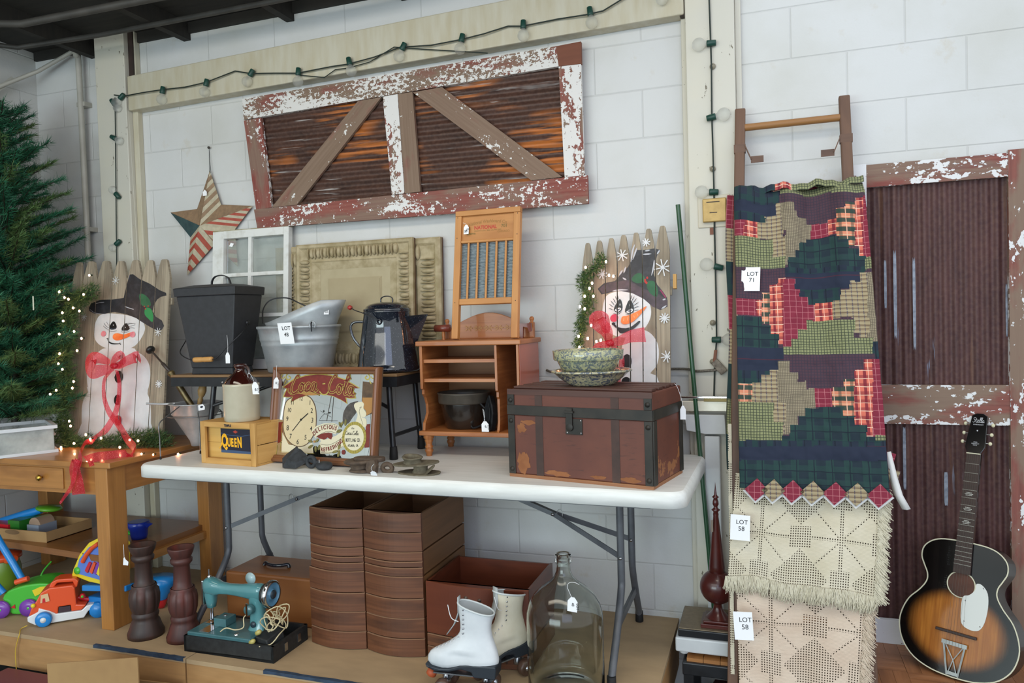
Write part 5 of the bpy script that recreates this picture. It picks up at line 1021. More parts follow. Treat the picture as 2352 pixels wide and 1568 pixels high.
for pts in ([(488, 730), (455, 770), (430, 830), (470, 855), (505, 830), (508, 780)], [(575, 735), (545, 790), (532, 850), (580, 865), (612, 840), (605, 780)]):
    sh.append((R5(pts, 2), inkp)); sh.append((R5([(pts[2][0]+8, pts[2][1]+0), (pts[3][0], pts[3][1]-8), (pts[4][0]-6, pts[4][1]-8), (pts[4][0]-25, pts[4][1]-22)], 2), white_pt)); sh.append((R5([(pts[2][0]+18, pts[2][1]-12), (pts[3][0], pts[3][1]-18), (pts[4][0]-14, pts[4][1]-14), (pts[3][0]+2, pts[3][1]-32)], 2), bluep))
    sh.append((ell(*R5([(pts[0][0], pts[0][1]+52)])[0], .0018, .005, 8), white_pt))
for a in ([(425, 830), (385, 812)], [(430, 808), (388, 775)], [(440, 790), (402, 745)], [(450, 770), (425, 725)], [(462, 750), (445, 705)], [(612, 838), (655, 828)], [(610, 815), (660, 795)], [(606, 795), (655, 760)], [(600, 775), (640, 722)], [(592, 755), (618, 705)], [(584, 738), (596, 695)], [(472, 740), (468, 700)], [(425, 860), (470, 868), (505, 845)], [(535, 868), (590, 875), (615, 850)]): sh.append((Rl(a, .0026, 3, 1), inkp))
sh += [(ell(*R5([(437, 903)])[0], .018, .016, 16, .5), mat('rosy cheek paint', '#cf3f5a')), (R5([(498, 920), (510, 890), (560, 880), (640, 845), (700, 810), (728, 798), (700, 840), (640, 905), (590, 945), (530, 960), (500, 945)], 3), orng)]
for a in ([(525, 900), (520, 930)], [(560, 895), (555, 925)], [(612, 880), (618, 900)], [(640, 860), (648, 880)]): sh.append((Rl(a, .0018), mat('carrot highlight', '#f7c19a')))
sh += [(R5([(435, 950), (470, 985), (540, 995), (600, 975), (655, 930), (670, 940), (610, 1000), (530, 1035), (490, 1040), (465, 1005), (425, 965)], 2), inkp), (ell(*R5([(430, 955)])[0], .008, .006, 8), inkp)]
sh += [(ell(*R5([(552, 1292)])[0], .0195, .030, 18), inkp), (ell(*R5([(545, 1480)])[0], .0205, .022, 18), inkp)]
for c, r, n in (((507, 340), .026, 4), ((723, 225), .018, 4), ((873, 450), .036, 4), ((330, 510), .022, 4), ((890, 905), .022, 5), ((910, 1250), .025, 4)): sh += star_shapes(R5([c])[0], r, white_pt, n, .0045)
T2 = fence('snowman_fence', 'picket fence painted with a wide-eyed snowman, standing behind trunk and bowls', F2, us2, tops2, 0, sh, tiph=.10, tipf=.26)
mb = M(); c = R5([(962, 500), (985, 630)]); mb.fbox(F2, c[0][0]-.002, c[0][0]+.012, c[1][1], c[0][1], -.04, -.016, pinec); mb.build('crosspiece_end', T2)
# ---------- garlands of needles with warm mini lights
need = mat('artificial pine needles', '#3f5f35', '#5f7c42', 60, rough=.7); need2 = mat('artificial pine needles dark', '#2a4a2e', '#41643a', 60, rough=.7); tneed = mat('dense green needles', '#17513b', '#2a6a48', 40, rough=.6)
tneed2 = mat('bluish green needles', '#1f6048', '#3a7a54', 40, rough=.6)
def needles(mb, p, d, L, n, m, spread=.8, w=.0022):
    """a tuft of flat needles leaving point p"""
    for _ in range(n):
        v = (d*1.0 + V((random.gauss(0, 1), random.gauss(0, 1), random.gauss(0, 1)))*spread).normalized(); l = L*random.uniform(.6, 1.1); s = v.cross(V((random.random(), random.random(), random.random()))).normalized()*w
        b = len(mb.v); mb.v += [p-s, p+s, p+v*l]; mb.f.append([b, b+1, b+2]); mb.m.append(mb.mi(m)); mb.sm.append(False); mb.uv.append([(0, 0)]*3)
def garland(name, label, path, rad, lights, dens=1700, ymax=-.02, front=None):
    T = thing(name, label, 'garland', tuple(path[0]), 'lit pine garlands')
    pts = [V(p) for p in smooth_line([tuple(p) for p in path], 8)]
    mb = M(); mb.tube(pts, .004, need2, 6); mb.build('wire_core', T)
    mb = M(); L = sum((pts[i+1]-pts[i]).length for i in range(len(pts)-1)); N = int(L*dens)
    for _ in range(N):
        i = random.randrange(len(pts)-1); q = pts[i].lerp(pts[i+1], random.random()); a = V((random.gauss(0, 1), random.gauss(0, 1), random.gauss(0, 1))).normalized()
        q2 = q+a*rad*random.uniform(.1, .75); 
        if front and front(q2): continue
        needles(mb, q2, a, rad*.5, 5, random.choice((need, need, need2)), .7, .0016)
    f = mb.build('needles', T); f['kind'] = 'stuff'
    cap = mat('lamp socket green', '#1c3524'); glow = mat('warm mini bulb', '#ffd9b0', emit='#ffb98a', estr=40)
    for k, (x, y, dy) in enumerate(lights):
        c = W(x, y, dy); mb = M(); mb.ball(c, .0048, glow, 10, 8, (1, 1, 1.25)); bb = mb.build('mini_bulb', T)
        mb = M(); mb.lathe([(.004, 0), (.0042, .010), (.003, .011)], c+V((.0, .006, 0)), cap, 8, (0.2, 1, .2)); mb.build('socket', bb)
    return T
g1 = [W(x, y, d) for x, y, d in ((212, 668, -.35), (180, 690, -.37), (160, 728, -.38), (153, 790, -.39), (150, 850, -.395), (152, 905, -.40), (140, 960, -.41), (150, 1005, -.43), (175, 1022, -.44), (235, 1016, -.44), (300, 1012, -.42), (345, 1008, -.40), (378, 1015, -.38))]
L1 = [(205, 632, -.36), (136, 670, -.47), (192, 676, -.42), (157, 687, -.46), (148, 683, -.46), (168, 707, -.45), (143, 718, -.47), (182, 714, -.44), (145, 737, -.46), (136, 767, -.47), (170, 761, -.44), (187, 777, -.45), (177, 805, -.45), (137, 812, -.46), (143, 848, -.47), (169, 876, -.45), (166, 891, -.46), (129, 896, -.46), (115, 905, -.47), (159, 967, -.46), (162, 978, -.47), (140, 1027, -.5), (170, 1018, -.5), (197, 998, -.48), (207, 1008, -.5), (232, 1006, -.49), (298, 1010, -.47), (317, 1012, -.47), (275, 1027, -.52), (246, 1042, -.56), (247, 1048, -.57), (325, 1043, -.56), (327, 1049, -.57), (351, 1044, -.53), (409, 1043, -.50), (134, 835, -.46)]
garland('pine_garland', 'green pine garland with warm mini lights, edging the left snowman fence', g1, .066, L1, 2300)
g2 = [W(x, y, d) for x, y, d in ((1383, 590, -.165), (1365, 618, -.18), (1340, 640, -.19), (1345, 668, -.20), (1352, 692, -.205), (1338, 725, -.21), (1336, 750, -.215), (1330, 790, -.225), (1340, 830, -.23), (1335, 870, -.24))]
L2 = [(1345, 614, -.24), (1392, 601, -.22), (1399, 632, -.22), (1409, 634, -.22), (1360, 650, -.25), (1354, 662, -.25), (1343, 680, -.25), (1363, 680, -.25), (1332, 704, -.26), (1343, 709, -.26), (1358, 747, -.25), (1329, 772, -.26), (1350, 777, -.26), (1370, 784, -.26), (1380, 781, -.26), (1331, 797, -.26)]
garland('pine_garland', 'green pine garland with warm mini lights on the right snowman fence, above the bowls', g2, .040, L2, 1900)
def plight(p, e, col='#ff9d6a'):
    l = bpy.data.lights.new('mini_bulb_glow', 'POINT'); l.energy = e; l.color = lin(col)[:3]; l.shadow_soft_size = .01; o = bpy.data.objects.new('mini_bulb_glow', l); COL.objects.link(o); o.location = p
for x, y, d in ((187, 777, -.46), (182, 714, -.45), (169, 880, -.46), (160, 970, -.48), (232, 1004, -.50), (317, 1010, -.49), (409, 1040, -.51), (147, 683, -.48)): plight(W(x, y, d), .035)
for x, y, d in ((1404, 632, -.225), (1355, 668, -.26), (1375, 782, -.265), (1335, 775, -.27), (1392, 603, -.225)): plight(W(x, y, d), .035)
# ---------- red organza bows
def organza():
    m, nt, b = newmat('red glitter organza'); out = [n for n in nt.nodes if n.type == 'OUTPUT_MATERIAL'][0]; b.inputs['Base Color'].default_value = lin('#d0142c'); b.inputs['Roughness'].default_value = .35
    n1, _ = noisef(nt, coords(nt, 'obj', (1, 1, 1)), 420, .66, .70, 1); c = mixc(nt, n1, '#c8152e', '#ff9aa5'); nt.links.new(c, b.inputs['Base Color'])
    tr = nd(nt, 'ShaderNodeBsdfTransparent'); tr.inputs[0].default_value = (1, .55, .6, 1); mx = nd(nt, 'ShaderNodeMixShader'); nt.links.new(mth(nt, 'ADD', mth(nt, 'MULTIPLY', n1, .3), .58), mx.inputs[0]); nt.links.new(tr.outputs[0], mx.inputs[1]); nt.links.new(b.outputs[0], mx.inputs[2]); nt.links.new(mx.outputs[0], out.inputs['Surface']); return m
org = organza()
def strip(mb, pts, w, fn=None):
    """ribbon of cloth: pts are world points with sideways vectors from the view-independent plane"""
    P3 = [V(p) for p in smooth_line([tuple(p) for p in pts], 7)]; n = len(P3); A, B, C = [], [], []
    for i, p in enumerate(P3):
        t = (P3[min(i+1, n-1)]-P3[max(i-1, 0)]).normalized(); s = t.cross(V((0, -1, .15))).normalized(); k = w*(fn(i/(n-1)) if fn else 1)/2
        A.append(p+s*k); B.append(p-s*k); C.append(p+V((0, -.006*math.sin(i*.7), 0)))
    mb.grid([A, C, B], org, True)
T = thing('organza_bow', 'sheer red glitter ribbon bow with long tails, on the left snowman fence', 'ribbon bow', tuple(W(262, 838, -.40)), 'red ribbon bows')
mb = M(); strip(mb, [W(262, 845, -.40), W(235, 850, -.43), W(213, 852, -.42), W(209, 828, -.39), W(225, 822, -.38), W(252, 832, -.39)], .052, lambda t: .5+1.0*math.sin(math.pi*t)); mb.build('loop', T)
mb = M(); strip(mb, [W(258, 840, -.40), W(275, 838, -.42), W(292, 828, -.42), W(312, 820, -.40), W(316, 824, -.385)], .060, lambda t: .45+.75*t); mb.build('loop', T)
mb = M(); strip(mb, [W(255, 842, -.41), W(262, 826, -.43), W(276, 815, -.42), (W(283, 828, -.40)), W(270, 842, -.41)], .045, lambda t: .5+.5*math.sin(math.pi*t)); mb.build('loop', T)
mb = M(); mb.ball(W(262, 840, -.415), .016, org, 14, 10, (1.5, .8, 1.0)); mb.build('knot', T)
tb = .7485
mb = M(); strip(mb, [W(256, 850, -.41), W(240, 872, -.40), W(239, 910, -.39), W(250, 945, -.39), W(272, 975, -.41), W(292, 1008, -.47), W(309, 1030, -.53), G(300, 1042, tb+.010), G(262, 1048, tb+.009), G(222, 1053, tb+.012), G(198, 1060, tb+.006)], .030, lambda t: .6+1.5*t); mb.build('tail', T)
mb = M(); strip(mb, [W(268, 850, -.42), W(274, 880, -.40), W(272, 920, -.39), W(262, 955, -.39), W(240, 990, -.42), W(212, 1008, -.49), W(190, 1030, -.56), G(180, 1050, tb+.02), W(172, 1075, -.795), W(176, 1100, -.79), W(181, 1135, -.79)], .046, lambda t: .45+1.2*t); mb.build('tail', T)
mb = M(); strip(mb, [G(178, 1055, tb+.016), W(172, 1085, -.80), W(165, 1115, -.80), W(150, 1138, -.80), W(138, 1155, -.80)], .030, lambda t: 1.1-.7*t); mb.build('tail', T)
d2 = -.275
T = thing('organza_bow', 'sheer red glitter ribbon bow on the right snowman fence, above the bowls', 'ribbon bow', tuple(W(1395, 790, d2)), 'red ribbon bows')
mb = M(); strip(mb, [W(1398, 785, d2-.02), W(1392, 760, d2-.04), W(1370, 735, d2-.04), W(1385, 732, d2-.02), W(1394, 765, d2)], .046, lambda t: .5+.9*math.sin(math.pi*t)); mb.build('loop', T)
mb = M(); strip(mb, [W(1402, 788, d2-.01), W(1425, 782, d2), W(1450, 772, d2+.02), W(1482, 768, d2+.035)], .056, lambda t: .5+.6*t); mb.build('loop', T)
mb = M(); strip(mb, [W(1398, 790, d2-.02), W(1385, 795, d2-.04), W(1372, 805, d2-.05), W(1395, 808, d2-.03)], .040, lambda t: .6+.6*math.sin(math.pi*t)); mb.build('loop', T)
mb = M(); mb.ball(W(1400, 788, d2-.02), .014, org, 14, 10, (1.4, .8, 1.0)); mb.build('knot', T)
mb = M(); strip(mb, [W(1405, 795, d2-.01), W(1425, 812, d2), W(1428, 840, d2), W(1420, 865, d2), W(1418, 890, d2)], .026, lambda t: .7+.3*t); mb.build('tail', T)
# ---------- christmas tree
tc = V((-3.72, -.44, .750)); TH = 1.78
T = thing('christmas_tree', 'tall dark green artificial christmas tree at the left edge, behind the lit fence', 'christmas tree', tuple(tc))
bark = mat('brown wrapped trunk', '#2c231a')
mb = M(); mb.lathe([(.022, 0), (.02, 1.2), (.008, TH)], tc, bark, 10); mb.build('trunk', T)
random.seed(21); nb = M(); br = M(); z = .14
while z < TH-.05:
    f = 1-z/TH; n = int(7+8*f)
    for k in range(n):
        a = 2*math.pi*(k+random.random()*.7)/n+z*9; L = (.09+.43*f**.7)*random.uniform(.72, 1.16); e = random.uniform(.05, .35)+.35*(1-f)
        d = V((math.cos(a), math.sin(a), e)).normalized(); p0 = tc+V((0, 0, z)); p1 = p0+d*L; 
        if p1.y > -.09: s = (-.09-p0.y)/(p1.y-p0.y); L *= s; p1 = p0+d*L
        if p1.x < -3.94: s = (-3.94-p0.x)/(p1.x-p0.x); L *= max(.1, s); p1 = p0+d*L
        if p1.x > -3.46 and p1.z < 1.72 and p1.y > -.38: s = (-3.46-p0.x)/(p1.x-p0.x); L *= max(.1, s); p1 = p0+d*L
        br.tube([p0, p0+d*L*.5+V((0, 0, -.01)), p1], [.004, .003, .0015], bark, 4)
        m = random.choice((tneed, tneed, tneed2, need)); side = d.cross(V((0, 0, 1))).normalized()
        segs = int(L/.017)+2
        for i in range(segs):
            t = .12+.88*i/segs; q = p0+d*L*t
            needles(nb, q, d, .058, 7, m, .8, .0023)
            if i % 2 == 0 and t > .3:
                for sg in (-1, 1):
                    sl = L*.34*(1.15-t); sd = (side*sg+d*.8+V((0, 0, random.uniform(-.1, .25)))).normalized()
                    for j in range(max(2, int(sl/.022))):
                        qq = q+sd*(.022*j)
                        if qq.y < -.09 and qq.x > -3.94 and not (qq.x > -3.46 and qq.z < 1.74 and qq.y > -.38): needles(nb, qq, sd, .042, 5, m, .75, .0020)
    z += .050
br.build('branches', T); o = nb.build('needles', T); o['kind'] = 'stuff'; print('tree tris', len(nb.f))
mb = M(); mb.tube([W(76, 680, -.80), W(77, 712, -.80)], .003, mat('hanging paper tie', '#c9cdb8'), 6); mb.build('tag_tie', T)
# ---------- clear plastic bin
A, B = G(-30, 1056, .7485), G(134, 1037, .7485); F = Fr(A, B-A, (0, 0, 1)); w = (B-A).length
clearp = G_glass('clear plastic bin', '#e9eef0', .08, .5); rimw = mat('white bin rim', '#d5d9dc', rough=.4)
T = thing('storage_bin', 'low clear plastic bin with white rim and papers inside, under the tree', 'storage bin', tuple(F.p(w/2, 0, -.16)))
h = F.px(60, 985)[1]*.93; dd = .30
mb = M()
for b0_, b1_, c0, c1 in ((0, h, -.003, 0), (0, h, -dd, -dd+.003)): mb.fbox(F, .02, w-.015, b0_, b1_, c0, c1, clearp)
mb.fbox(F, .015, .018, 0, h, -dd, 0, clearp); mb.fbox(F, w-.018, w-.015, 0, h, -dd, 0, clearp); mb.build('wall_panels', T)
mb = M(); mb.fbox(F, 0, w, h, h+.016, -.006, .012, rimw); mb.fbox(F, 0, w, h, h+.016, -dd-.012, -dd+.006, rimw); mb.fbox(F, 0, .02, h, h+.016, -dd, 0, rimw); mb.fbox(F, w-.02, w, h, h+.016, -dd, 0, rimw); mb.build('rim', T)
mb = M(); mb.fbox(F, 0, w, 0.0, .014, -dd, .010, rimw); mb.build('base', T)
cards = [('#8a8f93', .03, .02), ('#a5a39a', .06, .05), ('#6f7b86', .05, .03), ('#b08d5c', .10, .01), ('#9aa0a3', .02, .06)]
for i, (c, up, dp_) in enumerate(cards):
    u0 = .04+i*(w-.16)/5; mb = M(); cc = F.p(u0+.06, .017+.006+i*.0125, -.10-.02*i); mb.obox(cc, F.u*(.09), F.n*(.07), V((0, 0, .0055)), mat('papers '+c, c, rough=.8)); o = mb.build('paper_stack'); tag(o, 'flat %s item lying inside the clear bin, %s from its left end' % (('grey', 'pale', 'blue-grey', 'tan wooden', 'light grey')[i], ('first', 'second', 'third', 'fourth', 'fifth')[i]), 'papers', 'papers in the clear bin')
# ================================================================ BELOW THE WHITE TABLE
# ---- carved candle holders
cw1 = wood('dark carved mango wood', '#2e2422', '#43302a', '#5a2b22', 6, 30, .5, .3); cw2 = wood('red-brown carved wood', '#3c2522', '#57302a', '#6b2c22', 6, 30, .5, .3)
def holder(lab, x, y, H, m, sc=1.0):
    k = sc/560.0; T = thing('candle_holder', lab, 'candle holder', (x, y, 0), 'carved candle holders')
    b = [(0, 0), (41, 0), (42, 10), (36, 24), (32, 38), (28, 44), (30, 50), (31, 56), (28, 62)]
    s = H/232.0
    mb = M(); mb.lathe([(r*k, z*s) for r, z in b], (x, y, 0), m, 36); mb.build('base', T)
    mb = M(); mb.lathe([(r*k, z*s) for r, z in [(28, 62), (30, 68), (33, 80), (34, 100), (32, 116), (28, 122), (29, 127), (27, 131)]], (x, y, 0), m, 72, mod=lambda a, z: 1+.12*(abs(math.sin(a*4.5))**.5-.6)*(1 if 66*s < z < 120*s else 0), cap=False); mb.build('lobed_bulb', T)
    mb = M(); mb.lathe([(r*k, z*s) for r, z in [(25, 131), (21, 137), (20, 150), (18.5, 186), (21, 190), (25, 194), (26, 202), (22, 206)]], (x, y, 0), m, 36, cap=False); mb.build('neck', T)
    mb = M(); mb.lathe([(r*k, z*s) for r, z in [(22, 206), (25, 212), (28, 218), (31, 229), (31, 232), (27, 231), (22, 222), (0, 220)]], (x, y, 0), m, 36, cap=False); mb.build('cup', T)
    return T
hA = holder('tall dark carved wooden candle holder beside the wooden table leg, with a white tag', -2.578, -.762, .398, cw1)
holder('red-brown carved wooden candle holder between its darker twin and the sewing machine', -2.385, -.745, .395, cw2, .97)
F = Fr(W(283, 1297, -.83), (1, 0, 0), (0, 0, 1)); mb = M(); mb.poly(F, [(0, 0), (.027, .0), (.030, .016), (.016, .024), (.010, .034), (.004, .03)], 0, .001, mat('white card', '#f4f5f7')); mb.tube([F.p(.008, .03, .001), F.p(.012, .09, .004)], .0008, mat('white card', '#f4f5f7'), 5); mb.build('price_tag', hA)
# ---- sewing machine on its black base
teal = mat('teal machine enamel', '#4d8387', '#588e92', 8, rough=.16, coat=.6); teald = mat('slate blue bed enamel', '#3d6468', '#466f74', 10, rough=.25, coat=.3); blk_c = mat('black leatherette', '#1b1c1d', '#262829', 50, rough=.6, bmp=.2)
A, B = V((-2.292, -.848, 0)), V((-1.856, -.846, 0)); F = Fr(A, B-A, (0, 0, 1)); bw, bd, bh = (B-A).length, .232, .066
T = thing('sewing_machine', 'vintage teal sewing machine on a black base with a tangle of cream cord', 'sewing machine', tuple(F.p(bw/2, 0, -bd/2)))
mb = M(); mb.fbox(F, 0, bw, 0, bh, -.012, 0, blk_c); mb.fbox(F, 0, bw, 0, bh, -bd, -bd+.012, blk_c); mb.fbox(F, 0, .012, 0, bh, -bd, 0, blk_c); mb.fbox(F, bw-.012, bw, 0, bh, -bd, 0, blk_c); mb.fbox(F, .012, bw-.012, 0, .012, -bd, 0, blk_c); mb.build('wooden_base', T, bevel=.003)
for c in (-.07, -.16): mb = M(); mb.fbox(F, bw, bw+.003, .018, .05, c-.02, c, steel); mb.build('catch', T)
P = lambda a, b, c: F.p(a, b, -c)
mb = M(); mb.fbox(F, .010, bw*.74, bh-.004, bh+.014, -bd*.80, -.008, teald); bed = mb.build('bed', T, bevel=.004)
mb = M(); mb.fbox(F, .06, .11, bh+.0142, bh+.0155, -bd*.55, -.02, chrome); mb.build('slide_plate', bed)
mb = M(); mb.lathe([(.011, 0), (.010, .004), (0, .006)], P(.235, bh+.014, .035), chrome, 14); mb.build('thumb_screw', bed)
cz = .115; az = bh+.165
# pillar, arm and head as one cast body
def ring(c, rx, rz, n=20, ax='u'):
    out = []
    for i in range(n):
        a = 2*math.pi*i/n; ca, sa = math.cos(a), math.sin(a); e = lambda q: math.copysign(abs(q)**.75, q)
        out.append(c + (F.u*(rx*e(ca)) + F.n*(rz*e(sa)) if ax == 'v' else F.v*(rz*e(ca)) + F.n*(rx*e(sa))))
    return out
mb = M()
rows = [ring(P(.285, bh+.014, cz), .045, .036, ax='v'), ring(P(.284, bh+.03, cz), .036, .030, ax='v'), ring(P(.282, bh+.08, cz), .031, .027, ax='v'), ring(P(.280, bh+.12, cz), .033, .028, ax='v'), ring(P(.280, bh+.15, cz), .034, .028, ax='v')]
mb.grid([r for r in rows], teal, True, True); mb.add(rows[-1], [list(range(20))], teal, smooth=True)
rows = [ring(P(u, v, cz), rx, rz) for u, v, rx, rz in ((.318, az, .010, .012), (.315, az, .026, .030), (.295, az, .030, .034), (.26, az, .029, .032), (.20, az-.001, .023, .025), (.14, az-.001, .021, .022), (.10, az, .023, .025), (.075, az+.002, .029, .033), (.05, az+.004, .031, .038), (.032, az+.004, .029, .036), (.022, az+.004, .022, .030), (.019, az+.004, .006, .01))]
mb.grid(rows, teal, True, True)
rows = [ring(P(.047, v, cz), rx, rz, ax='v') for v, rx, rz in ((az+.01, .024, .027), (az-.03, .025, .026), (az-.06, .021, .022), (az-.085, .016, .018), (az-.088, .006, .006))]
mb.grid(rows, teal, True, True); mb.build('machine_body', T)
mb = M(); mb.fbox(F, .012, .022, az-.075, az+.03, -cz-.020, -cz+.020, chrome); mb.build('face_plate', T, bevel=.004)
mb = M(); mb.tube([P(.040, az-.085, cz), P(.040, bh+.022, cz)], .0025, chrome, 8); mb.tube([P(.050, az-.085, cz), P(.050, bh+.030, cz)], .004, chrome, 8); mb.fbox(F, .028, .062, bh+.016, bh+.019, -cz-.008, -cz+.022, chrome); mb.build('presser_foot', T)
mb = M(); mb.tube([P(.040, az+.035, cz), P(.040, az+.075, cz)], .003, chrome, 8); mb.lathe([(.008, 0), (.009, .004), (.006, .008)], P(.040, az+.040, cz), chrome, 12, F.v); mb.build('thread_guide', T)
mb = M(); mb.lathe([(.0, 0), (.024, .001), (.025, .004), (.0, .006)], P(.245, az+.050, cz+.01), mat('pale glass disc', '#9fb6b8', rough=.15), 24, F.n); mb.build('spool_disc', T)
mb = M(); mb.lathe([(.032, 0), (.042, .002), (.042, .014), (.030, .016)], P(.318, az-.004, cz), blk_c, 30, F.u); mb.build('belt_pulley', T)
wc = P(.336, az-.004, cz); mb = M(); mb.lathe([(.030, 0), (.052, .002), (.0565, .008), (.0565, .018), (.052, .024), (.047, .024)], wc, chrome, 40, F.u, cap=False); hw = mb.build('handwheel', T)
mb = M(); mb.lathe([(.048, .020), (.040, .012), (.022, .014), (.021, .022), (.010, .023), (0, .023)], wc, mat('blue-grey wheel enamel', '#5d8fae', rough=.2, coat=.4), 36, F.u, cap=False); mb.build('wheel_face', hw); mb = M(); mb.lathe([(.0185, .0235), (.017, .027), (0, .028)], wc, mat('dark hub', '#2b3a44', rough=.3), 24, F.u, cap=False); mb.build('hub_cap', hw)
mb = M(); mb.lathe([(.0, 0), (.019, .002), (.021, .006), (.021, .022), (.017, .026), (0, .027)], P(.272, bh+.105, cz-.030), teald, 26, F.n); mb.fbox(F, .268, .276, bh+.085, bh+.135, -cz+.055, -cz+.060, chrome); mb.build('stitch_dial', T)
mb = M(); mb.lathe([(.013, 0), (.012, .004), (0, .005)], P(.280, bh+.04, cz-.032), mat('dark hub', '#2b3a44'), 18, F.n); mb.build('badge', T)
mb = M(); mb.fbox(F, .085, .145, bh+.0145, bh+.048, -cz-.030, -cz+.035, teald); mb.lathe([(.008, 0), (.007, .004), (0, .005)], P(.115, bh+.048, cz+.0), steel, 10, F.v); mb.build('shuttle_cover', T, bevel=.005)
mb = M(); q = Fr(P(.145, az-.006, cz-.0245), F.u, F.v); text(mb, q, 'De Luxe', 0, 0, .016, .0, mat('gold decal', '#20474e'), sx=.9); 
mb.v = [p for p in mb.v]; 
mb2 = M(); mb2.lathe([(.023, 0), (.025, .01), (.025, .065), (.020, .078), (0, .08)], P(.36, bh+.02, cz+.03), blk_c, 22, F.n); mb2.build('motor', T)
# foot pedal and cord
mb = M(); mb.add([P(.325, bh-.01, .03), P(.395, bh-.01, .02), P(.42, bh-.01, .10), P(.35, bh-.01, .12), P(.330, bh+.02, .03), P(.390, bh+.012, .02), P(.41, bh+.035, .10), P(.355, bh+.045, .12)], [[0, 1, 5, 4], [1, 2, 6, 5], [2, 3, 7, 6], [3, 0, 4, 7], [4, 5, 6, 7]], blk_c); mb.build('foot_pedal', T, bevel=.004)
cord = mat('cream cloth cord', '#cbbd97', rough=.8); random.seed(5)
mb = M(); pts = []
for i in range(46):
    t = i/45; a = i*.95; R = .030+.014*math.sin(i*1.7)
    pts.append(P(.405+R*1.05*math.cos(a)+.006*math.sin(i*2.3), bh+.085+R*1.0*math.sin(a)+.01*math.cos(i*1.3), .06+.05*math.sin(i*.6)))
pts += [P(.43, bh+.03, .05), P(.41, bh+.0, .02), P(.37, bh-.005, .0)]
mb.tube(smooth_line([tuple(p) for p in pts], 4), .0026, cord, 6); mb.build('cord', T)
mb = M(); mb.tube(smooth_line([tuple(P(*q)) for q in ((.16, bh+.02, .03), (.19, bh+.038, .03), (.225, bh+.03, .04), (.25, bh+.035, .06), (.245, bh+.07, .07), (.26, bh+.085, .085))], 5), .0026, cord, 6); mb.build('cord', T)
for a, b, c in ((.335, bh+.03, .03), (.318, bh-.002, .012)): mb = M(); mb.lathe([(0, 0), (.009, .002), (.010, .018), (.006, .026), (0, .027)], P(a, b, c), mat('yellowed plug plastic', '#b9ac62', rough=.4), 12, F.u+F.v*.6); mb.build('plug', T)
# ---- brown machine case
case = wood('brown bentwood case', '#8a552c', '#9b6334', None, 2, 10, .45, .08, .2)
xL = W(517, 1311, -.52).x; zt_ = W(517, 1311, -.52).z
T = thing('wooden_case', 'brown wooden sewing machine case with a dark curved handle, behind the sewing machine', 'case', (xL+.24, -.40, 0))
mb = M(); mb.box(xL, xL+.52, -.52, -.275, .0, zt_, case); mb.build('body', T, bevel=.010)
F = Fr((W(635, 1297, -.41).x, -.41, zt_), (1, 0, 0), (0, 0, 1))
mb = M(); mb.tube(smooth_line([F.p(-.068, .001, 0), F.p(-.062, .014, -.002), F.p(-.035, .013, .014), F.p(.0, .012, .02), F.p(.035, .013, .014), F.p(.062, .014, -.002), F.p(.068, .001, 0)], 5), .0075, mat('dark bakelite', '#171a24', rough=.15, coat=.5), 10); mb.build('handle', T)
# ---- stacks of serpentine drawers
worn = wood('worn drawer edge', '#8f6d52', '#7a573f', None, 6, 30, .7); mah = wood('mahogany drawer front', '#56321f', '#75492f', '#4b2c1c', 4, 60, .5, .12); dside = wood('drawer side pine', '#7b5534', '#6b4a2d', None, 5, 40, .6, .12); dside2 = wood('old drawer side', '#80572f', '#704a29', '#5d3f25', 5, 40, .6, .12)
def drawer(x0, z0, h, w, depth, lines, label, bow=.030, yf=-.635, open_=False):
    T = thing('drawer_box', label, 'drawer', (x0+w/2, yf+depth/2, z0), 'stacked mahogany drawers')
    nseg = 12; mb = M(); edges = [0]+lines+[1]
    for k in range(len(edges)-1):
        zl, zh = z0+h*edges[k]+(.0015 if k else 0), z0+h*edges[k+1]-(.0015 if k < len(edges)-2 else 0)
        rows = []
        for z, o in ((zl, .003), (zl+.0015, 0), (zh-.003, 0), (zh, .004)):
            rows.append([(x0+w*i/nseg, yf-bow*math.sin(math.pi*(i/nseg))+o, z) for i in range(nseg+1)])
        mb.grid(rows, None, False, uvf=lambda i, j: (j*w/nseg+z0*3, i*.10+k*.7), mf=lambda i, j: mah if i == 1 else worn)
        mb.grid([[(x0+w*i/nseg, yf-bow*math.sin(math.pi*(i/nseg))+.004, z) for i in range(nseg+1)] if q == 0 else [(x0+w*i/nseg, yf+.014, z) for i in range(nseg+1)] for q, z in ((0, zh), (1, zh))], mah, False, uvf=lambda i, j: (j*w/nseg, i*.02))
    mb.box(x0, x0+w, yf+.004, yf+.014, z0, z0+h, mah)
    mb.build('front', T)
    for a in (x0, x0+w-.010):
        q = M(); q.box(a, a+.010, yf+.0145, yf+depth, z0+.003, z0+h-.002, dside2 if random.random() > .5 else dside); q.build('side', T)
    q = M(); q.box(x0+.0105, x0+w-.0105, yf+depth-.010, yf+depth, z0+.003, z0+h-.004, dside); q.build('back', T)
    q = M(); q.box(x0+.0105, x0+w-.0105, yf+.0145, yf+depth-.0105, z0+.004, z0+.010, dside); q.build('bottom', T)
    return T
zz = [(.001, .154, [.48], 'bottom'), (.156, .165, [.47], 'second from the bottom'), (.323, .096, [.36, .62], 'third from the bottom, with two grooves'), (.421, .152, [.5], 'topmost and open')]
for col, (xa, w_, nm) in enumerate(((-1.822, .258, 'left'), (-1.556, .258, 'right'))):
    for z0, h, ln, pos in zz:
        sh_ = .010 if z0 > .3 else 0
        drawer(xa+(sh_ if col == 0 else -.002), z0-(0 if col == 0 else .000), h, w_-(sh_ if col == 0 else 0), .43, ln, 'dark bow-front drawer, %s in the %s stack' % (pos, nm))
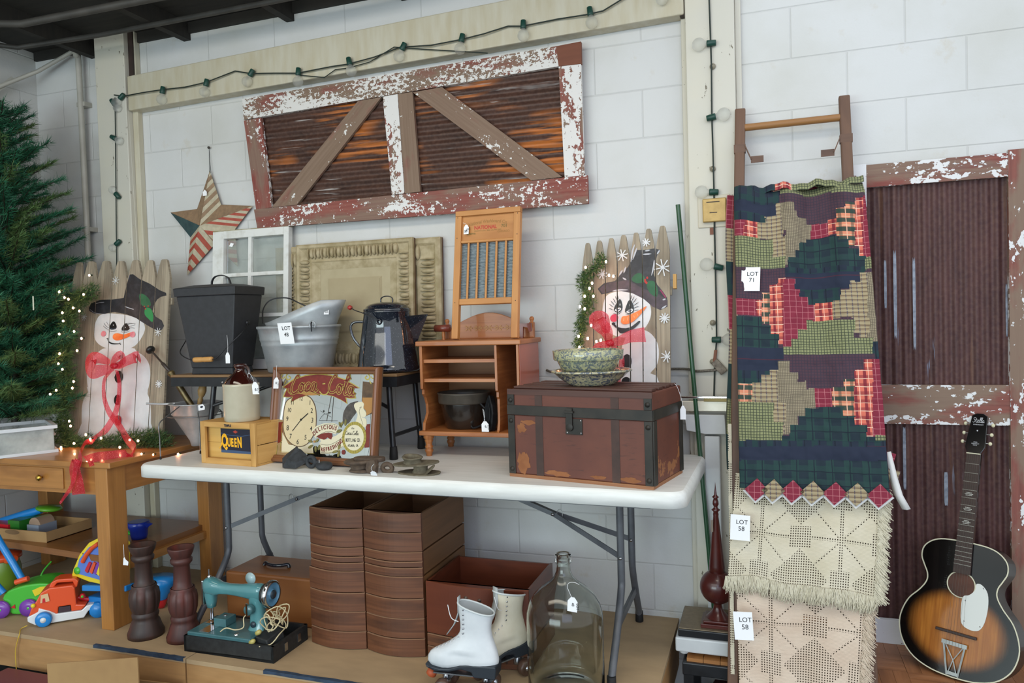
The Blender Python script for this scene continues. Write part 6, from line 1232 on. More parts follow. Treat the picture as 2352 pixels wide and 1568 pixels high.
# ---- large loose drawer with two shallow ones below
T = drawer(-1.288, .102, .204, .425, .33, [], 'large reddish mahogany drawer without knobs, lying behind the skates', .026)
redm = wood('red mahogany', '#5c2c1c', '#6c3621', '#4c2418', 4, 26, .35, .08, .2)
for o in [k for k in bpy.data.objects if k.parent == T]:
    for i, s in enumerate(o.material_slots): 
        o.data.materials[i] = redm
pb = mat('old plate marks', '#5d4a3e', '#3c2a22', 60, rough=.4, metal=.3)
for x_, y_ in ((1071, 1372), (1102, 1378), (1070, 1440)):
    p = W(x_, y_, -.655); mb = M(); mb.lathe([(.0085, 0), (.007, .003), (0, .004)], (p.x, -.6595, p.z), pb, 14, (0, -1, 0)); mb.build('screw_plate', T)
drawer(-1.288, .001, .098, .425, .33, [.5], 'shallow grooved mahogany drawer, under the large reddish one', .026)
# ---- roller skates
lea = mat('white skate leather', '#dfe2e4', '#d2d6d9', 12, rough=.38, bmp=.08); leac = mat('ivory aged leather', '#e0dac6', '#d5cdb6', 12, rough=.45, bmp=.08); sole = mat('dark blue-grey sole', '#252b33', rough=.5); whl = mat('brown resin wheel', '#5b4439', '#483429', 20, rough=.35); trk = mat('bright truck metal', '#a9abb0', metal=.9, rough=.25)
def skate(lab, o, ang, m, lining):
    T = thing('roller_skate', lab, 'roller skate', tuple(o), 'pair of white roller skates'); c, s = math.cos(ang), math.sin(ang); Fk = Fr(o, (c, s, 0), (0, 0, 1)); side = -Fk.n
    zb = .088
    def sec(u, z0, z1, w, lean=0, n=20, e=.7):
        out = []
        for i in range(n):
            a = 2*math.pi*i/n; ca, sa = math.cos(a), math.sin(a); out.append((u, z0, z1, w, a))
        return out
    # boot built from level slices: toe box, instep and shaft in one surface
    mb = M(); rows = []
    SL = [(a_*(1 if a_ < .1 else 1)-(max(0, a_-.1)*.2), b_, c_, d_, e_) for a_, b_, c_, d_, e_ in [(.000, -.118, .118, .030, .0), (.004, -.132, .126, .038, 0), (.018, -.137, .130, .043, 0), (.034, -.135, .131, .044, 0), (.048, -.126, .129, .043, 0), (.058, -.112, .127, .042, 0), (.067, -.094, .125, .040, 0), (.077, -.074, .122, .038, 0), (.088, -.055, .118, .036, 0), (.100, -.038, .114, .034, 0), (.115, -.022, .110, .032, 0), (.132, -.012, .107, .031, 0), (.152, -.008, .105, .031, .02), (.175, -.008, .106, .033, .06), (.200, -.010, .109, .035, .12), (.225, -.012, .113, .037, .20), (.250, -.014, .117, .039, .30)]]
    for vz, uf, ub, w, tl in SL:
        row = []; uc, ul = (uf+ub)/2, (ub-uf)/2
        for i in range(30):
            a = 2*math.pi*i/30; ca, sa = math.cos(a), math.sin(a); e = lambda q, k=.8: math.copysign(abs(q)**k, q)
            uu = uc+ul*e(ca, .85); waist = 1-.18*math.exp(-((uu-.0)/.05)**2)*(vz < .06); toe = 1-.10*(uu < -.09)
            arch = (.012*max(0, 1-abs(uu-.0)/.06)+.014*max(0, min(1, (uu-.0)/.06)))*(max(0, 1-vz/.05))
            row.append(Fk.p(uu, zb+.002+vz+arch-tl*(uu-uf)*.95+tl*.05, w*e(sa, .85)*waist*toe))
        rows.append(row)
    mb.grid(rows, m, True, True); mb.add(rows[0], [list(range(30))[::-1]], m); sh_ = mb.build('boot', T)
    mb = M(); top = rows[-1]; mb.tube(top, .0035, mat('cuff lining', '#c9cfcf', rough=.7), 8, True); mb.build('cuff', sh_)
    mb = M(); cc_ = sum(rows[-1], V((0, 0, 0)))/30; rim = [[cc_+(p-cc_)*.93 for p in rows[-1]], [cc_+(p-cc_)*.80-V((0, 0, .05)) for p in rows[-1]]]; mb.grid(rim, lining, True, True); mb.build('lining', sh_)
    mb = M(); tg = [Fk.p(-.058, zb+.118, 0), Fk.p(-.03, zb+.155, 0), Fk.p(-.012, zb+.20, 0), Fk.p(-.012, zb+.255, 0)]
    A_ = [p+side*.013 for p in tg]; B_ = [p-side*.013 for p in tg]; mb.grid([A_, B_], lining, True); mb.build('tongue', T, solid=.003)
    mb = M()
    for sg in (-1, 1):
        for k in range(6): mb.lathe([(.0034, 0), (.0028, .0012), (0, .0012)], Fk.p(.010+.001*k, zb+.135+k*.017, sg*(.0310+.0009*k)), trk, 8, Fk.n*sg)
    for sg in (-1, 1):
        for k in range(6): mb.lathe([(.0028, 0), (0, .0014)], Fk.p(-.088+.016*k, zb+.076+.0085*k, sg*(.0305-.0004*k)), trk, 8, Fk.n*sg+Fk.v*.7)
    mb.build('eyelets', T)
    mb = M(); lc = mat('white lace', '#e8eaea', rough=.9)
    mb.tube(smooth_line([tuple(Fk.p(-.006, zb+.175, .028)), tuple(Fk.p(-.03, zb+.19, .035)), tuple(Fk.p(-.042, zb+.235, .034))], 5), .0015, lc, 5); mb.build('lace', T)
    # sole with heel
    mb = M(); o1 = [(-.136, .012), (-.12, .004), (-.08, -.001), (-.045, .002), (-.005, .016), (.03, .020), (.128, .024), (.130, .012), (.126, -.022), (.045, -.022), (.038, -.004), (-.0, .003), (-.045, -.010), (-.10, -.012), (-.13, .0)]
    for wdt, u_ in ((.038, 0),): mb.poly(Fk, [(a, zb+b+.004) for a, b in o1], -wdt, wdt, sole)
    mb.build('sole', T, bevel=.004)
    mb = M(); mb.fbox(Fk, -.11, .115, zb-.022, zb-.017, -.024, .024, trk); mb.build('mounting_plate', T)
    for u in (-.068, .082):
        mb = M(); mb.lathe([(.007, -.012), (.016, -.010), (.016, 0), (.012, .012), (.008, .028)], Fk.p(u, zb-.048, 0), trk, 14, Fk.v); mb.tube([Fk.p(u, .030, -.058), Fk.p(u, .030, .058)], .005, trk, 10); mb.bar(Fk.p(u-.005, .030, 0), Fk.p(u+.03, zb-.024, 0), .026, .010, trk); tk = mb.build('truck', T)
        for sg in (-1, 1):
            mb = M(); mb.lathe([(.009, -.016), (.024, -.016), (.0295, -.011), (.0295, .011), (.024, .016), (.009, .016)], Fk.p(u, .0298, sg*.045), whl, 28, Fk.n*sg); w_ = mb.build('wheel', T)
            mb = M(); mb.lathe([(.010, 0), (.009, .002), (.005, .003), (.004, .007), (0, .007)], Fk.p(u, .0298, sg*.0612), trk, 14, Fk.n*sg); mb.build('axle_nut', w_)
    mb = M(); mb.lathe([(.010, 0), (.018, .004), (.019, .022), (.014, .026), (0, .026)], Fk.p(-.118, zb-.018, 0), mat('orange rubber toe stop', '#b4542e', rough=.55), 20, Fk.u*-.45-Fk.v*.9); mb.build('toe_stop', T)
    return T
grl = mat('grey quilted lining', '#a8adad', rough=.8)
skate('white leather roller skate in front, toe pointing left towards the platform edge', V((-1.045, -.842, 0)), .06, lea, grl)
skate('ivory leather roller skate standing behind its pair, heel turned towards the glass jug', V((-.955, -.715, 0)), 1.0, leac, grl)
# ---- glass carboy
def carboy():
    m, nt, b = newmat('old clear glass'); setb(b, rough=.02, trans=1.0, ior=1.35); b.inputs['Base Color'].default_value = lin('#eef2ee'); return m
cb = carboy(); C0 = V((-.700, -.725, 0))
T = thing('glass_carboy', 'large clear glass carboy bottle with narrow neck, beside the white skates', 'bottle', tuple(C0))
out = [(0, .012), (.10, .006), (.120, .002), (.134, .014), (.137, .03), (.137, .10), (.136, .16), (.137, .24), (.135, .275), (.126, .310), (.108, .340), (.080, .366), (.052, .386), (.034, .405), (.026, .425), (.024, .445), (.024, .452), (.029, .456), (.030, .466), (.025, .470), (.027, .474), (.029, .482), (.026, .488), (.019, .488)]
inn = [(.018, .484), (.019, .45), (.021, .425), (.029, .404), (.047, .383), (.076, .361), (.104, .335), (.122, .306), (.131, .272), (.133, .24), (.132, .16), (.133, .10), (.133, .032), (.128, .018), (.10, .012), (0, .017)]
mb = M(); mb.lathe(out+inn, C0, cb, 64, cap=False, mod=lambda a, z: 1+.004*math.sin(2*a+z*9)); mb.build('bottle', T)
Ft = Fr(W(1303, 1402, C0.y-.142), (1, 0, 0), (.08, -.03, 1)); paper_tag(T, Ft, 0, 0, .034, .050, [('LOT', .88, .62, .24, -1.5), ('48', .42, .62, .24, -1.5)], [(.018, .046), (.006, .075), (.004, .088), (.012, .098), (.030, .100), (.045, .094)], rot=-.08)
# ================================================================ ON THE WALL
def corr(name, c1, c2, streak, white, amt, axis, seed):
    m, nt, b = newmat(name); tc = nd(nt, 'ShaderNodeTexCoord')
    def vv(sx, sy, off):
        mp = nd(nt, 'ShaderNodeMapping'); mp.inputs['Scale'].default_value = (sx, sy, 1); mp.inputs['Location'].default_value = (off, off*.7, 0); nt.links.new(tc.outputs['UV'], mp.inputs['Vector']); return mp.outputs[0]
    n0, r0 = noisef(nt, vv(5, 18, seed), 1, .35, .65, 8, .65); n1, _ = noisef(nt, vv(2.2, 36, seed+3), 1, .60-amt*.1, .68-amt*.1, 5); n1b, _ = noisef(nt, vv(1.6, 3.5, seed+9), 1, .48, .58, 3)
    n2, _ = noisef(nt, vv(3, 60, seed+13), 1, .60, .66, 4); n2b, _ = noisef(nt, vv(2.2, 4, seed+19), 1, .50 if amt > 1 else .66, .60 if amt > 1 else .70, 3); n3, _ = noisef(nt, vv(60, 60, 2), 1, .4, .8, 4)
    c = mixc(nt, n0, c1, c2); c = mixc(nt, mth(nt, 'MULTIPLY', n1, n1b), c, streak); c = mixc(nt, mth(nt, 'MULTIPLY', n2, n2b), c, white); c = mixc(nt, mth(nt, 'MULTIPLY', n3, .25), c, '#8a6a58')
    nt.links.new(c, b.inputs['Base Color']); setb(b, rough=.55, metal=.15); bump(nt, b, r0, .3, .002); return m
c_h = corr('rusty tin with orange streaks', '#3a2721', '#52362c', '#b4682c', '#b9b5b2', 1.2, 0, 3.0); c_v = corr('rusted maroon tin', '#43292a', '#553534', '#5f4033', '#8f9cb4', .2, 0, 7.0)
pw = peel('peeling board top', '#75604f', '#74403a', '#dad8d4', .56, .44, 12, 30, 0.); pw2 = peel('peeling board mostly bare', '#78604f', '#7a433b', '#dad8d4', .40, .38, 9, 24, 4.); pw3 = peel('peeling board heavy white', '#7d6858', '#7a433b', '#dddbd8', .66, .47, 9, 22, 8.); pw4 = peel('bare grey-brown board', '#77614f', '#6f4a40', '#dad8d4', .26, .36, 9, 22, 12.)
pred = peel('red peeling board', '#7a5a50', '#7c3d36', '#dedddb', .44, .50, 9, 22, 17.)
FP = Fr((-2.5, -.040, 1.85), (1, 0, 0), (0, 0, 1))
def board(F, T, pts, c0, c1, m, name='board'):
    """a board whose outline is given by photo corners, uv running along its long side"""
    q = [F.px(x, y, c1) for x, y in pts]; mb = M(); a, b = V(q[0]), V(q[1]); e1 = (V(q[1])-V(q[0])); d = e1.normalized(); o = random.random()*9
    mb.poly(F, q, c0, c1, m); n = V((-d.y, d.x))
    for i, f in enumerate(mb.uv): mb.uv[i] = [((V(p)-a).dot(d)+o, (V(p)-a).dot(n)+o*.3) if i < 2 else (p[0]+o, p[1]) for p in f]
    return mb.build(name, T)
T = thing('barn_wall_art', 'long barn-style wall panel of peeling red and white boards over rusty corrugated tin', 'wall decor', (-1.65, -.03, 1.88))
def sheet(F, T, q, vertical, pitch, amp, m, c):
    (a0, b0), (a1, b1) = q; mb = M(); n = int(abs((a1-a0) if vertical else (b1-b0))/pitch*8)
    if vertical: rows = [[F.p(a0+(a1-a0)*i/n, b, c+amp*math.sin(2*math.pi*i/8)) for i in range(n+1)] for b in (b0, b1)]; uf = lambda i, j: ((b1-b0)*i, (a1-a0)*j/n)
    else: rows = [[F.p(a, b0+(b1-b0)*i/n, c+amp*math.sin(2*math.pi*i/8)) for i in range(n+1)] for a in (a0, a1)]; uf = lambda i, j: ((a1-a0)*i, (b1-b0)*j/n)
    mb.grid(rows, m, True, uvf=uf); return mb.build('corrugated_sheet', T)
# the panel hangs slightly out of level: tilt its plane's axes to match
FP = Fr(W(585, 512, -.03), W(1350, 462, -.03)-W(585, 512, -.03), (0, 0, 1)); FP = Fr(FP.o, FP.u, V((0, 0, 1)))
q0 = FP.px(592, 480); q1 = FP.px(1300, 150); bl = FP.px(604, 470); tr = FP.px(1300, 140); tl = FP.px(596, 262)
sheet(FP, T, ((bl[0], bl[1]-.02), (tr[0], max(tr[1], tl[1])+.01)), False, .045, .006, c_h, .006)
cF = .014; cT = .034
board(FP, T, [(556, 227), (1277, 106), (1283, 152), (560, 275)], cF, cT, pw, 'top_rail'); board(FP, T, [(1277, 106), (1334, 95), (1335, 146), (1283, 152)], cF, cT+.001, wood('rusty bare block', '#6a3c2a', '#7d4a34', None, 4, 20, .7), 'top_rail_end')
board(FP, T, [(583, 481), (1349, 402), (1351, 467), (591, 524)], cF, cT, pred, 'bottom_rail')
board(FP, T, [(560, 277), (588, 481), (624, 476), (599, 270)], cF, cT-.001, pred, 'stile'); board(FP, T, [(1283, 153), (1297, 407), (1342, 402), (1334, 147)], cF, cT-.001, pw3, 'stile')
board(FP, T, [(879, 222), (900, 447), (929, 444), (913, 216)], cF, cT-.0015, pw3, 'centre_stile'); board(FP, T, [(914, 216), (930, 444), (965, 440), (947, 211)], cF, cT-.0025, pw4, 'centre_stile')
board(FP, T, [(876, 223), (682, 470), (624, 476), (822, 232)], cF, cT-.004, pw4, 'brace'); board(FP, T, [(948, 212), (1220, 414), (1291, 406), (1015, 200)], cF, cT-.004, pw2, 'brace')
# ---- star
T = thing('barn_star', 'folded metal barn star with flag stripes hanging on a nail, left of the window sash', 'wall decor', tuple(W(470, 520, -.03)))
tips = [W(482, 393, -.02), W(580, 473, -.02), W(546, 612, -.02), W(430, 632, -.02), W(392, 488, -.02)]; ctr = W(459, 518, -.055); inner = [W(508, 470, -.02), W(540, 526, -.02), W(494, 560, -.02), W(438, 545, -.02), W(453, 480, -.02)]
tin = mat('rust-tan star paint', '#7f6750', '#94795d', 40, rough=.6); crm = mat('cream star paint', '#bdb39a', '#aaa189', 40, rough=.6); rd = mat('red star paint', '#9c4030', '#a84d38', 40, rough=.6); nv = mat('teal-navy star paint', '#3c5455', '#2f4548', 30, rough=.6)
for i in range(5):
    t = tips[i]; L_, R_i = inner[i-1], inner[i]; mb = M()
    for side_, sd in ((L_, 0), (R_i, 1)):
        tri = [ctr, side_, t] if not sd else [ctr, t, side_]
        if i == 4: mb.add(tri, [[0, 1, 2]], tin if sd else nv)
        elif i == 0 and not sd or (i == 1 and not sd): mb.add(tri, [[0, 1, 2]], tin)
        elif i == 0 and sd and False: pass
        else:
            n = 9; e0 = [ctr.lerp(t, k/n) for k in range(n+1)]; e1 = [side_.lerp(t, k/n) for k in range(n+1)]
            for k in range(n):
                f = [e0[k], e1[k], e1[k+1], e0[k+1]]
                if sd: f = [f[0], f[3], f[2], f[1]]
                mb.add(f, [[0, 1, 2, 3]], (crm if k % 2 == 0 else (rd if i else tin)))
    mb.build('star_point', T, solid=.002)
mb = M(); a = W(482, 393, -.02); h_ = W(480, 339, -.012); mb.tube([a+V((-.004, 0, -.01)), h_, a+V((.006, 0, -.01))], .0015, wire, 6); mb.build('hanging_wire', T)
mb = M(); mb.lathe([(.007, 0), (.006, .006), (0, .007)], h_, mat('nail head', '#4a4640', metal=.6), 10, (0, -1, 0)); mb.build('nail', T)
F = Fr(W(466, 450, -.045), (1, 0, 0), (0, 0, 1)); mb = M(); mb.poly(F, [(0, 0), (.026, .0), (.027, .02), (.014, .032), (.001, .02)], 0, .001, mat('white card', '#f4f5f7')); mb.build('price_tag', T)
for k, (u, v) in enumerate(((405, 490), (420, 494), (442, 500), (428, 512), (445, 515))): pass
# ---- string lights
wirem = mat('dark green cable', '#1c2a24', rough=.6); sock = mat('green bulb socket', '#174238', rough=.45)
def frosted():
    m, nt, b = newmat('frosted clear bulb'); setb(b, rough=.28, trans=.75, ior=1.2, alpha=.55); b.inputs['Base Color'].default_value = lin('#e6e8e6'); return m
fb = frosted()
def bulbs(T, items, r=.026):
    for (sx_, sy_, bx_, by_, d) in items:
        s = W(sx_, sy_, d); e = W(bx_, by_, d); ax = (e-s).normalized(); L = (e-s).length
        mb = M(); mb.lathe([(.010, -.030), (.012, -.028), (.0135, .0), (.0135, .006), (.010, .007)], s, sock, 14, ax); so = mb.build('socket', T)
        mb = M(); prof = [(.008, 0), (.012, .010)]+[(r*math.sin(a), .010+r*.93+r*math.cos(math.pi-a)*-1*-1) for a in []]
        c = .014+r*.9; prof = [(.009, .004), (.011, .010)]+[(r*math.sin(a), c-r*math.cos(a)) for a in [.45+(math.pi-.45)*i/12 for i in range(13)]]
        mb.lathe(prof, s, fb, 22, ax, cap=False); mb.build('bulb', T)
T = thing('string_lights', 'string of unlit round frosted bulbs on green cable, draped along the header beam', 'string lights', tuple(W(280, 218, -.09)))
cab = [(262, 218), (283, 221), (325, 213), (371, 206), (425, 200), (473, 189), (540, 163), (576, 169), (630, 168), (683, 168), (760, 153), (800, 147), (860, 131), (920, 108), (990, 104), (1058, 91), (1110, 78), (1167, 60), (1200, 60), (1280, 44), (1345, 34), (1385, 25), (1450, -15)]
mb = M(); mb.tube([W(x, y, -.088+.004*math.sin(x*.05)) for x, y in cab], .0032, wirem, 6); mb.build('cable', T)
mb = M(); mb.tube([W(x, y, -.084) for x, y in [(683, 172), (745, 178), (770, 160), (800, 156), (850, 142), (905, 108), (940, 111), (1040, 117), (1120, 122)]], .0025, wirem, 6); mb.build('spare_cable', T)
bulbs(T, [(277, 225, 266, 238, -.09), (373, 212, 371, 228, -.09), (473, 195, 470, 210, -.09), (575, 172, 567, 188, -.09), (685, 170, 684, 190, -.09), (803, 146, 806, 160, -.09), (924, 112, 917, 128, -.09), (1060, 93, 1057, 110, -.09), (1202, 62, 1202, 82, -.09), (1356, 32, 1359, 52, -.09), (1514, -22, 1518, -10, -.09)])
T = thing('string_lights', 'string of unlit round bulbs hanging straight down the left timber post', 'string lights', tuple(W(266, 580, -.09)))
mb = M(); mb.tube([W(x, y, -.086) for x, y in [(264, 224), (265, 300), (266, 400), (267, 520), (268, 600), (267, 640)]], .0028, wirem, 6); mb.build('cable', T)
bulbs(T, [(264, 318, 275, 324, -.09), (267, 446, 262, 440, -.09), (268, 560, 260, 568, -.09), (262, 238, 268, 246, -.09)], .022)
T = thing('string_lights', 'string of unlit round bulbs hanging down the right timber post, past the brass plate', 'string lights', tuple(W(1640, 860, -.09)))
mb = M(); mb.tube([W(x, y, -.088+.003*math.sin(y*.03)) for x, y in [(1628, -30), (1631, 60), (1634, 150), (1635, 270), (1638, 360), (1640, 440), (1641, 520), (1643, 610), (1645, 700), (1646, 780), (1642, 830), (1640, 910)]], .0032, wirem, 6); mb.build('cable', T)
bulbs(T, [(1627, 100, 1600, 103, -.09), (1640, 268, 1664, 262, -.09), (1633, 441, 1610, 441, -.09), (1644, 612, 1626, 608, -.09), (1652, 780, 1668, 780, -.09)], .027)
for py in (153, 388, 741, 830):
    mb = M(); mb.lathe([(.012, 0), (.012, .006), (.005, .008), (.004, .012), (0, .012)], W(1637, py, -.079), mat('old nail knob', '#8d8674', rough=.5), 10, (0, -1, 0)); mb.build('insulator_knob', T)
# ---- brass wall plate
p = W(1640, 485, -.075)
T = thing('thermostat_plate', 'small gold square wall plate on a beige backing, mounted on the right timber post', 'wall plate', (p.x, -.076, p.z))
F = Fr((p.x, -.0755, p.z), (1, 0, 0), (0, 0, 1)); mb = M(); mb.fbox(F, -.064, .064, -.066, .066, 0, .006, mat('beige wall plate', '#c9c2ae', rough=.4)); mb.build('backplate', T, bevel=.004)
mb = M(); mb.fbox(F, -.044, .050, -.046, .050, .0062, .026, mat('gold painted cover', '#b5975a', '#a5884e', 30, rough=.35, metal=.3)); cv = mb.build('cover', T, bevel=.004)
mb = M(); mb.fbox(F, -.028, .024, .033, .0365, .0262, .0272, dk); mb.fbox(F, -.016, .014, -.010, -.0065, .0262, .0272, dk); mb.build('scale_marks', cv)
mb = M(); mb.fbox(F, -.018, -.004, -.095, -.067, 0, .004, mat('rust tab', '#7b4a33')); mb.build('tab', T)
# ---- chain along the wall
T = M(); 
a, b = W(1255, 852, -.01), W(1655, 850, -.10)
T.tube(smooth_line([tuple(W(1255, 850, -.012)), tuple(W(1300, 855, -.03)), tuple(W(1550, 847, -.03)), tuple(W(1600, 852, -.085)), tuple(W(1652, 849, -.09))], 6), .0055, mat('braided grey cable', '#7d766a', '#4e4a43', 160, (1, 1, 1), rough=.5, metal=.3), 8); tag(T.build('braided_cable'), 'braided grey cable stretched along the wall behind the right snowman fence', 'cable')
mb = M(); p = W(1652, 842, -.085); mb.obox(p, V((.012, 0, .01)), V((0, .012, 0)), V((-.02, 0, .024)), mat('worn junction tin', '#8a8071', '#5d5348', 50)); mb.obox(p+V((-.016, -.004, .04)), V((.006, 0, 0)), V((0, .006, 0)), V((.004, 0, .03)), mat('rust tab', '#7b4a33')); tag(mb.build('cable_clip', bevel=.002), 'small rusty clip on the right timber post, holding the braided cable end', 'clip')
# ---- green pole
mb = M(); a, b = W(1557, 470, -.085), W(1612, 1085, -.135); d = (b-a)/(b-a).length; mb.tube([a, a+d*1.0, a+d*(.0+(a.z-.003)/abs(d.z))], .0095, mat('green enamel pole', '#23492f', '#2c5538', 20, rough=.3, coat=.2), 12)
tag(mb.build('garden_stake'), 'tall thin green pole leaning against the right timber post behind the trunk', 'pole')
# ---- rusted door panel
TD_ = thing('barn_door', 'old door of rusted corrugated tin in peeling red and white frame, behind the guitar', 'door', (.62, -.03, .0))
FD = Fr((.30, -.012, .001), (1, 0, 0), (0, 0, 1))
g0 = FD.px(1965, 1440)[0]; 
sheet(FD, TD_, ((.03, .06), (.575, 1.80)), True, .0345, .005, c_v, .006)
def dbd(pts, m, n, c1=.032): return board(FD, TD_, pts, .013, c1, m, n)
zt0, zt1 = FD.px(2150, 418, .03)[1], FD.px(2150, 365, .03)[1]; xR = FD.px(2318, 700, .03)[0]; xRR = xR+.135; zm1, zm0 = FD.px(2180, 884, .03)[1], FD.px(2180, 975, .03)[1]
xL = FD.px(1990, 420, .03)[0]
def dbx(a0, a1, b0, b1, m, n, c1=.032):
    mb = M(); mb.fbox(FD, a0, a1, b0, b1, .013, c1, m); return mb.build(n, TD_)
pdoorw = peel('door stile heavy white', '#7d6858', '#7a433b', '#e3e4e6', .74, .45, 7, 18, 23.); pdoor = peel('door rail red and white', '#7a5a50', '#7a3a35', '#e0e0e0', .48, .46, 6, 18, 31.); pdoor2 = peel('door stile bare and white', '#80695a', '#74443c', '#e0e0e0', .46, .45, 6, 18, 41.)
dbx(-.0, xL, 0, zt1+.004, pdoorw, 'stile'); dbx(xR, xRR, 0, zt1+.01, pdoor2, 'stile', .034); dbx(xL+.0005, xR-.0005, zt0, zt1, pdoor, 'top_rail', .031); dbx(xL+.0005, xR-.0005, zm0, zm1, pdoor2, 'middle_rail', .031); dbx(xL+.0005, xR-.0005, 0, .095, pdoorw, 'bottom_rail', .031)
# scuffed bare streaks where the rust is worn to zinc
zn = mat('worn zinc streak', '#959caa', '#6f7684', 50, rough=.5)
for x_, y0_, y1_, w_ in ((2033, 600, 705, .008), (2055, 583, 770, .010), (2099, 600, 795, .009), (2312, 655, 770, .006), (2173, 1085, 1160, .012), (2077, 985, 1120, .010)):
    a = FD.px(x_, y0_, .014); b = FD.px(x_, y1_, .014); mb = M(); mb.poly(FD, smooth_line([(a[0]-w_/2, b[1]+.01), (a[0]-w_/2, a[1]-.01), (a[0], a[1]), (a[0]+w_/2, a[1]-.01), (a[0]+w_/2, b[1]+.01), (a[0], b[1])], 3, True), .0115, .0122, zn); mb.build('zinc_streak', TD_)
# ================================================================ LADDER, QUILT, THROWS, GUITAR, SCALE
ldw = wood('brown ladder wood', '#5d4232', '#6f503c', '#4e3629', 4, 30, .55, .1); rgw = wood('orange ladder rung', '#8d6238', '#a1723f', '#7a5738', 4, 30, .5, .1)
LA, LB = V((-.104, -.075, 2.139)), V((.301, -.075, 2.150)); y_of = lambda z: -.075-(2.14-z)*.170
T = thing('blanket_ladder', 'brown wooden ladder leaning on the wall, carrying the quilt and two crochet throws', 'ladder', (.09, -.45, ZF))
def railpt(side, z): return V((-.085+(-.152+.085)*(2.14-z)/2.6 if side == 0 else .300+(.330-.300)*(2.14-z)/2.6, y_of(z), z))
for s in (0, 1):
    top = 2.145 if s == 0 else 2.150
    mb = M(); a, b = railpt(s, ZF+.004), railpt(s, top); mb.bar(a, b, .040, .028, ldw, (0, -1, 0)); rl = mb.build('side_rail', T, bevel=.005)
    c = railpt(s, 1.98); mb = M(); mb.obox(c, V((.0225, 0, 0)), V((0, .017, 0)), V((0, 0, .016)), ldw); mb.build('band', T)
    sg = 1 if s == 0 else -1; mb = M(); p = railpt(s, 1.93 if s == 0 else 1.965); q = V((p.x+sg*.045, p.y, p.z-(.0 if s == 0 else .035)))
    mb.bar(railpt(s, 1.99)+V((sg*.02, -.01, 0)), V((q.x, p.y-.01, q.z)), .004, .022, ldw, (0, -1, 0)); mb.obox(q+V((sg*.022, -.012, 0)), V((.024, 0, 0)), V((0, .002, 0)), V((0, 0, .013)), ldw); mb.build('bracket', T)
for z in (2.067, 1.76, 1.45, 1.14, .83, .52, .21, -.10):
    a, b = railpt(0, z), railpt(1, z); mb = M(); mb.tube([a+V((.018, 0, 0)), b-V((.018, 0, 0))], .0145, rgw, 12); mb.build('rung', T)
# ---- patchwork quilt: log-cabin blocks from plaid strips
navy1 = plaid('navy and green plaid', '#1f2a3a', [('u', .052, .4, .1, '#1d3b3a', .75), ('v', .052, .4, .3, '#1d3b3a', .7), ('u', .052, .08, .6, '#0f1826', .9)])
green1 = plaid('green tartan', '#1c2c36', [('u', .060, .45, 0, '#22403d', .8), ('v', .050, .5, .2, '#22403d', .6), ('u', .060, .06, .7, '#121c2b', .9), ('v', .050, .08, .8, '#121c2b', .9)])
navyd = plaid('plain navy with red dots', '#222a3e', [('v', .08, .05, .4, '#4a2433', .8)])
purp = plaid('dusty purple check', '#4d3540', [('u', .011, .25, 0, '#39303e', .9), ('v', .011, .25, 0, '#39303e', .9)])
grc = plaid('sage window check', '#8c8f66', [('u', .0105, .28, 0, '#3f4536', .85), ('v', .0105, .28, 0, '#3f4536', .85)])
tanc_ = plaid('tan and blue check', '#9a8a6c', [('u', .020, .18, 0, '#4a4a5f', .8), ('v', .016, .18, 0, '#5d4436', .8), ('v', .016, .3, .5, '#b3a583', .6)])
taup = plaid('fine taupe check', '#9b8f76', [('u', .006, .35, 0, '#5c5246', .8), ('v', .006, .35, 0, '#5c5246', .8)])
redp_ = plaid('raspberry windowpane', '#82273b', [('u', .022, .08, 0, '#c27a80', .7), ('v', .022, .08, 0, '#c27a80', .7)])
coral = plaid('coral madras', '#d6705c', [('u', .034, .30, 0, '#7a1f30', .9), ('v', .030, .40, 0, '#7a1f30', .6), ('u', .034, .07, .5, '#f7c7ae', .9), ('v', .030, .08, .6, '#f2cfb4', .9)])
corg = plaid('coral and green madras', '#d98a6b', [('v', .036, .48, 0, '#203f38', .95), ('v', .036, .05, .2, '#d9cfa8', .9), ('u', .040, .25, .1, '#203f38', .6), ('u', .040, .07, .5, '#e9b59a', .9)])
FB_ = {'n': navy1, 'g': green1, 'd': navyd, 'p': purp, 's': grc, 't': tanc_, 'a': taup, 'r': redp_, 'c': coral, 'm': corg}
# patch layout in photo-pixel terms on the quilt's own cloth: x 1690..2040, y 430..1150 (u,v on the cloth)
def step(lst, x0, y0, x1, y1, m): lst.append((x0, y0, x1, y1, m))
PT = [(1680, 420, 2050, 1160, 'p')]
# crop coordinates of the study view are x/1.96+1500, y/1.96+380
Z4 = lambda x0, y0, x1, y1, m: PT.append((1500+x0/1.96, 380+y0/1.96, 1500+x1/1.96, 380+y1/1.96, m))
Z4(350, 90, 580, 175, 'n'); Z4(350, 170, 560, 225, 'd'); Z4(350, 220, 505, 262, 'n'); Z4(540, 90, 612, 108, 'c'); Z4(580, 100, 640, 140, 's'); Z4(610, 80, 960, 125, 's'); Z4(580, 125, 900, 190, 'p'); Z4(640, 190, 860, 230, 'p'); Z4(680, 225, 830, 262, 'p')
Z4(350, 262, 410, 335, 'r'); Z4(405, 258, 468, 332, 'c'); Z4(465, 255, 505, 330, 't'); Z4(505, 225, 560, 345, 't'); Z4(560, 170, 590, 345, 't'); Z4(585, 165, 640, 210, 'a'); Z4(585, 205, 650, 300, 'a'); Z4(600, 300, 650, 460, 'a'); Z4(650, 235, 690, 420, 'a'); Z4(680, 262, 718, 385, 'a'); Z4(715, 262, 800, 330, 'r')
Z4(350, 335, 600, 475, 's'); Z4(540, 330, 600, 420, 't')
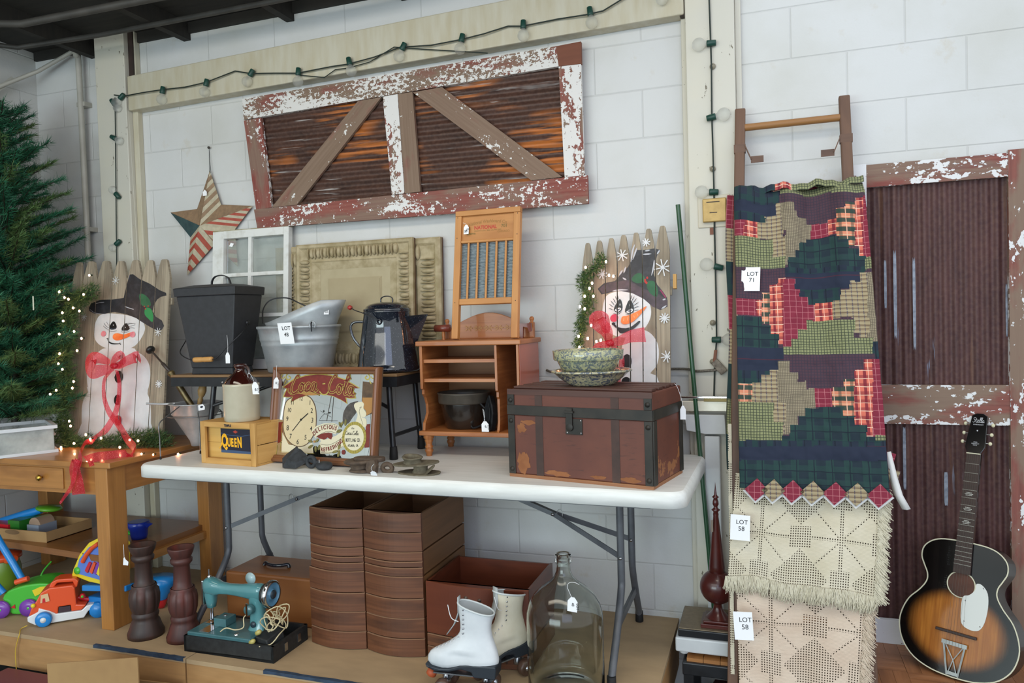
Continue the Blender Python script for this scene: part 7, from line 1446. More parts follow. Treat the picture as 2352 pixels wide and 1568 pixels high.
Z4(795, 250, 835, 320, 'c'); Z4(830, 205, 870, 350, 'm'); Z4(865, 170, 910, 355, 'm'); Z4(880, 355, 920, 380, 'm'); Z4(905, 145, 950, 380, 'c'); Z4(925, 375, 960, 425, 'c'); Z4(945, 140, 1000, 435, 'r'); Z4(950, 430, 1000, 490, 's'); Z4(960, 485, 1000, 505, 'p')
Z4(690, 330, 840, 360, 'g'); Z4(660, 350, 880, 395, 'g'); Z4(640, 390, 925, 430, 'g'); Z4(610, 425, 955, 470, 'g'); Z4(600, 470, 955, 500, 'n'); Z4(600, 495, 935, 540, 'd'); Z4(640, 535, 890, 575, 'd'); Z4(660, 570, 850, 610, 'n'); Z4(700, 605, 850, 640, 'n')
Z4(350, 475, 600, 560, 'p'); Z4(350, 555, 525, 590, 'p'); Z4(350, 585, 490, 628, 'p'); Z4(350, 625, 375, 700, 't'); Z4(372, 622, 468, 695, 'r'); Z4(460, 620, 490, 692, 'c'); Z4(488, 582, 530, 730, 'm'); Z4(525, 548, 570, 775, 'c'); Z4(565, 520, 600, 820, 'c'); Z4(590, 525, 640, 830, 'r'); Z4(635, 570, 662, 795, 'r'); Z4(660, 605, 700, 755, 'r'); Z4(695, 640, 738, 715, 'r')
Z4(735, 635, 818, 712, 'c'); Z4(815, 625, 850, 708, 't'); Z4(848, 580, 890, 705, 't'); Z4(885, 540, 935, 705, 't'); Z4(930, 500, 975, 800, 't'); Z4(965, 500, 1020, 815, 'a'); Z4(905, 705, 975, 770, 't')
Z4(698, 712, 910, 760, 's'); Z4(655, 755, 905, 800, 's'); Z4(625, 795, 990, 835, 's'); Z4(588, 830, 990, 868, 's'); Z4(988, 815, 1035, 895, 'n'); Z4(588, 868, 1000, 905, 'p'); Z4(615, 900, 950, 945, 'p'); Z4(655, 940, 905, 988, 'p'); Z4(690, 985, 865, 1022, 'p')
Z4(350, 700, 490, 740, 'g'); Z4(350, 735, 530, 780, 'g'); Z4(350, 775, 570, 840, 'g'); Z4(350, 835, 590, 900, 'd'); Z4(350, 898, 565, 940, 'd'); Z4(350, 938, 525, 968, 'n'); Z4(350, 965, 490, 1000, 'n')
Z4(350, 998, 445, 1080, 'm'); Z4(443, 990, 490, 1078, 't'); Z4(486, 960, 530, 1080, 't'); Z4(524, 935, 572, 1082, 't'); Z4(565, 895, 620, 1220, 'a'); Z4(540, 1080, 600, 1210, 't'); Z4(618, 945, 655, 1180, 'a'); Z4(650, 985, 695, 1140, 'a'); Z4(690, 1020, 735, 1105, 'a'); Z4(735, 1018, 815, 1100, 'r')
Z4(815, 1015, 865, 1102, 'm'); Z4(862, 978, 912, 1140, 'm'); Z4(908, 935, 960, 1185, 'c'); Z4(950, 890, 992, 1225, 'c'); Z4(990, 890, 1045, 1225, 'r'); Z4(1000, 1222, 1052, 1275, 's')
Z4(350, 1078, 545, 1170, 's'); Z4(350, 1165, 590, 1252, 's'); Z4(690, 1102, 862, 1142, 'g'); Z4(660, 1138, 912, 1182, 'g'); Z4(618, 1180, 965, 1230, 'g'); Z4(585, 1225, 1002, 1275, 'g')
Z4(350, 1245, 1060, 1300, 'n'); Z4(350, 1270, 1060, 1335, 'd'); Z4(350, 1330, 1065, 1480, 'g')
QX0, QX1, QY0, QY1 = 1682, 2052, 418, 1140; nx, ny = 124, 236
def quilt_front():
    """cloth sheet falling from the rung, with soft folds; u across, v down"""
    TL, TR_, BL, BR = W(1688, 432, -.172), W(1984, 416, -.172), W(1700, 1118, -.392), W(2042, 1132, -.392)
    rows = []
    for i in range(ny+1):
        v = i/ny; row = []
        for j in range(nx+1):
            u = j/nx; p = TL.lerp(TR_, u).lerp(BL.lerp(BR, u), v)
            fold = .016*math.sin(u*7.0+.5+v*.8)*(1-.55*v)+.010*math.sin(u*17+v*2.2)*(1-v)**1.2*1.5+.005*math.sin(u*31+v*5)*(1-v)
            quil = .0036*abs(math.sin(v*52))**.5+.0020*abs(math.sin(u*34))**.5+.004*noise.noise(V((u*9, v*20, 0)))+.003*noise.noise(V((u*22, v*46, 3)))
            dz = -.012*math.sin(u*math.pi)*(1-v)+.006*math.sin(u*17+1)*(1-v)**2
            if v < .03: fold += -.0; p = p+V((0, (.03-v)/.03*.030, 0))
            row.append(p+V((0, -fold-quil-.012*math.sin(v*math.pi), dz)))
        rows.append(row)
    return rows
R = quilt_front(); mb = M()
# photo column edges shift with the falling cloth, so look patches up through the cloth's own corners
def patch_at(i, j):
    u, v = (j+.5)/nx, (i+.5)/ny
    xl = 1690+8*v if v < .1 else 1684+12*v; xr = 1983+60*v; x = xl+(xr-xl)*u; y = (432-14*u)+((1118+12*u)-(432-14*u))*v
    # crop columns were read on the slanted edge; undo
    for r in reversed(PT):
        if r[0] <= x < r[2] and r[1] <= y < r[3]: return FB_[r[4]]
    return purp
mb.grid(R, None, True, uvf=lambda i, j: (j/nx*.50, i/ny*1.18), mf=patch_at)
T = thing('patchwork_quilt', 'patchwork quilt of navy, plum, sage and coral plaids, hanging over the ladder', 'quilt', (.12, -.25, .6))
qf = mb.build('front_panel', T, solid=.010)
# the half that hangs behind, and its side edges
mb = M(); rows = []
for i in range(41):
    v = i/40; row = []
    for j in range(21):
        u = j/20; z = 1.80-(1.80-.72)*v; row.append(V((-.142-.010*v-.006*math.sin(v*9)+(.50+.03*v)*u, y_of(z)+.035+.012*math.sin(u*9)-.008*(v > .02), z-.01*math.sin(u*8))))
    rows.append(row)
mb.grid(rows, None, True, uvf=lambda i, j: (j*.026, i*.03), mf=lambda i, j: (redp_, tanc_, navy1, redp_, tanc_, navy1, grc, navy1)[min(7, i//5)]); mb.build('back_panel', T, solid=.008)
mb = M(); rows = []
for k in range(7):
    a = math.pi*k/6; rows.append([V((R[0][j].x, y_of(1.805)-.010+.036*math.cos(math.pi-a)*1.0, 1.792+.030*math.sin(a)+.007*math.sin(j*.17)+.004*math.sin(j*.41))) for j in range(0, nx+1, 4)])
mb.grid(rows, None, True, uvf=lambda i, j: (j*.016, i*.014), mf=lambda i, j: navy1 if j < 10 else (coral if j < 14 else grc)); mb.build('top_fold', T)
# zigzag border of squares at the hem
hz = [ (1737, 'r'), (1776, 't'), (1820, 'r'), (1866, 't'), (1918, 'r'), (1968, 't'), (2020, 'r')]
FH = Fr((-.12, -.428, .60), (1, 0, 0), (0, .17, 1)); white_c = mat('white quilt backing', '#d9d8d6', rough=.9)
for i, (x_, k_) in enumerate(hz):
    a, b = FH.px(x_, 1124+.05*(x_-1737)); s = .041; mb = M(); mb.poly(FH, [(a-s*.1, b-s), (a+s, b+.0), (a+s*.1, b+s), (a-s, b)], -.003, .003, FB_[k_]); mb.build('hem_square', T)
    mb = M(); mb.poly(FH, [(a-s*.1, b-s-.009), (a+s+.006, b-.006), (a+s*.1, b+s-.01), (a-s-.006, b-.006)], -.010, -.005, white_c); mb.build('hem_backing', T)
mb = M(); q = [W(2035, 1040, -.35), W(2050, 1100, -.36), W(2062, 1140, -.37), W(2080, 1172, -.38)]; A_ = [p-V((.010, 0, -.004)) for p in q]; B_ = [p+V((.014, -.01, .008)) for p in q]; mb.grid([A_, [(a+b)/2+V((0, -.01, 0)) for a, b in zip(A_, B_)], B_], white_c, True); mb.build('white_tail', T, solid=.003)
for (x_, y_, k_) in ((2040, 1050, 'r'), (2050, 1090, 't')):
    p = W(x_, y_, -.36); F = Fr(p, (1, .3, -.3), (.3, 0, 1)); mb = M(); mb.poly(F, [(-.022, -.018), (.022, -.018), (.022, .018), (-.022, .018)], -.003, .003, FB_[k_]); mb.build('corner_square', T)
paper = mat('white card', '#f4f5f7')
def lotcard(T, px0, py0, px1, py1, d, rot, a, b):
    F = Fr(W(px0, py1, d), (1, -.02, 0), (0, .17, 1)); w = F.px(px1, py1)[0]; h = F.px(px0, py0)[1]; mb = M(); c, s = math.cos(rot), math.sin(rot)
    F = Fr(F.o, F.u*c+F.v*s, F.v); mb.poly(F, [(0, 0), (w, 0), (w, h), (0, h)], 0, .0008, paper)
    text(mb, F, a, w*.28, h*.64, h*.24, .0012, black(), bold=.004); text(mb, F, b, w*.40, h*.38, h*.25, .0012, black(), bold=.004); mb.build('lot_card', T)
lotcard(T, 1702, 614, 1745, 668, -.290, -.04, 'LOT', '71')
# ---- crochet throws
def crochet(name, base):
    m, nt, b = newmat(name); out = [n for n in nt.nodes if n.type == 'OUTPUT_MATERIAL'][0]; tc = nd(nt, 'ShaderNodeTexCoord'); sp = nd(nt, 'ShaderNodeSeparateXYZ'); nt.links.new(tc.outputs['UV'], sp.inputs[0]); U_, V_ = sp.outputs[0], sp.outputs[1]
    P_ = .0082; fu = mth(nt, 'FRACT', mth(nt, 'DIVIDE', mth(nt, 'ADD', U_, 10), P_)); fv = mth(nt, 'FRACT', mth(nt, 'DIVIDE', mth(nt, 'ADD', V_, 10), P_))
    hole = mth(nt, 'MULTIPLY', mth(nt, 'GREATER_THAN', fu, .52), mth(nt, 'GREATER_THAN', fv, .50))
    # motif: 0.29 m tiles; mesh areas where |x|+|y| is small or in the tile corners, closed petals elsewhere, open lines along axes/diagonals
    Tt = .27; x = mth(nt, 'SUBTRACT', mth(nt, 'FRACT', mth(nt, 'DIVIDE', mth(nt, 'ADD', U_, 10.02), Tt)), .5); y = mth(nt, 'SUBTRACT', mth(nt, 'FRACT', mth(nt, 'DIVIDE', mth(nt, 'ADD', V_, 10.06), Tt)), .5)
    ax, ay = mth(nt, 'ABSOLUTE', x), mth(nt, 'ABSOLUTE', y); s = mth(nt, 'ADD', ax, ay)
    rim = mth(nt, 'MAXIMUM', ax, ay); mesh1 = mth(nt, 'GREATER_THAN', s, .64); mesh2 = mth(nt, 'MULTIPLY', mth(nt, 'GREATER_THAN', rim, .36), mth(nt, 'LESS_THAN', mth(nt, 'MINIMUM', ax, ay), .13))
    line = mth(nt, 'LESS_THAN', mth(nt, 'MINIMUM', ax, ay), .020); diag = mth(nt, 'LESS_THAN', mth(nt, 'ABSOLUTE', mth(nt, 'SUBTRACT', ax, ay)), .016)
    zone = mth(nt, 'MAXIMUM', mth(nt, 'MAXIMUM', mesh1, mesh2), mth(nt, 'MAXIMUM', line, diag)); h = mth(nt, 'MULTIPLY', hole, zone)
    n0, r0 = noisef(nt, tc.outputs['UV'], 12, .35, .65, 4); rib = mth(nt, 'SINE', mth(nt, 'MULTIPLY', V_, 2*math.pi/.0041))
    nt.links.new(mixc(nt, n0, base[0], base[1]), b.inputs['Base Color']); setb(b, rough=.95); bump(nt, b, mth(nt, 'ADD', mth(nt, 'MULTIPLY', rib, .3), r0), .5, .0015)
    tr = nd(nt, 'ShaderNodeBsdfTransparent'); mx = nd(nt, 'ShaderNodeMixShader'); nt.links.new(h, mx.inputs[0]); nt.links.new(b.outputs[0], mx.inputs[1]); nt.links.new(tr.outputs[0], mx.inputs[2]); nt.links.new(mx.outputs[0], out.inputs['Surface']); return m
cr1 = crochet('cream crochet', ('#d8cfb9', '#cfc5ac')); cr2 = crochet('blush crochet', ('#d9c6b2', '#cfb9a4')); lin1 = mat('inner crochet layer', '#877863', '#7b6d58', 30, rough=.95); fr1 = mat('cream yarn fringe', '#dcd5bf', '#cfc7af', 60, rough=.95); fr2 = mat('blush yarn fringe', '#dccbb6', '#cdbba4', 60, rough=.95)
def throw(name, label, x0, x1, x2, x3, zt_, zb_l, zb_r, y0, y1, m, fm, fr_l, skip=0, sf=True):
    T = thing(name, label, 'blanket', ((x0+x1)/2, (y0+y1)/2, zb_l), 'crochet throws on the ladder'); rows = []; nx_, ny_ = 60, 50
    for i in range(ny_+1):
        v = i/ny_; row = []
        for j in range(nx_+1):
            u = j/nx_; xx = (x0+(x1-x0)*u)*(1-v)+(x2+(x3-x2)*u)*v; zz_ = zt_+(zb_l+(zb_r-zb_l)*u-zt_)*v
            row.append(V((xx, y0+(y1-y0)*v-.010*math.sin(u*8+v*2)-.005*math.sin(u*19+1)*(.3+v)-.006*math.sin(v*3.1), zz_+.006*math.sin(u*11)*v)))
        rows.append(row)
    W_ = abs(x3-x2); H_ = zt_-zb_l; mb = M(); mb.grid(rows, m, True, uvf=lambda i, j: (j/nx_*W_, -i/ny_*H_)); mb.build('front_panel', T)
    mb = M(); rr = [[p+V((0, .022, .0)) for p in r] for r in rows[::5]]; mb.grid(rr, lin1, True, uvf=lambda i, j: (j*.01, i*.02)); mb.build('under_layer', T)
    mb = M(); random.seed(int(zb_r*1000)+5)
    def tassel(p, L, dx):
        for _ in range(9):
            q = p+V((random.uniform(-.008, .008), random.uniform(-.004, .004), 0)); e = q+V((dx*L+random.uniform(-.010, .010), random.uniform(-.008, .004), -L*random.uniform(.7, 1.05))); mid = (q+e)/2+V((random.uniform(-.006, .006), -.004, 0)); mb.tube([q+V((0, 0, .006)), mid, e], [.0017, .0016, .0011], fm, 4, cap=False)
    if fr_l > 0:
        for j in range(0, nx_*2+1): 
            u = j/(nx_*2); p = rows[-1][min(nx_, int(u*nx_))]; tassel(V((x2+(x3-x2)*u, p.y, p.z+.004)), fr_l*random.uniform(.8, 1.2), random.uniform(-.25, .15))
    if sf:
        for i in range(4, ny_*2): tassel(rows[min(ny_, i//2)][-1], .028*random.uniform(.8, 1.2), .8)
    f = mb.build('fringe', T); f['kind'] = 'stuff'; return T
def cx_(px, py, y): return W(px, py, y).x
yA0, yA1, zA0 = -.345, -.438, .72
TA = throw('crochet_throw', 'cream crochet throw with thick fringe, between the quilt and the lower throw', cx_(1690, 1090, yA0), cx_(2022, 1090, yA0), cx_(1672, 1330, yA1), cx_(2012, 1370, yA1), zA0, W(1672, 1325, yA1).z, W(2010, 1372, yA1).z, yA0, yA1, cr1, fr1, .055)
lotcard(TA, 1677, 1180, 1722, 1238, -.452, -.03, 'LOT', '58')
TB = throw('crochet_throw', 'blush-toned crochet throw, lowest on the ladder, running out of the picture bottom', cx_(1690, 1300, -.385), cx_(1992, 1300, -.385), cx_(1700, 1600, -.51), cx_(1968, 1600, -.51), .40, -.16, -.16, -.385, -.510, cr2, fr2, .045)
lotcard(TB, 1688, 1404, 1732, 1468, -.520, .06, 'LOT', '58')
mb = M(); rows = [[V((-.148+.007*j, y_of(z)-.022, z)) for j in range(3)] for z in [.90-.05*i for i in range(19)]]; mb.grid(rows, cr1, True, uvf=lambda i, j: (j*.01, i*.05)); mb.build('side_edge', TA)
# ---- guitar
FG0 = W(2200, 1535, -.26); ax_b, ax_t = V((.610, -.285, .030)), None
bt = G(2185, 1558, .004); tpt = W(2265, 955, -.055); bt = V((.600, -.300, .010))
uG = (V((.738, -.085, W(2262, 955, -.06).z))-bt); Lg = uG.length
FGu = uG.normalized(); rt = V((1, -.60, 0)); FG = Fr(bt, rt-FGu*rt.dot(FGu), FGu); print('guitar L', Lg, FG.n)
blkl = mat('black guitar lacquer', '#0c0c0e', rough=.12, coat=.6)
def burst():
    m, nt, b = newmat('sunburst spruce'); tc = nd(nt, 'ShaderNodeTexCoord'); sp = nd(nt, 'ShaderNodeSeparateXYZ'); nt.links.new(tc.outputs['UV'], sp.inputs[0]); U_, V_ = sp.outputs[0], sp.outputs[1]
    g, _ = noisef(nt, coords(nt, 'uv', (150, 2.5, 1)), 1, .3, .7, 5); g2, _ = noisef(nt, coords(nt, 'uv', (60, 6, 1)), 1, .4, .7, 5)
    wd_ = mixc(nt, g, '#9c5c26', '#b97832'); wd_ = mixc(nt, mth(nt, 'MULTIPLY', g2, .5), wd_, '#7a4218')
    dx = mth(nt, 'DIVIDE', mth(nt, 'SUBTRACT', U_, -.004), .178); dy = mth(nt, 'DIVIDE', mth(nt, 'SUBTRACT', V_, .165), .150); r = mth(nt, 'SQRT', mth(nt, 'ADD', mth(nt, 'MULTIPLY', dx, dx), mth(nt, 'MULTIPLY', dy, dy)))
    rg = nd(nt, 'ShaderNodeMapRange', interpolation_type='SMOOTHSTEP'); rg.inputs[1].default_value = .66; rg.inputs[2].default_value = 1.0; nt.links.new(r, rg.inputs[0])
    nt.links.new(mixc(nt, rg.outputs[0], wd_, '#0c0a0a'), b.inputs['Base Color']); setb(b, rough=.16, coat=.6); return m
T = thing('acoustic_guitar', 'black sunburst acoustic guitar with white pickguard, leaning against the rusted door', 'guitar', tuple(bt))
half = [(0, .0), (.06, .006), (.115, .030), (.152, .075), (.168, .130), (.166, .180), (.148, .235), (.118, .278), (.100, .315), (.100, .345), (.112, .375), (.122, .405), (.118, .440), (.095, .468), (.060, .482), (.0, .486)]
half = [(x*1.17, y) for x, y in half]; h1 = smooth_line(half, 4); outl = h1+[(-x, y) for x, y in h1[::-1][1:-1]]
mb = M(); mb.poly(FG, outl, -.092, -.002, mat('black satin guitar side', '#0b0b0c', rough=.32))
for i in range(len(mb.sm)): mb.sm[i] = len(mb.f[i]) == 4
mb.build('body', T)
mb = M(); mb.poly(FG, outl, -.0018, .0, burst()); mb.build('soundboard', T)
mb = M(); n = len(outl); rows = []
for c, ins in ((-.003, -.0012), (.0012, -.0012), (.0012, .0030)):
    row = []
    for i in range(n):
        p, q = outl[i-1], outl[(i+1) % n]; dx, dy = q[0]-p[0], q[1]-p[1]; l = math.hypot(dx, dy); row.append(FG.p(outl[i][0]+dy/l*ins*1.0*(1), outl[i][1]-dx/l*ins, c))
    rows.append(row)
mb.grid(rows, mat('ivory binding', '#cfcbb0', rough=.4), False, True); mb.build('binding', T)
hy = .330
mb = M(); mb.poly(FG, ell(0, hy, .045, .045, 40), .0004, .0008, mat('dark guitar inside', '#3a2016', '#5a3424', 10, rough=.6)); mb.build('sound_hole', T)
mb = M(); mb.lathe([(.0445, 0), (.0445, .0016), (.0485, .0016), (.0485, 0)], FG.p(0, hy, .0008), mat('ivory binding', '#cfcbb0'), 48, FG.n, cap=False); mb.build('rosette', T)
mb = M(); pg = smooth_line([(.010, .288), (.030, .300), (.047, .322), (.050, .345), (.068, .345), (.088, .320), (.093, .270), (.086, .215), (.070, .185), (.040, .180), (.014, .195), (.008, .240)], 4, True); mb.poly(FG, pg, .0009, .0026, mat('white pickguard', '#d9dcd6', rough=.3)); pgo = mb.build('pickguard', T)
for a, b in ((.074, .335), (.020, .278), (.022, .205), (.074, .200)): mb = M(); mb.lathe([(.0025, 0), (0, .0012)], FG.p(a, b, .0027), steel, 8, FG.n); mb.build('screw', pgo)
fbw = wood('rosewood fingerboard', '#2f1f1a', '#3d2a22', None, 4, 60, .5); nk = mat('dark neck lacquer', '#15100e', rough=.2, coat=.4)
mb = M(); mb.poly(FG, [(-.029, hy+.040), (.029, hy+.040), (.022, .815), (-.022, .815)], .0028, .010, fbw); fbd = mb.build('fingerboard', T)
mb = M(); mb.poly(FG, [(-.026, .470), (.026, .470), (.022, .83), (-.022, .83)], -.018, .0026, nk); mb.build('neck', T, bevel=.004)
yb_ = .155; sl = .815-yb_
mb = M(); frm = mat('nickel fret', '#9c9a92', metal=.8, rough=.3)
for k in range(1, 18):
    y = .815-sl*(1-2**(-k/12)); 
    if y > hy+.045: w_ = .022+(.815-y)/(.815-hy-.04)*.007; mb.fbox(FG, -w_, w_, y-.0009, y+.0009, .0102, .0112, frm)
f = mb.build('frets', fbd); f['kind'] = 'stuff'
mb = M(); dot = mat('pearl inlay print', '#d5d6cc')
for k in (5, 7, 9):
    y = .815-sl*(1-2**(-(k-.5)/12))
    for dd, ww in ((.005, .009), (0, .0145), (-.005, .011)):
        for i in range(int(ww/.0018)): mb.fbox(FG, -ww+i*.0036, -ww+i*.0036+.0026, y+dd-.0011, y+dd+.0011, .0102, .0108, dot)
mb.build('stencil_inlay', fbd)
mb = M(); mb.fbox(FG, -.0225, .0225, .815, .819, .003, .013, mat('ivory binding', '#cfcbb0')); mb.build('nut', T)
FHd = Fr(FG.p(0, .819, .006), FG.u, FG.v*math.cos(.18)-FG.n*math.sin(.18))
hd_ = smooth_line([(-.023, 0), (-.032, .02), (-.034, .035), (-.030, .10), (-.027, .150)], 3)[:-1]+[(-.027, .150), (-.012, .160), (.012, .160), (.027, .150)]+smooth_line([(.027, .150), (.030, .10), (.034, .035), (.032, .02), (.023, 0)], 3)[1:]
mb = M(); mb.poly(FHd, hd_, -.014, .0, blkl); hd = mb.build('headstock', T, bevel=.002)
mb = M(); silver = mat('silver print', '#c9ccd0', rough=.4)
SS = {'S': ([[(.42, .85), (.30, .98), (.12, .85), (.18, .62), (.36, .42), (.34, .15), (.12, .02), (.0, .15)]], .40), 't': ([[(.10, .90), (.12, .2), (.20, .02), (.32, .12)], [(-.02, .62), (.28, .66)]], .30), 'e': ([[(.02, .26), (.24, .36), (.22, .52), (.10, .48), (.04, .22), (.14, .02), (.32, .12)]], .32), 'l': ([[(.0, .10), (.18, .55), (.24, .98), (.14, .95), (.08, .4), (.12, .04), (.24, .10)]], .24), 'a': ([[(.26, .44), (.12, .48), (.03, .22), (.12, .02), (.25, .22), (.28, .46), (.27, .1), (.38, .1)]], .36)}
x = -.021; s = .021
for chh in 'Stella':
    for st_ in SS[chh][0]: mb.ribbon(FHd, smooth_line([(x+px*s, .122+py*s+(px*.0)) for px, py in st_], 4), .0013, .0004, silver)
    x += SS[chh][1]*s*1.02
text(mb, FHd, 'HARMONY', 0, .112, .0065, .0004, silver, align='CENTER', sx=1.1); mb.poly(FHd, [(.004*math.cos(a)*(1 if i % 2 else .42), .090+.004*math.sin(a)*(1 if i % 2 else .42)) for i, a in enumerate([math.pi/10+math.pi/5*k for k in range(10)])], .0002, .0005, silver)
text(mb, FHd, 'STEEL', 0, .042, .0055, .0004, silver, align='CENTER'); text(mb, FHd, 'REINFORCED', 0, .036, .0055, .0004, silver, align='CENTER', sx=.8); text(mb, FHd, 'NECK', 0, .030, .0055, .0004, silver, align='CENTER')
mb.build('headstock_lettering', hd)
for sg in (-1, 1):
    for y in (.045, .080, .118):
        mb = M(); mb.tube([FHd.p(sg*.030, y, -.008), FHd.p(sg*.043, y, -.008)], .0022, steel, 6); mb.ball(FHd.p(sg*.047, y, -.008), .0065, mat('cream tuner button', '#cfc9a8', rough=.3), 12, 8, (1, .6, 1.1)); mb.build('tuning_peg', hd)
mb = M(); 
for k in range(6):
    a = -.0165+.0066*k; mb.tube([FG.p(a*1.6, .060, .018), FG.p(a*1.55, yb_, .0145), FG.p(a, .817, .0135)], .0003, mat('dull string', '#6f6a62', metal=.6), 4)
mb.build('strings', T)['kind'] = 'stuff'
mb = M(); FBd = Fr(FG.p(0, yb_, .0005), FG.u, FG.v); mb.fbox(FBd, -.068, .068, -.005, .005, 0, .011, fbw); mb.build('bridge', T, bevel=.002)
mb = M(); o_ = mat('nickel tailpiece', '#a9aaa8', metal=.9, rough=.28)
for a0, a1 in ((-.040, -.018), (.040, .018)):
    mb.bar(FG.p(a0*.9, .120, .012), FG.p(a1, .004, .004), .006, .002, o_, FG.n)
mb.fbox(FG, -.042, .042, .110, .124, .010, .014, o_); mb.bar(FG.p(-.018, .012, .005), FG.p(.018, .012, .005), .012, .002, o_, FG.n); mb.bar(FG.p(-.014, .012, .006), FG.p(.0, .060, .008), .003, .002, o_, FG.n); mb.bar(FG.p(.014, .012, .006), FG.p(.0, .060, .008), .003, .002, o_, FG.n); mb.bar(FG.p(-.030, .112, .010), FG.p(.0, .060, .008), .003, .002, o_, FG.n); mb.bar(FG.p(.030, .112, .010), FG.p(.0, .060, .008), .003, .002, o_, FG.n)
mb.build('tailpiece', T)
T.scale = (.975, .975, .975)
# ---- platform scale on a stool
sc_w = mat('white scale enamel', '#d3d6d6', '#cacdce', 10, rough=.35); plm = mat('dull bronze platform', '#8a7a62', '#7d6e58', 60, rough=.45, metal=.3); plb = mat('black scale skirt', '#15171b', rough=.35)
zs = .108; y_f, y_b = W(1557, 1440, -.40).y, -.085
sx0 = G(1557, 1441, zs).x; syf = G(1557, 1441, zs).y; syb = -.125; sx1 = sx0+.29; print('scale', sx0, syf)
T = thing('doctor_scale', 'white upright balance scale with a bronze platform, behind the red-brown finial', 'weighing scale', (sx0+.14, -.25, -.03))
mb = M(); mb.box(sx0-.010, sx1+.01, syf-.010, -.078, zs-.090, zs-.034, sc_w); mb.build('base', T, bevel=.006)
for x_, y_ in ((sx0+.02, syf+.02), (sx1-.02, syf+.02), (sx0+.02, -.10), (sx1-.02, -.10)): mb = M(); mb.lathe([(.016, 0), (.019, .012)], (x_, y_, zs-.102), sc_w, 14); mb.build('foot', T)
mb = M(); mb.box(sx0, sx1, syf, syb, zs-.034, zs-.004, plb); mb.build('platform_skirt', T, bevel=.004)
mb = M(); mb.box(sx0+.003, sx1-.003, syf+.003, syb-.002, zs-.0038, zs, plm); mb.build('platform', T, bevel=.001)
cx_ = W(1640, 1200, -.10).x; czt = W(1640, 1000, -.10).z
mb = M(); mb.box(cx_-.030, cx_+.030, -.120, -.080, zs-.033, czt, sc_w); mb.build('column', T, bevel=.004)
hl, hr = W(1577, 980, -.10).x, W(1667, 980, -.10).x
F = Fr((0, -.125, 0), (1, 0, 0), (0, 0, 1)); q = lambda x, y: F.px(x, y, .0)
mb = M(); mb.poly(F, [q(1572, 952), q(1664, 953), q(1667, 997), q(1620, 997), q(1577, 988)], -.045, .0, sc_w); mb.build('head', T, bevel=.002)
a, b = q(1568, 922), q(1668, 945); mb = M(); mb.fbox(F, a[0]-.03, b[0]+.10, b[1], a[1]+.002, -.02, .0, mat('brass-white beam', '#e4dfcf', '#d8d2bf', 20, rough=.25, metal=.3)); mb.build('beam', T, bevel=.002)
a, b = q(1568, 911), q(1668, 914); mb = M(); mb.fbox(F, a[0]-.03, b[0]+.10, b[1]-.002, a[1]+.004, -.01, .006, chrome); mb.build('rail_bar', T, bevel=.002)
a = q(1640, 918); mb = M(); mb.fbox(F, a[0]-.04, a[0]+.06, a[1]-.006, a[1]+.006, -.012, .010, mat('brass slider', '#8a7a4e', metal=.7, rough=.4)); mb.build('poise', T)
# ---- finial
fx = W(1648, 1430, -.30).x; fin = mat('dark red-brown lacquer', '#451a17', '#57241e', 6, rough=.3, coat=.3)
fx = G(1650, 1421, zs+.01).x; fy = -.275
T = thing('wooden_finial', 'tall dark red-brown wooden finial with ball and spire, standing on the scale platform', 'finial', (fx, fy, zs))
k = 1/600.
mb = M(); s_ = .062; mb.box(fx-s_, fx+s_, fy-s_, fy+s_, zs+.0002, zs+.016, fin); mb.build('plinth', T, bevel=.002)
mb = M(); mb.box(fx-s_*.86, fx+s_*.86, fy-s_*.86, fy+s_*.86, zs+.0162, zs+.026, fin); mb.build('step', T, bevel=.003)
mb = M(); mb.lathe([(.046, .0262), (.040, .032), (.026, .046), (.018, .060), (.015, .076), (.020, .082)], (fx, fy, zs), fin, 36, cap=False); mb.build('stem', T)
mb = M(); r = .067; mb.lathe([(r*math.sin(a), .082+r*.95-r*math.cos(a)) for a in [.3+(math.pi-.6)*i/16 for i in range(17)]], (fx, fy, zs), fin, 44, cap=False); mb.build('ball', T)
z0 = .082+r*1.9
mb = M(); mb.lathe([(.018, z0-.012), (.031, z0-.004), (.030, z0+.02), (.010, z0+.215), (.011, z0+.222), (.009, z0+.232), (.017, z0+.240), (.009, z0+.246), (.007, z0+.252), (.012, z0+.262), (.011, z0+.274), (.007, z0+.284), (.0135, z0+.290), (.007, z0+.296), (.005, z0+.30), (0, z0+.350)], (fx, fy, zs), fin, 30, cap=False); mb.build('spire', T)
mb = M(); F = Fr((fx-.018, fy-.016, zs+z0+.155), (1, -.6, 0), (0, 0, 1)); mb.poly(F, [(0, 0), (.010, .003), (.010, .05), (0, .047)], 0, .0008, mat('aged sticker', '#8d7f73')); mb.build('sticker', T)
# ---- stool under the scale
T = thing('black_stool', 'black metal stool with slatted wooden top, holding the white scale', 'stool', (sx0+.15, -.26, ZF))
zt2 = zs-.1022; stx0, stx1, sty0, sty1 = sx0+.018, sx0+.36, syf-.04, -.06
mb = M(); mb.box(stx0, stx1, sty0, sty1, zt2-.062, zt2-.014, blackp); mb.build('apron', T, bevel=.004)
for i in range(5):
    a = stx0+.016+i*(stx1-stx0-.03)/5; mb = M(); mb.box(a, a+(stx1-stx0-.03)/5-.002, sty0+.014, sty1-.01, zt2-.0138, zt2-.0002, wood('stool slat', '#9b6636', '#ad7844', None, 4, 30, .5)); mb.build('slat', T)
for x_, y_ in ((stx0+.022, sty0+.022), (stx1-.022, sty0+.022), (stx0+.022, sty1-.022), (stx1-.022, sty1-.022)): mb = M(); mb.box(x_-.018, x_+.018, y_-.018, y_+.018, ZF, zt2-.062, blackp); mb.build('leg', T)
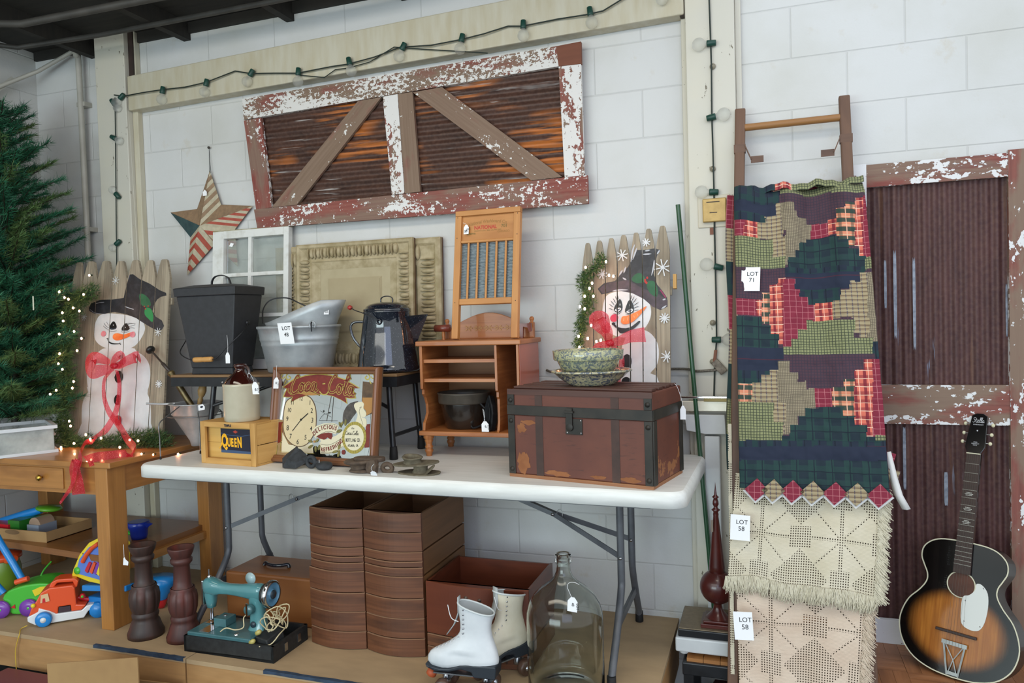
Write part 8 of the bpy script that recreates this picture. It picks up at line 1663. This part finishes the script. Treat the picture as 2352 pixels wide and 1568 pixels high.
for y_ in (sty0+.022, sty1-.022): mb = M(); mb.box(stx0+.04, stx1-.04, y_-.008, y_+.008, -.28, -.25, blackp); mb.build('stretcher', T)
mb = M(); mb.box(stx0+.10, stx0+.20, -.30, -.20, ZF, -.16, mat('dark red tin', '#4a1d1c', rough=.5)); mb.box(stx0+.105, stx0+.195, -.295, -.205, -.16, -.15, mat('dark red tin', '#4a1d1c')); tag(mb.build('paint_tin', bevel=.004), 'dark red square tin on the floor beneath the black stool', 'tin')
# ================================================================ TOYS AND BOXES AT THE LEFT
def pc(name, a, b=None, r=.3): return mat(name, a, b or a, 10, rough=r, coat=.2)
tor, tgr, tbl, tpu, trd, tye, twh = pc('orange toy plastic', '#e2552a'), pc('lime toy plastic', '#4bb83a'), pc('blue toy plastic', '#1f83cf'), pc('purple toy plastic', '#7b3fa8'), pc('red toy plastic', '#c8252f'), pc('yellow toy plastic', '#e8cf2e'), pc('white toy plastic', '#dfe1e3'); nvy = pc('navy toy plastic', '#15329a')
def pp(mb, F, pts, c0, c1, m, sm=0):
    q = [F.px(x, y, c1) for x, y in pts]; q = smooth_line(q, sm, True) if sm else q; mb.poly(F, q, c0, c1, m)
# ---- orange toy truck
a, b = G(72, 1441, 0), G(236, 1417, 0); F = Fr(a, b-a, (0, 0, 1)); wdt = .12
T = thing('toy_truck', 'orange and white plastic toy truck with blue wheels, in front of the green toy mower', 'toy', tuple(F.p(.15, 0, -.06)), 'plastic toys')
C3 = lambda pts: [(x/3.733, 1080+y/3.733) for x, y in pts]
mb = M(); pp(mb, F, C3([(235, 1300), (232, 1262), (325, 1215), (330, 1180), (420, 1205), (480, 1230), (700, 1200), (740, 1160), (870, 1130), (870, 1180), (760, 1200), (720, 1262), (440, 1310), (300, 1328)]), -wdt, 0, twh); mb.build('chassis', T, bevel=.004)
mb = M(); pp(mb, F, C3([(245, 1255), (265, 1190), (305, 1130), (350, 1050), (420, 1010), (620, 985), (640, 1010), (655, 1150), (740, 1150), (700, 1195), (610, 1210), (605, 1155), (500, 1170), (495, 1235), (420, 1205), (330, 1215)]), -wdt+.004, -.003, tor); cb_ = mb.build('cab', T, bevel=.005)
mb = M(); pp(mb, F, C3([(415, 1012), (440, 960), (490, 935), (640, 925), (672, 950), (660, 1000), (640, 1004), (625, 955), (490, 965), (455, 1006)]), -wdt+.02, -.02, tor); mb.build('roof_handle', T, bevel=.004)
mb = M(); pp(mb, F, C3([(350, 1070), (410, 1055), (425, 1120), (345, 1140)]), .0, .002, mat('printed sticker pale', '#d9b58a')); pp(mb, F, C3([(365, 1100), (385, 1095), (390, 1130), (362, 1135)]), .002, .0026, trd); mb.build('sticker', cb_)
mb = M(); mb.ball(F.at(284/3.733, 1080+1160/3.733, 0), .010, tye, 12, 8); mb.build('headlight', T)
for cx, cy, k in ((375, 1293, 0), ):
    q = F.px(cx/3.733, 1080+cy/3.733, .012)
    for c in (.0, -wdt-.024):
        mb = M(); r = .0335; mb.lathe([(.012, 0), (r*.86, 0), (r, .004), (r, .018), (r*.86, .024), (.012, .024)], F.p(q[0], r, c), tbl, 30, F.n); w_ = mb.build('wheel', T); mb = M(); mb.lathe([(.0125, 0), (.012, .003), (0, .005)], F.p(q[0], r, c+(.022 if c == 0 else 0)), twh, 18, F.n*(1 if c == 0 else -1)); mb.build('hub', w_)
q = F.px(222, 1402, .0); mb = M(); mb.lathe([(.0, 0), (.034, .002), (.036, .010), (.036, .10), (.034, .108), (0, .11)], F.p(q[0]+.005, .036, -.105), tbl, 28, F.n); mb.build('rear_drum', T)
mb = M(); mb.ball(F.at(190, 1368, -.03), .013, trd, 14, 10); mb.ball(F.at(190, 1368, -.03)+F.n*.008, .007, tgr, 10, 8); mb.build('driver_knob', T)
mb = M(); mb.tube([F.at(180, 1372, -.06), F.at(228, 1378, -.06)], .010, trd, 10); mb.build('cargo_bar', T)
mb = M(); pp(mb, F, C3([(505, 1172), (602, 1160), (605, 1205), (500, 1220)]), -.012, -.006, mat('dark window recess', '#3a2730')); mb.build('door_recess', T)
s = M(); s.tube(smooth_line([tuple(F.at(63, 1436, .0)), tuple(G(48, 1444, .004)), tuple(V((G(38, 1460, .0).x, PY-.006, .002))), tuple(W(36, 1490, PY-.012)), tuple(W(37, 1530, PY-.012)), tuple(W(41, 1566, PY-.014)), tuple(W(42, 1600, PY-.014))], 5), .0022, mat('yellow string', '#c9a83c', rough=.8), 6)
tag(s.build('pull_string'), 'thin yellow string hanging from the toy truck over the platform edge', 'string')
# ---- green toy mower
a, b = G(-10, 1418, 0), G(75, 1412, 0); F = Fr(a, b-a, (0, 0, 1))
T = thing('toy_mower', 'lime green toy mower with purple wheels and blue push handle, left of the truck', 'toy', tuple(F.p(.08, 0, -.08)), 'plastic toys')
mb = M(); pp(mb, F, C3([(20, 1100), (60, 1040), (160, 1000), (280, 975), (400, 970), (440, 1010), (330, 1120), (270, 1190), (210, 1230), (100, 1232), (60, 1180)]), -.16, 0, tgr, 2); mb.build('body', T, bevel=.012)
mb = M(); pp(mb, F, C3([(275, 1030), (340, 1000), (390, 995), (340, 1060), (300, 1080)]), 0, .004, tye); mb.build('face_patch', T)
mb = M(); mb.lathe([(.022, 0), (.024, .006), (.020, .014), (0, .016)], F.at(74, 1346, -.05), trd, 20, F.v); mb.build('button', T)
for x_, y_ in ((2, 1397), (67, 1404)):
    mb = M(); q = F.px(x_, y_, .01); mb.lathe([(.012, 0), (.036, 0), (.040, .006), (.040, .020), (.012, .022)], F.p(q[0], .040, -.002), tpu, 28, F.n); w_ = mb.build('wheel', T); mb = M(); mb.lathe([(.012, 0), (0, .004)], F.p(q[0], .040, .018), tgr, 12, F.n); mb.build('hub', w_)
mb = M(); mb.tube([F.at(52, 1332, -.05), F.at(28, 1290, -.06), F.at(2, 1248, -.08), F.at(-20, 1210, -.1)], .016, tbl, 14); mb.build('push_handle', T)
mb = M(); mb.tube([F.at(36, 1337, -.03), F.at(65, 1328, -.03)], .013, tor, 12); mb.build('collar_bar', T)
mb = M(); mb.tube([F.at(-12, 1340, .0), F.at(8, 1362, .0)], .016, tbl, 12); mb.build('front_bar', T)
mb = M(); pp(mb, F, C3([(92, 1175), (125, 1150), (130, 1185)]), 0, .004, trd); mb.build('arrow', T)
s = M(); s.tube(smooth_line([tuple(W(118, 1289, -.56)), tuple(W(100, 1310, -.60)), tuple(W(94, 1328, -.62)), tuple(W(108, 1345, -.62))], 5), .004, tgr, 8); s.build('green_cord', T)
# ---- orange and green toy behind
p = W(15, 1320, -.52); T = thing('stacking_toy', 'round green toy with an orange top under the wooden shelf, behind the blue handle', 'toy', (p.x, p.y, 0), 'plastic toys')
mb = M(); mb.lathe([(0, 0), (.06, .004), (.078, .05), (.08, .12), (.07, .16)], (p.x-.02, p.y, .001), pc('olive toy plastic', '#6a8a2c'), 30); mb.build('body', T)
mb = M(); mb.lathe([(.07, .161), (.085, .17), (.085, .19), (.05, .20), (0, .205)], (p.x-.02, p.y, .001), tor, 30); mb.tube([V((p.x+.05, p.y-.03, .17)), V((p.x+.12, p.y-.04, .19))], .016, tor, 12); mb.build('top', T)
# ---- yellow activity panel
p0, p1 = G(160, 1365, 0), G(262, 1372, 0); F = leany(W(160, 1342, -.70).x, -.70, .0, 3, 0)
T = thing('activity_panel', 'yellow-edged toy piano activity board standing behind the orange truck', 'toy', tuple(F.p(.1, 0, 0)), 'plastic toys')
CP = lambda pts: C3(pts)
mb = M(); pp(mb, F, CP([(608, 925), (625, 850), (680, 720), (760, 620), (860, 570), (990, 560), (1080, 620), (1080, 975), (870, 978), (760, 955), (660, 915)]), -.025, 0, tye); mb.build('frame', T, bevel=.004)
mb = M(); pp(mb, F, CP([(650, 880), (680, 760), (760, 660), (860, 610), (990, 600), (1060, 650), (1060, 940), (860, 940), (720, 900)]), 0, .004, pc('periwinkle toy plastic', '#5c7fd0')); mb.build('face', T)
mb = M()
for i, (m_, x_) in enumerate(((trd, 735), (tor, 775), (tpu, 810), (tye, 835), (tgr, 868))): pp(mb, F, CP([(x_-10, 860+i*8), (x_+25, 785), (x_+45, 795), (x_+12, 880+i*8)]), .004, .012, m_)
mb.build('piano_keys', T)
mb = M(); mb.lathe([(.017, 0), (.016, .006), (0, .007)], F.at(178, 1310, .004), tgr, 20, F.n); mb.build('button', T)
mb = M(); mb.tube([F.at(190, 1290, .008), F.at(200, 1272, .008), F.at(212, 1258, .008), F.at(226, 1248, .008)], .010, tor, 10); mb.build('slider', T)
mb = M(); pp(mb, F, CP([(700, 985), (880, 990), (1080, 990), (1080, 1040), (700, 1035)]), -.04, .012, tbl); mb.build('foot', T, bevel=.004)
mb = M(); F0 = F.p(.1, 0, -.05); mb.box(F0.x-.04, F0.x+.08, F0.y-.01, F0.y+.08, 0, .09, tbl); mb.build('stand', T, bevel=.006)
# ---- blue and red ball-like toy behind the candle holders
p = W(368, 1352, -.50); T = thing('roller_toy', 'blue and red rounded toy on the platform behind the two candle holders', 'toy', (p.x, p.y, 0), 'plastic toys')
mb = M(); mb.lathe([(.030, .045), (.072, .11), (.078, .15), (.0, .152)], (p.x, p.y, 0), tbl, 28, sc=(1, .8)); mb.build('top', T); mb = M(); mb.lathe([(0, 0), (.018, .004), (.026, .02), (.034, .0445)], (p.x, p.y, 0), trd, 24, sc=(1, .8)); mb.build('base', T)
# ---- on the shelf: cardboard box of toys and a blue pitcher
sz = .3022; cbm = mat('corrugated cardboard', '#a07c52', '#ab8759', 8, rough=.85, bmp=.1)
bx1 = W(108, 1240, -.60).x; bxa = bx1-.42; hb = W(108, 1222, -.60).z-sz
T = thing('cardboard_tray', 'low open cardboard box of toys on the shelf under the wooden table', 'box', ((bxa+bx1)/2, -.47, sz))
for x0_, x1_, y0_, y1_ in ((bxa, bx1, -.602, -.597), (bxa, bx1, -.35, -.345), (bxa, bxa+.005, -.597, -.35), (bx1-.005, bx1, -.597, -.35)): mb = M(); mb.box(x0_, x1_, y0_, y1_, sz, sz+hb, cbm); mb.build('side', T)
mb = M(); mb.box(bxa, bx1, -.60, -.345, sz, sz+.004, cbm); mb.build('bottom', T)
mb = M(); pr = Fr((bx1-.30, -.6022, sz+.018), (1, 0, 0), (0, 0, 1)); mb.poly(pr, ell(.07, .02, .05, .012, 16), 0, .0003, mat('faded brown print', '#7c6040')); mb.build('faded_print', T)
def shelf_toy(name, label, build): 
    mb = M(); build(mb); o = mb.build(name, bevel=0); tag(o, label, 'toy', 'toys in the cardboard box'); return o
zt_ = sz+.006
q = W(96, 1215, -.50); shelf_toy('toy_radio', 'small grey and tan toy at the right end of the cardboard box', lambda mb: (mb.box(q.x-.05, q.x+.03, -.54, -.44, zt_, W(90, 1187, -.5).z-.03, pc('grey toy plastic', '#8f99a8')), mb.lathe([(.04, 0), (.04, .08)], (q.x-.01, -.53, W(90, 1187, -.5).z-.035), pc('tan toy plastic', '#a98e78'), 20, (0, 1, 0))))
q2 = W(45, 1190, -.46); shelf_toy('toy_bat', 'blue toy bat lying across the cardboard box, under the green disc', lambda mb: mb.tube([W(-15, 1200, -.50), W(30, 1188, -.49), W(60, 1180, -.47), W(95, 1170, -.44)], [.014, .018, .022, .020], tbl, 14))
shelf_toy('toy_disc', 'lime green round toy lying on top of the cardboard box', lambda mb: mb.lathe([(0, 0), (.055, .004), (.062, .012), (.055, .022), (0, .026)], W(112, 1172, -.42), pc('dull lime plastic', '#62a62c'), 26, (.1, .1, 1)))
shelf_toy('toy_block', 'red and yellow flat toy at the left end of the cardboard box', lambda mb: (mb.box(W(0, 1215, -.55).x-.05, W(28, 1215, -.55).x, -.57, -.45, zt_+.03, zt_+.055, trd), mb.box(W(0, 1215, -.55).x-.05, W(20, 1215, -.55).x, -.575, -.45, zt_+.010, zt_+.0298, tye)))
shelf_toy('toy_leaf', 'dark green flat toy in the middle of the cardboard box', lambda mb: mb.box(W(45, 1215, -.5).x, W(64, 1215, -.5).x+.02, -.56, -.44, zt_, zt_+.075, pc('dark green toy plastic', '#2d7a2c')))
p = G(320, 1236, sz); hT = W(318, 1197, p.y).z-sz
T = thing('toy_pitcher', 'deep blue plastic toy pitcher on the shelf, right behind the wooden table leg', 'toy', tuple(p))
mb = M(); mb.lathe([(0, .0), (.034, .002), (.038, .02), (.040, hT*.55), (.048, hT*.72), (.050, hT*.98), (.046, hT)], p, nvy, 28); mb.build('body', T, solid=.002)
mb = M(); mb.add([p+V((.035, -.02, hT*.98)), p+V((.035, .02, hT*.98)), p+V((.088, 0, hT*.93)), p+V((.040, 0, hT*.62))], [[0, 3, 2], [3, 1, 2], [0, 2, 1]], nvy); mb.build('spout', T, solid=.003)
mb = M(); mb.tube(smooth_line([tuple(p+V((-.042, -.01, hT*.9))), tuple(p+V((-.075, -.012, hT*.75))), tuple(p+V((-.070, -.012, hT*.4))), tuple(p+V((-.038, -.01, hT*.28)))], 5), .009, tgr, 10); mb.build('handle', T)
# ---- boxes in front of the platform
yb0 = -1.18; zc_ = W(205, 1516, yb0).z; xa_, xb_ = W(108, 1530, yb0).x, W(298, 1520, yb0).x
T = thing('cardboard_box', 'plain brown cardboard box standing on the floor in front of the platform', 'box', ((xa_+xb_)/2, yb0+.1, ZF))
F = Fr((xa_, yb0, 0), (xb_-xa_, .035, 0), (0, 0, 1)); w_ = (V((xb_-xa_, .035, 0))).length
zl_ = F.px(110, 1524)[1]; zr_ = F.px(297, 1508)[1]
mb = M(); mb.poly(F, [(0, ZF), (w_, ZF), (w_, zr_), (0, zl_)], -.005, 0, cbm); mb.build('front_flap', T)
for a0, a1, c0, c1 in ((0, .005, -.20, -.0052), (w_-.005, w_, -.20, -.0052), (0, w_, -.205, -.2002)): mb = M(); mb.fbox(F, a0, a1, ZF, min(zl_, zr_)-.14, c0, c1, cbm); mb.build('side', T)
x1_ = W(96, 1560, -1.12).x; zm = W(92, 1549, -.96).z
T = thing('maroon_tote', 'maroon plastic tote on the floor at the bottom left corner', 'storage bin', (x1_-.2, -1.05, ZF)); mar = pc('maroon plastic', '#6b2c40')
mb = M(); F = Fr((x1_-.40, -1.125, 0), (1, .0, 0), (0, 0, 1)); zl2 = F.px(2, 1566)[1]; zr2_ = F.px(96, 1545)[1]
mb.fbox(F, 0, .395, ZF, zm-.02, -.005, 0, mar); mb.fbox(F, 0, .395, ZF, zm-.02, -.165, -.16, mar); mb.fbox(F, 0, .005, ZF, zm-.02, -.16, -.005, mar); mb.fbox(F, .39, .395, ZF, zm-.02, -.16, -.005, mar); mb.build('body', T)
mb = M(); mb.fbox(F, -.01, .397, zm-.02, zm+.006, -.17, .008, mar); mb.build('lid', T, bevel=.006)
# ================================================================ tidy
for o in bpy.data.objects:
    if '_o' in o: del o['_o']
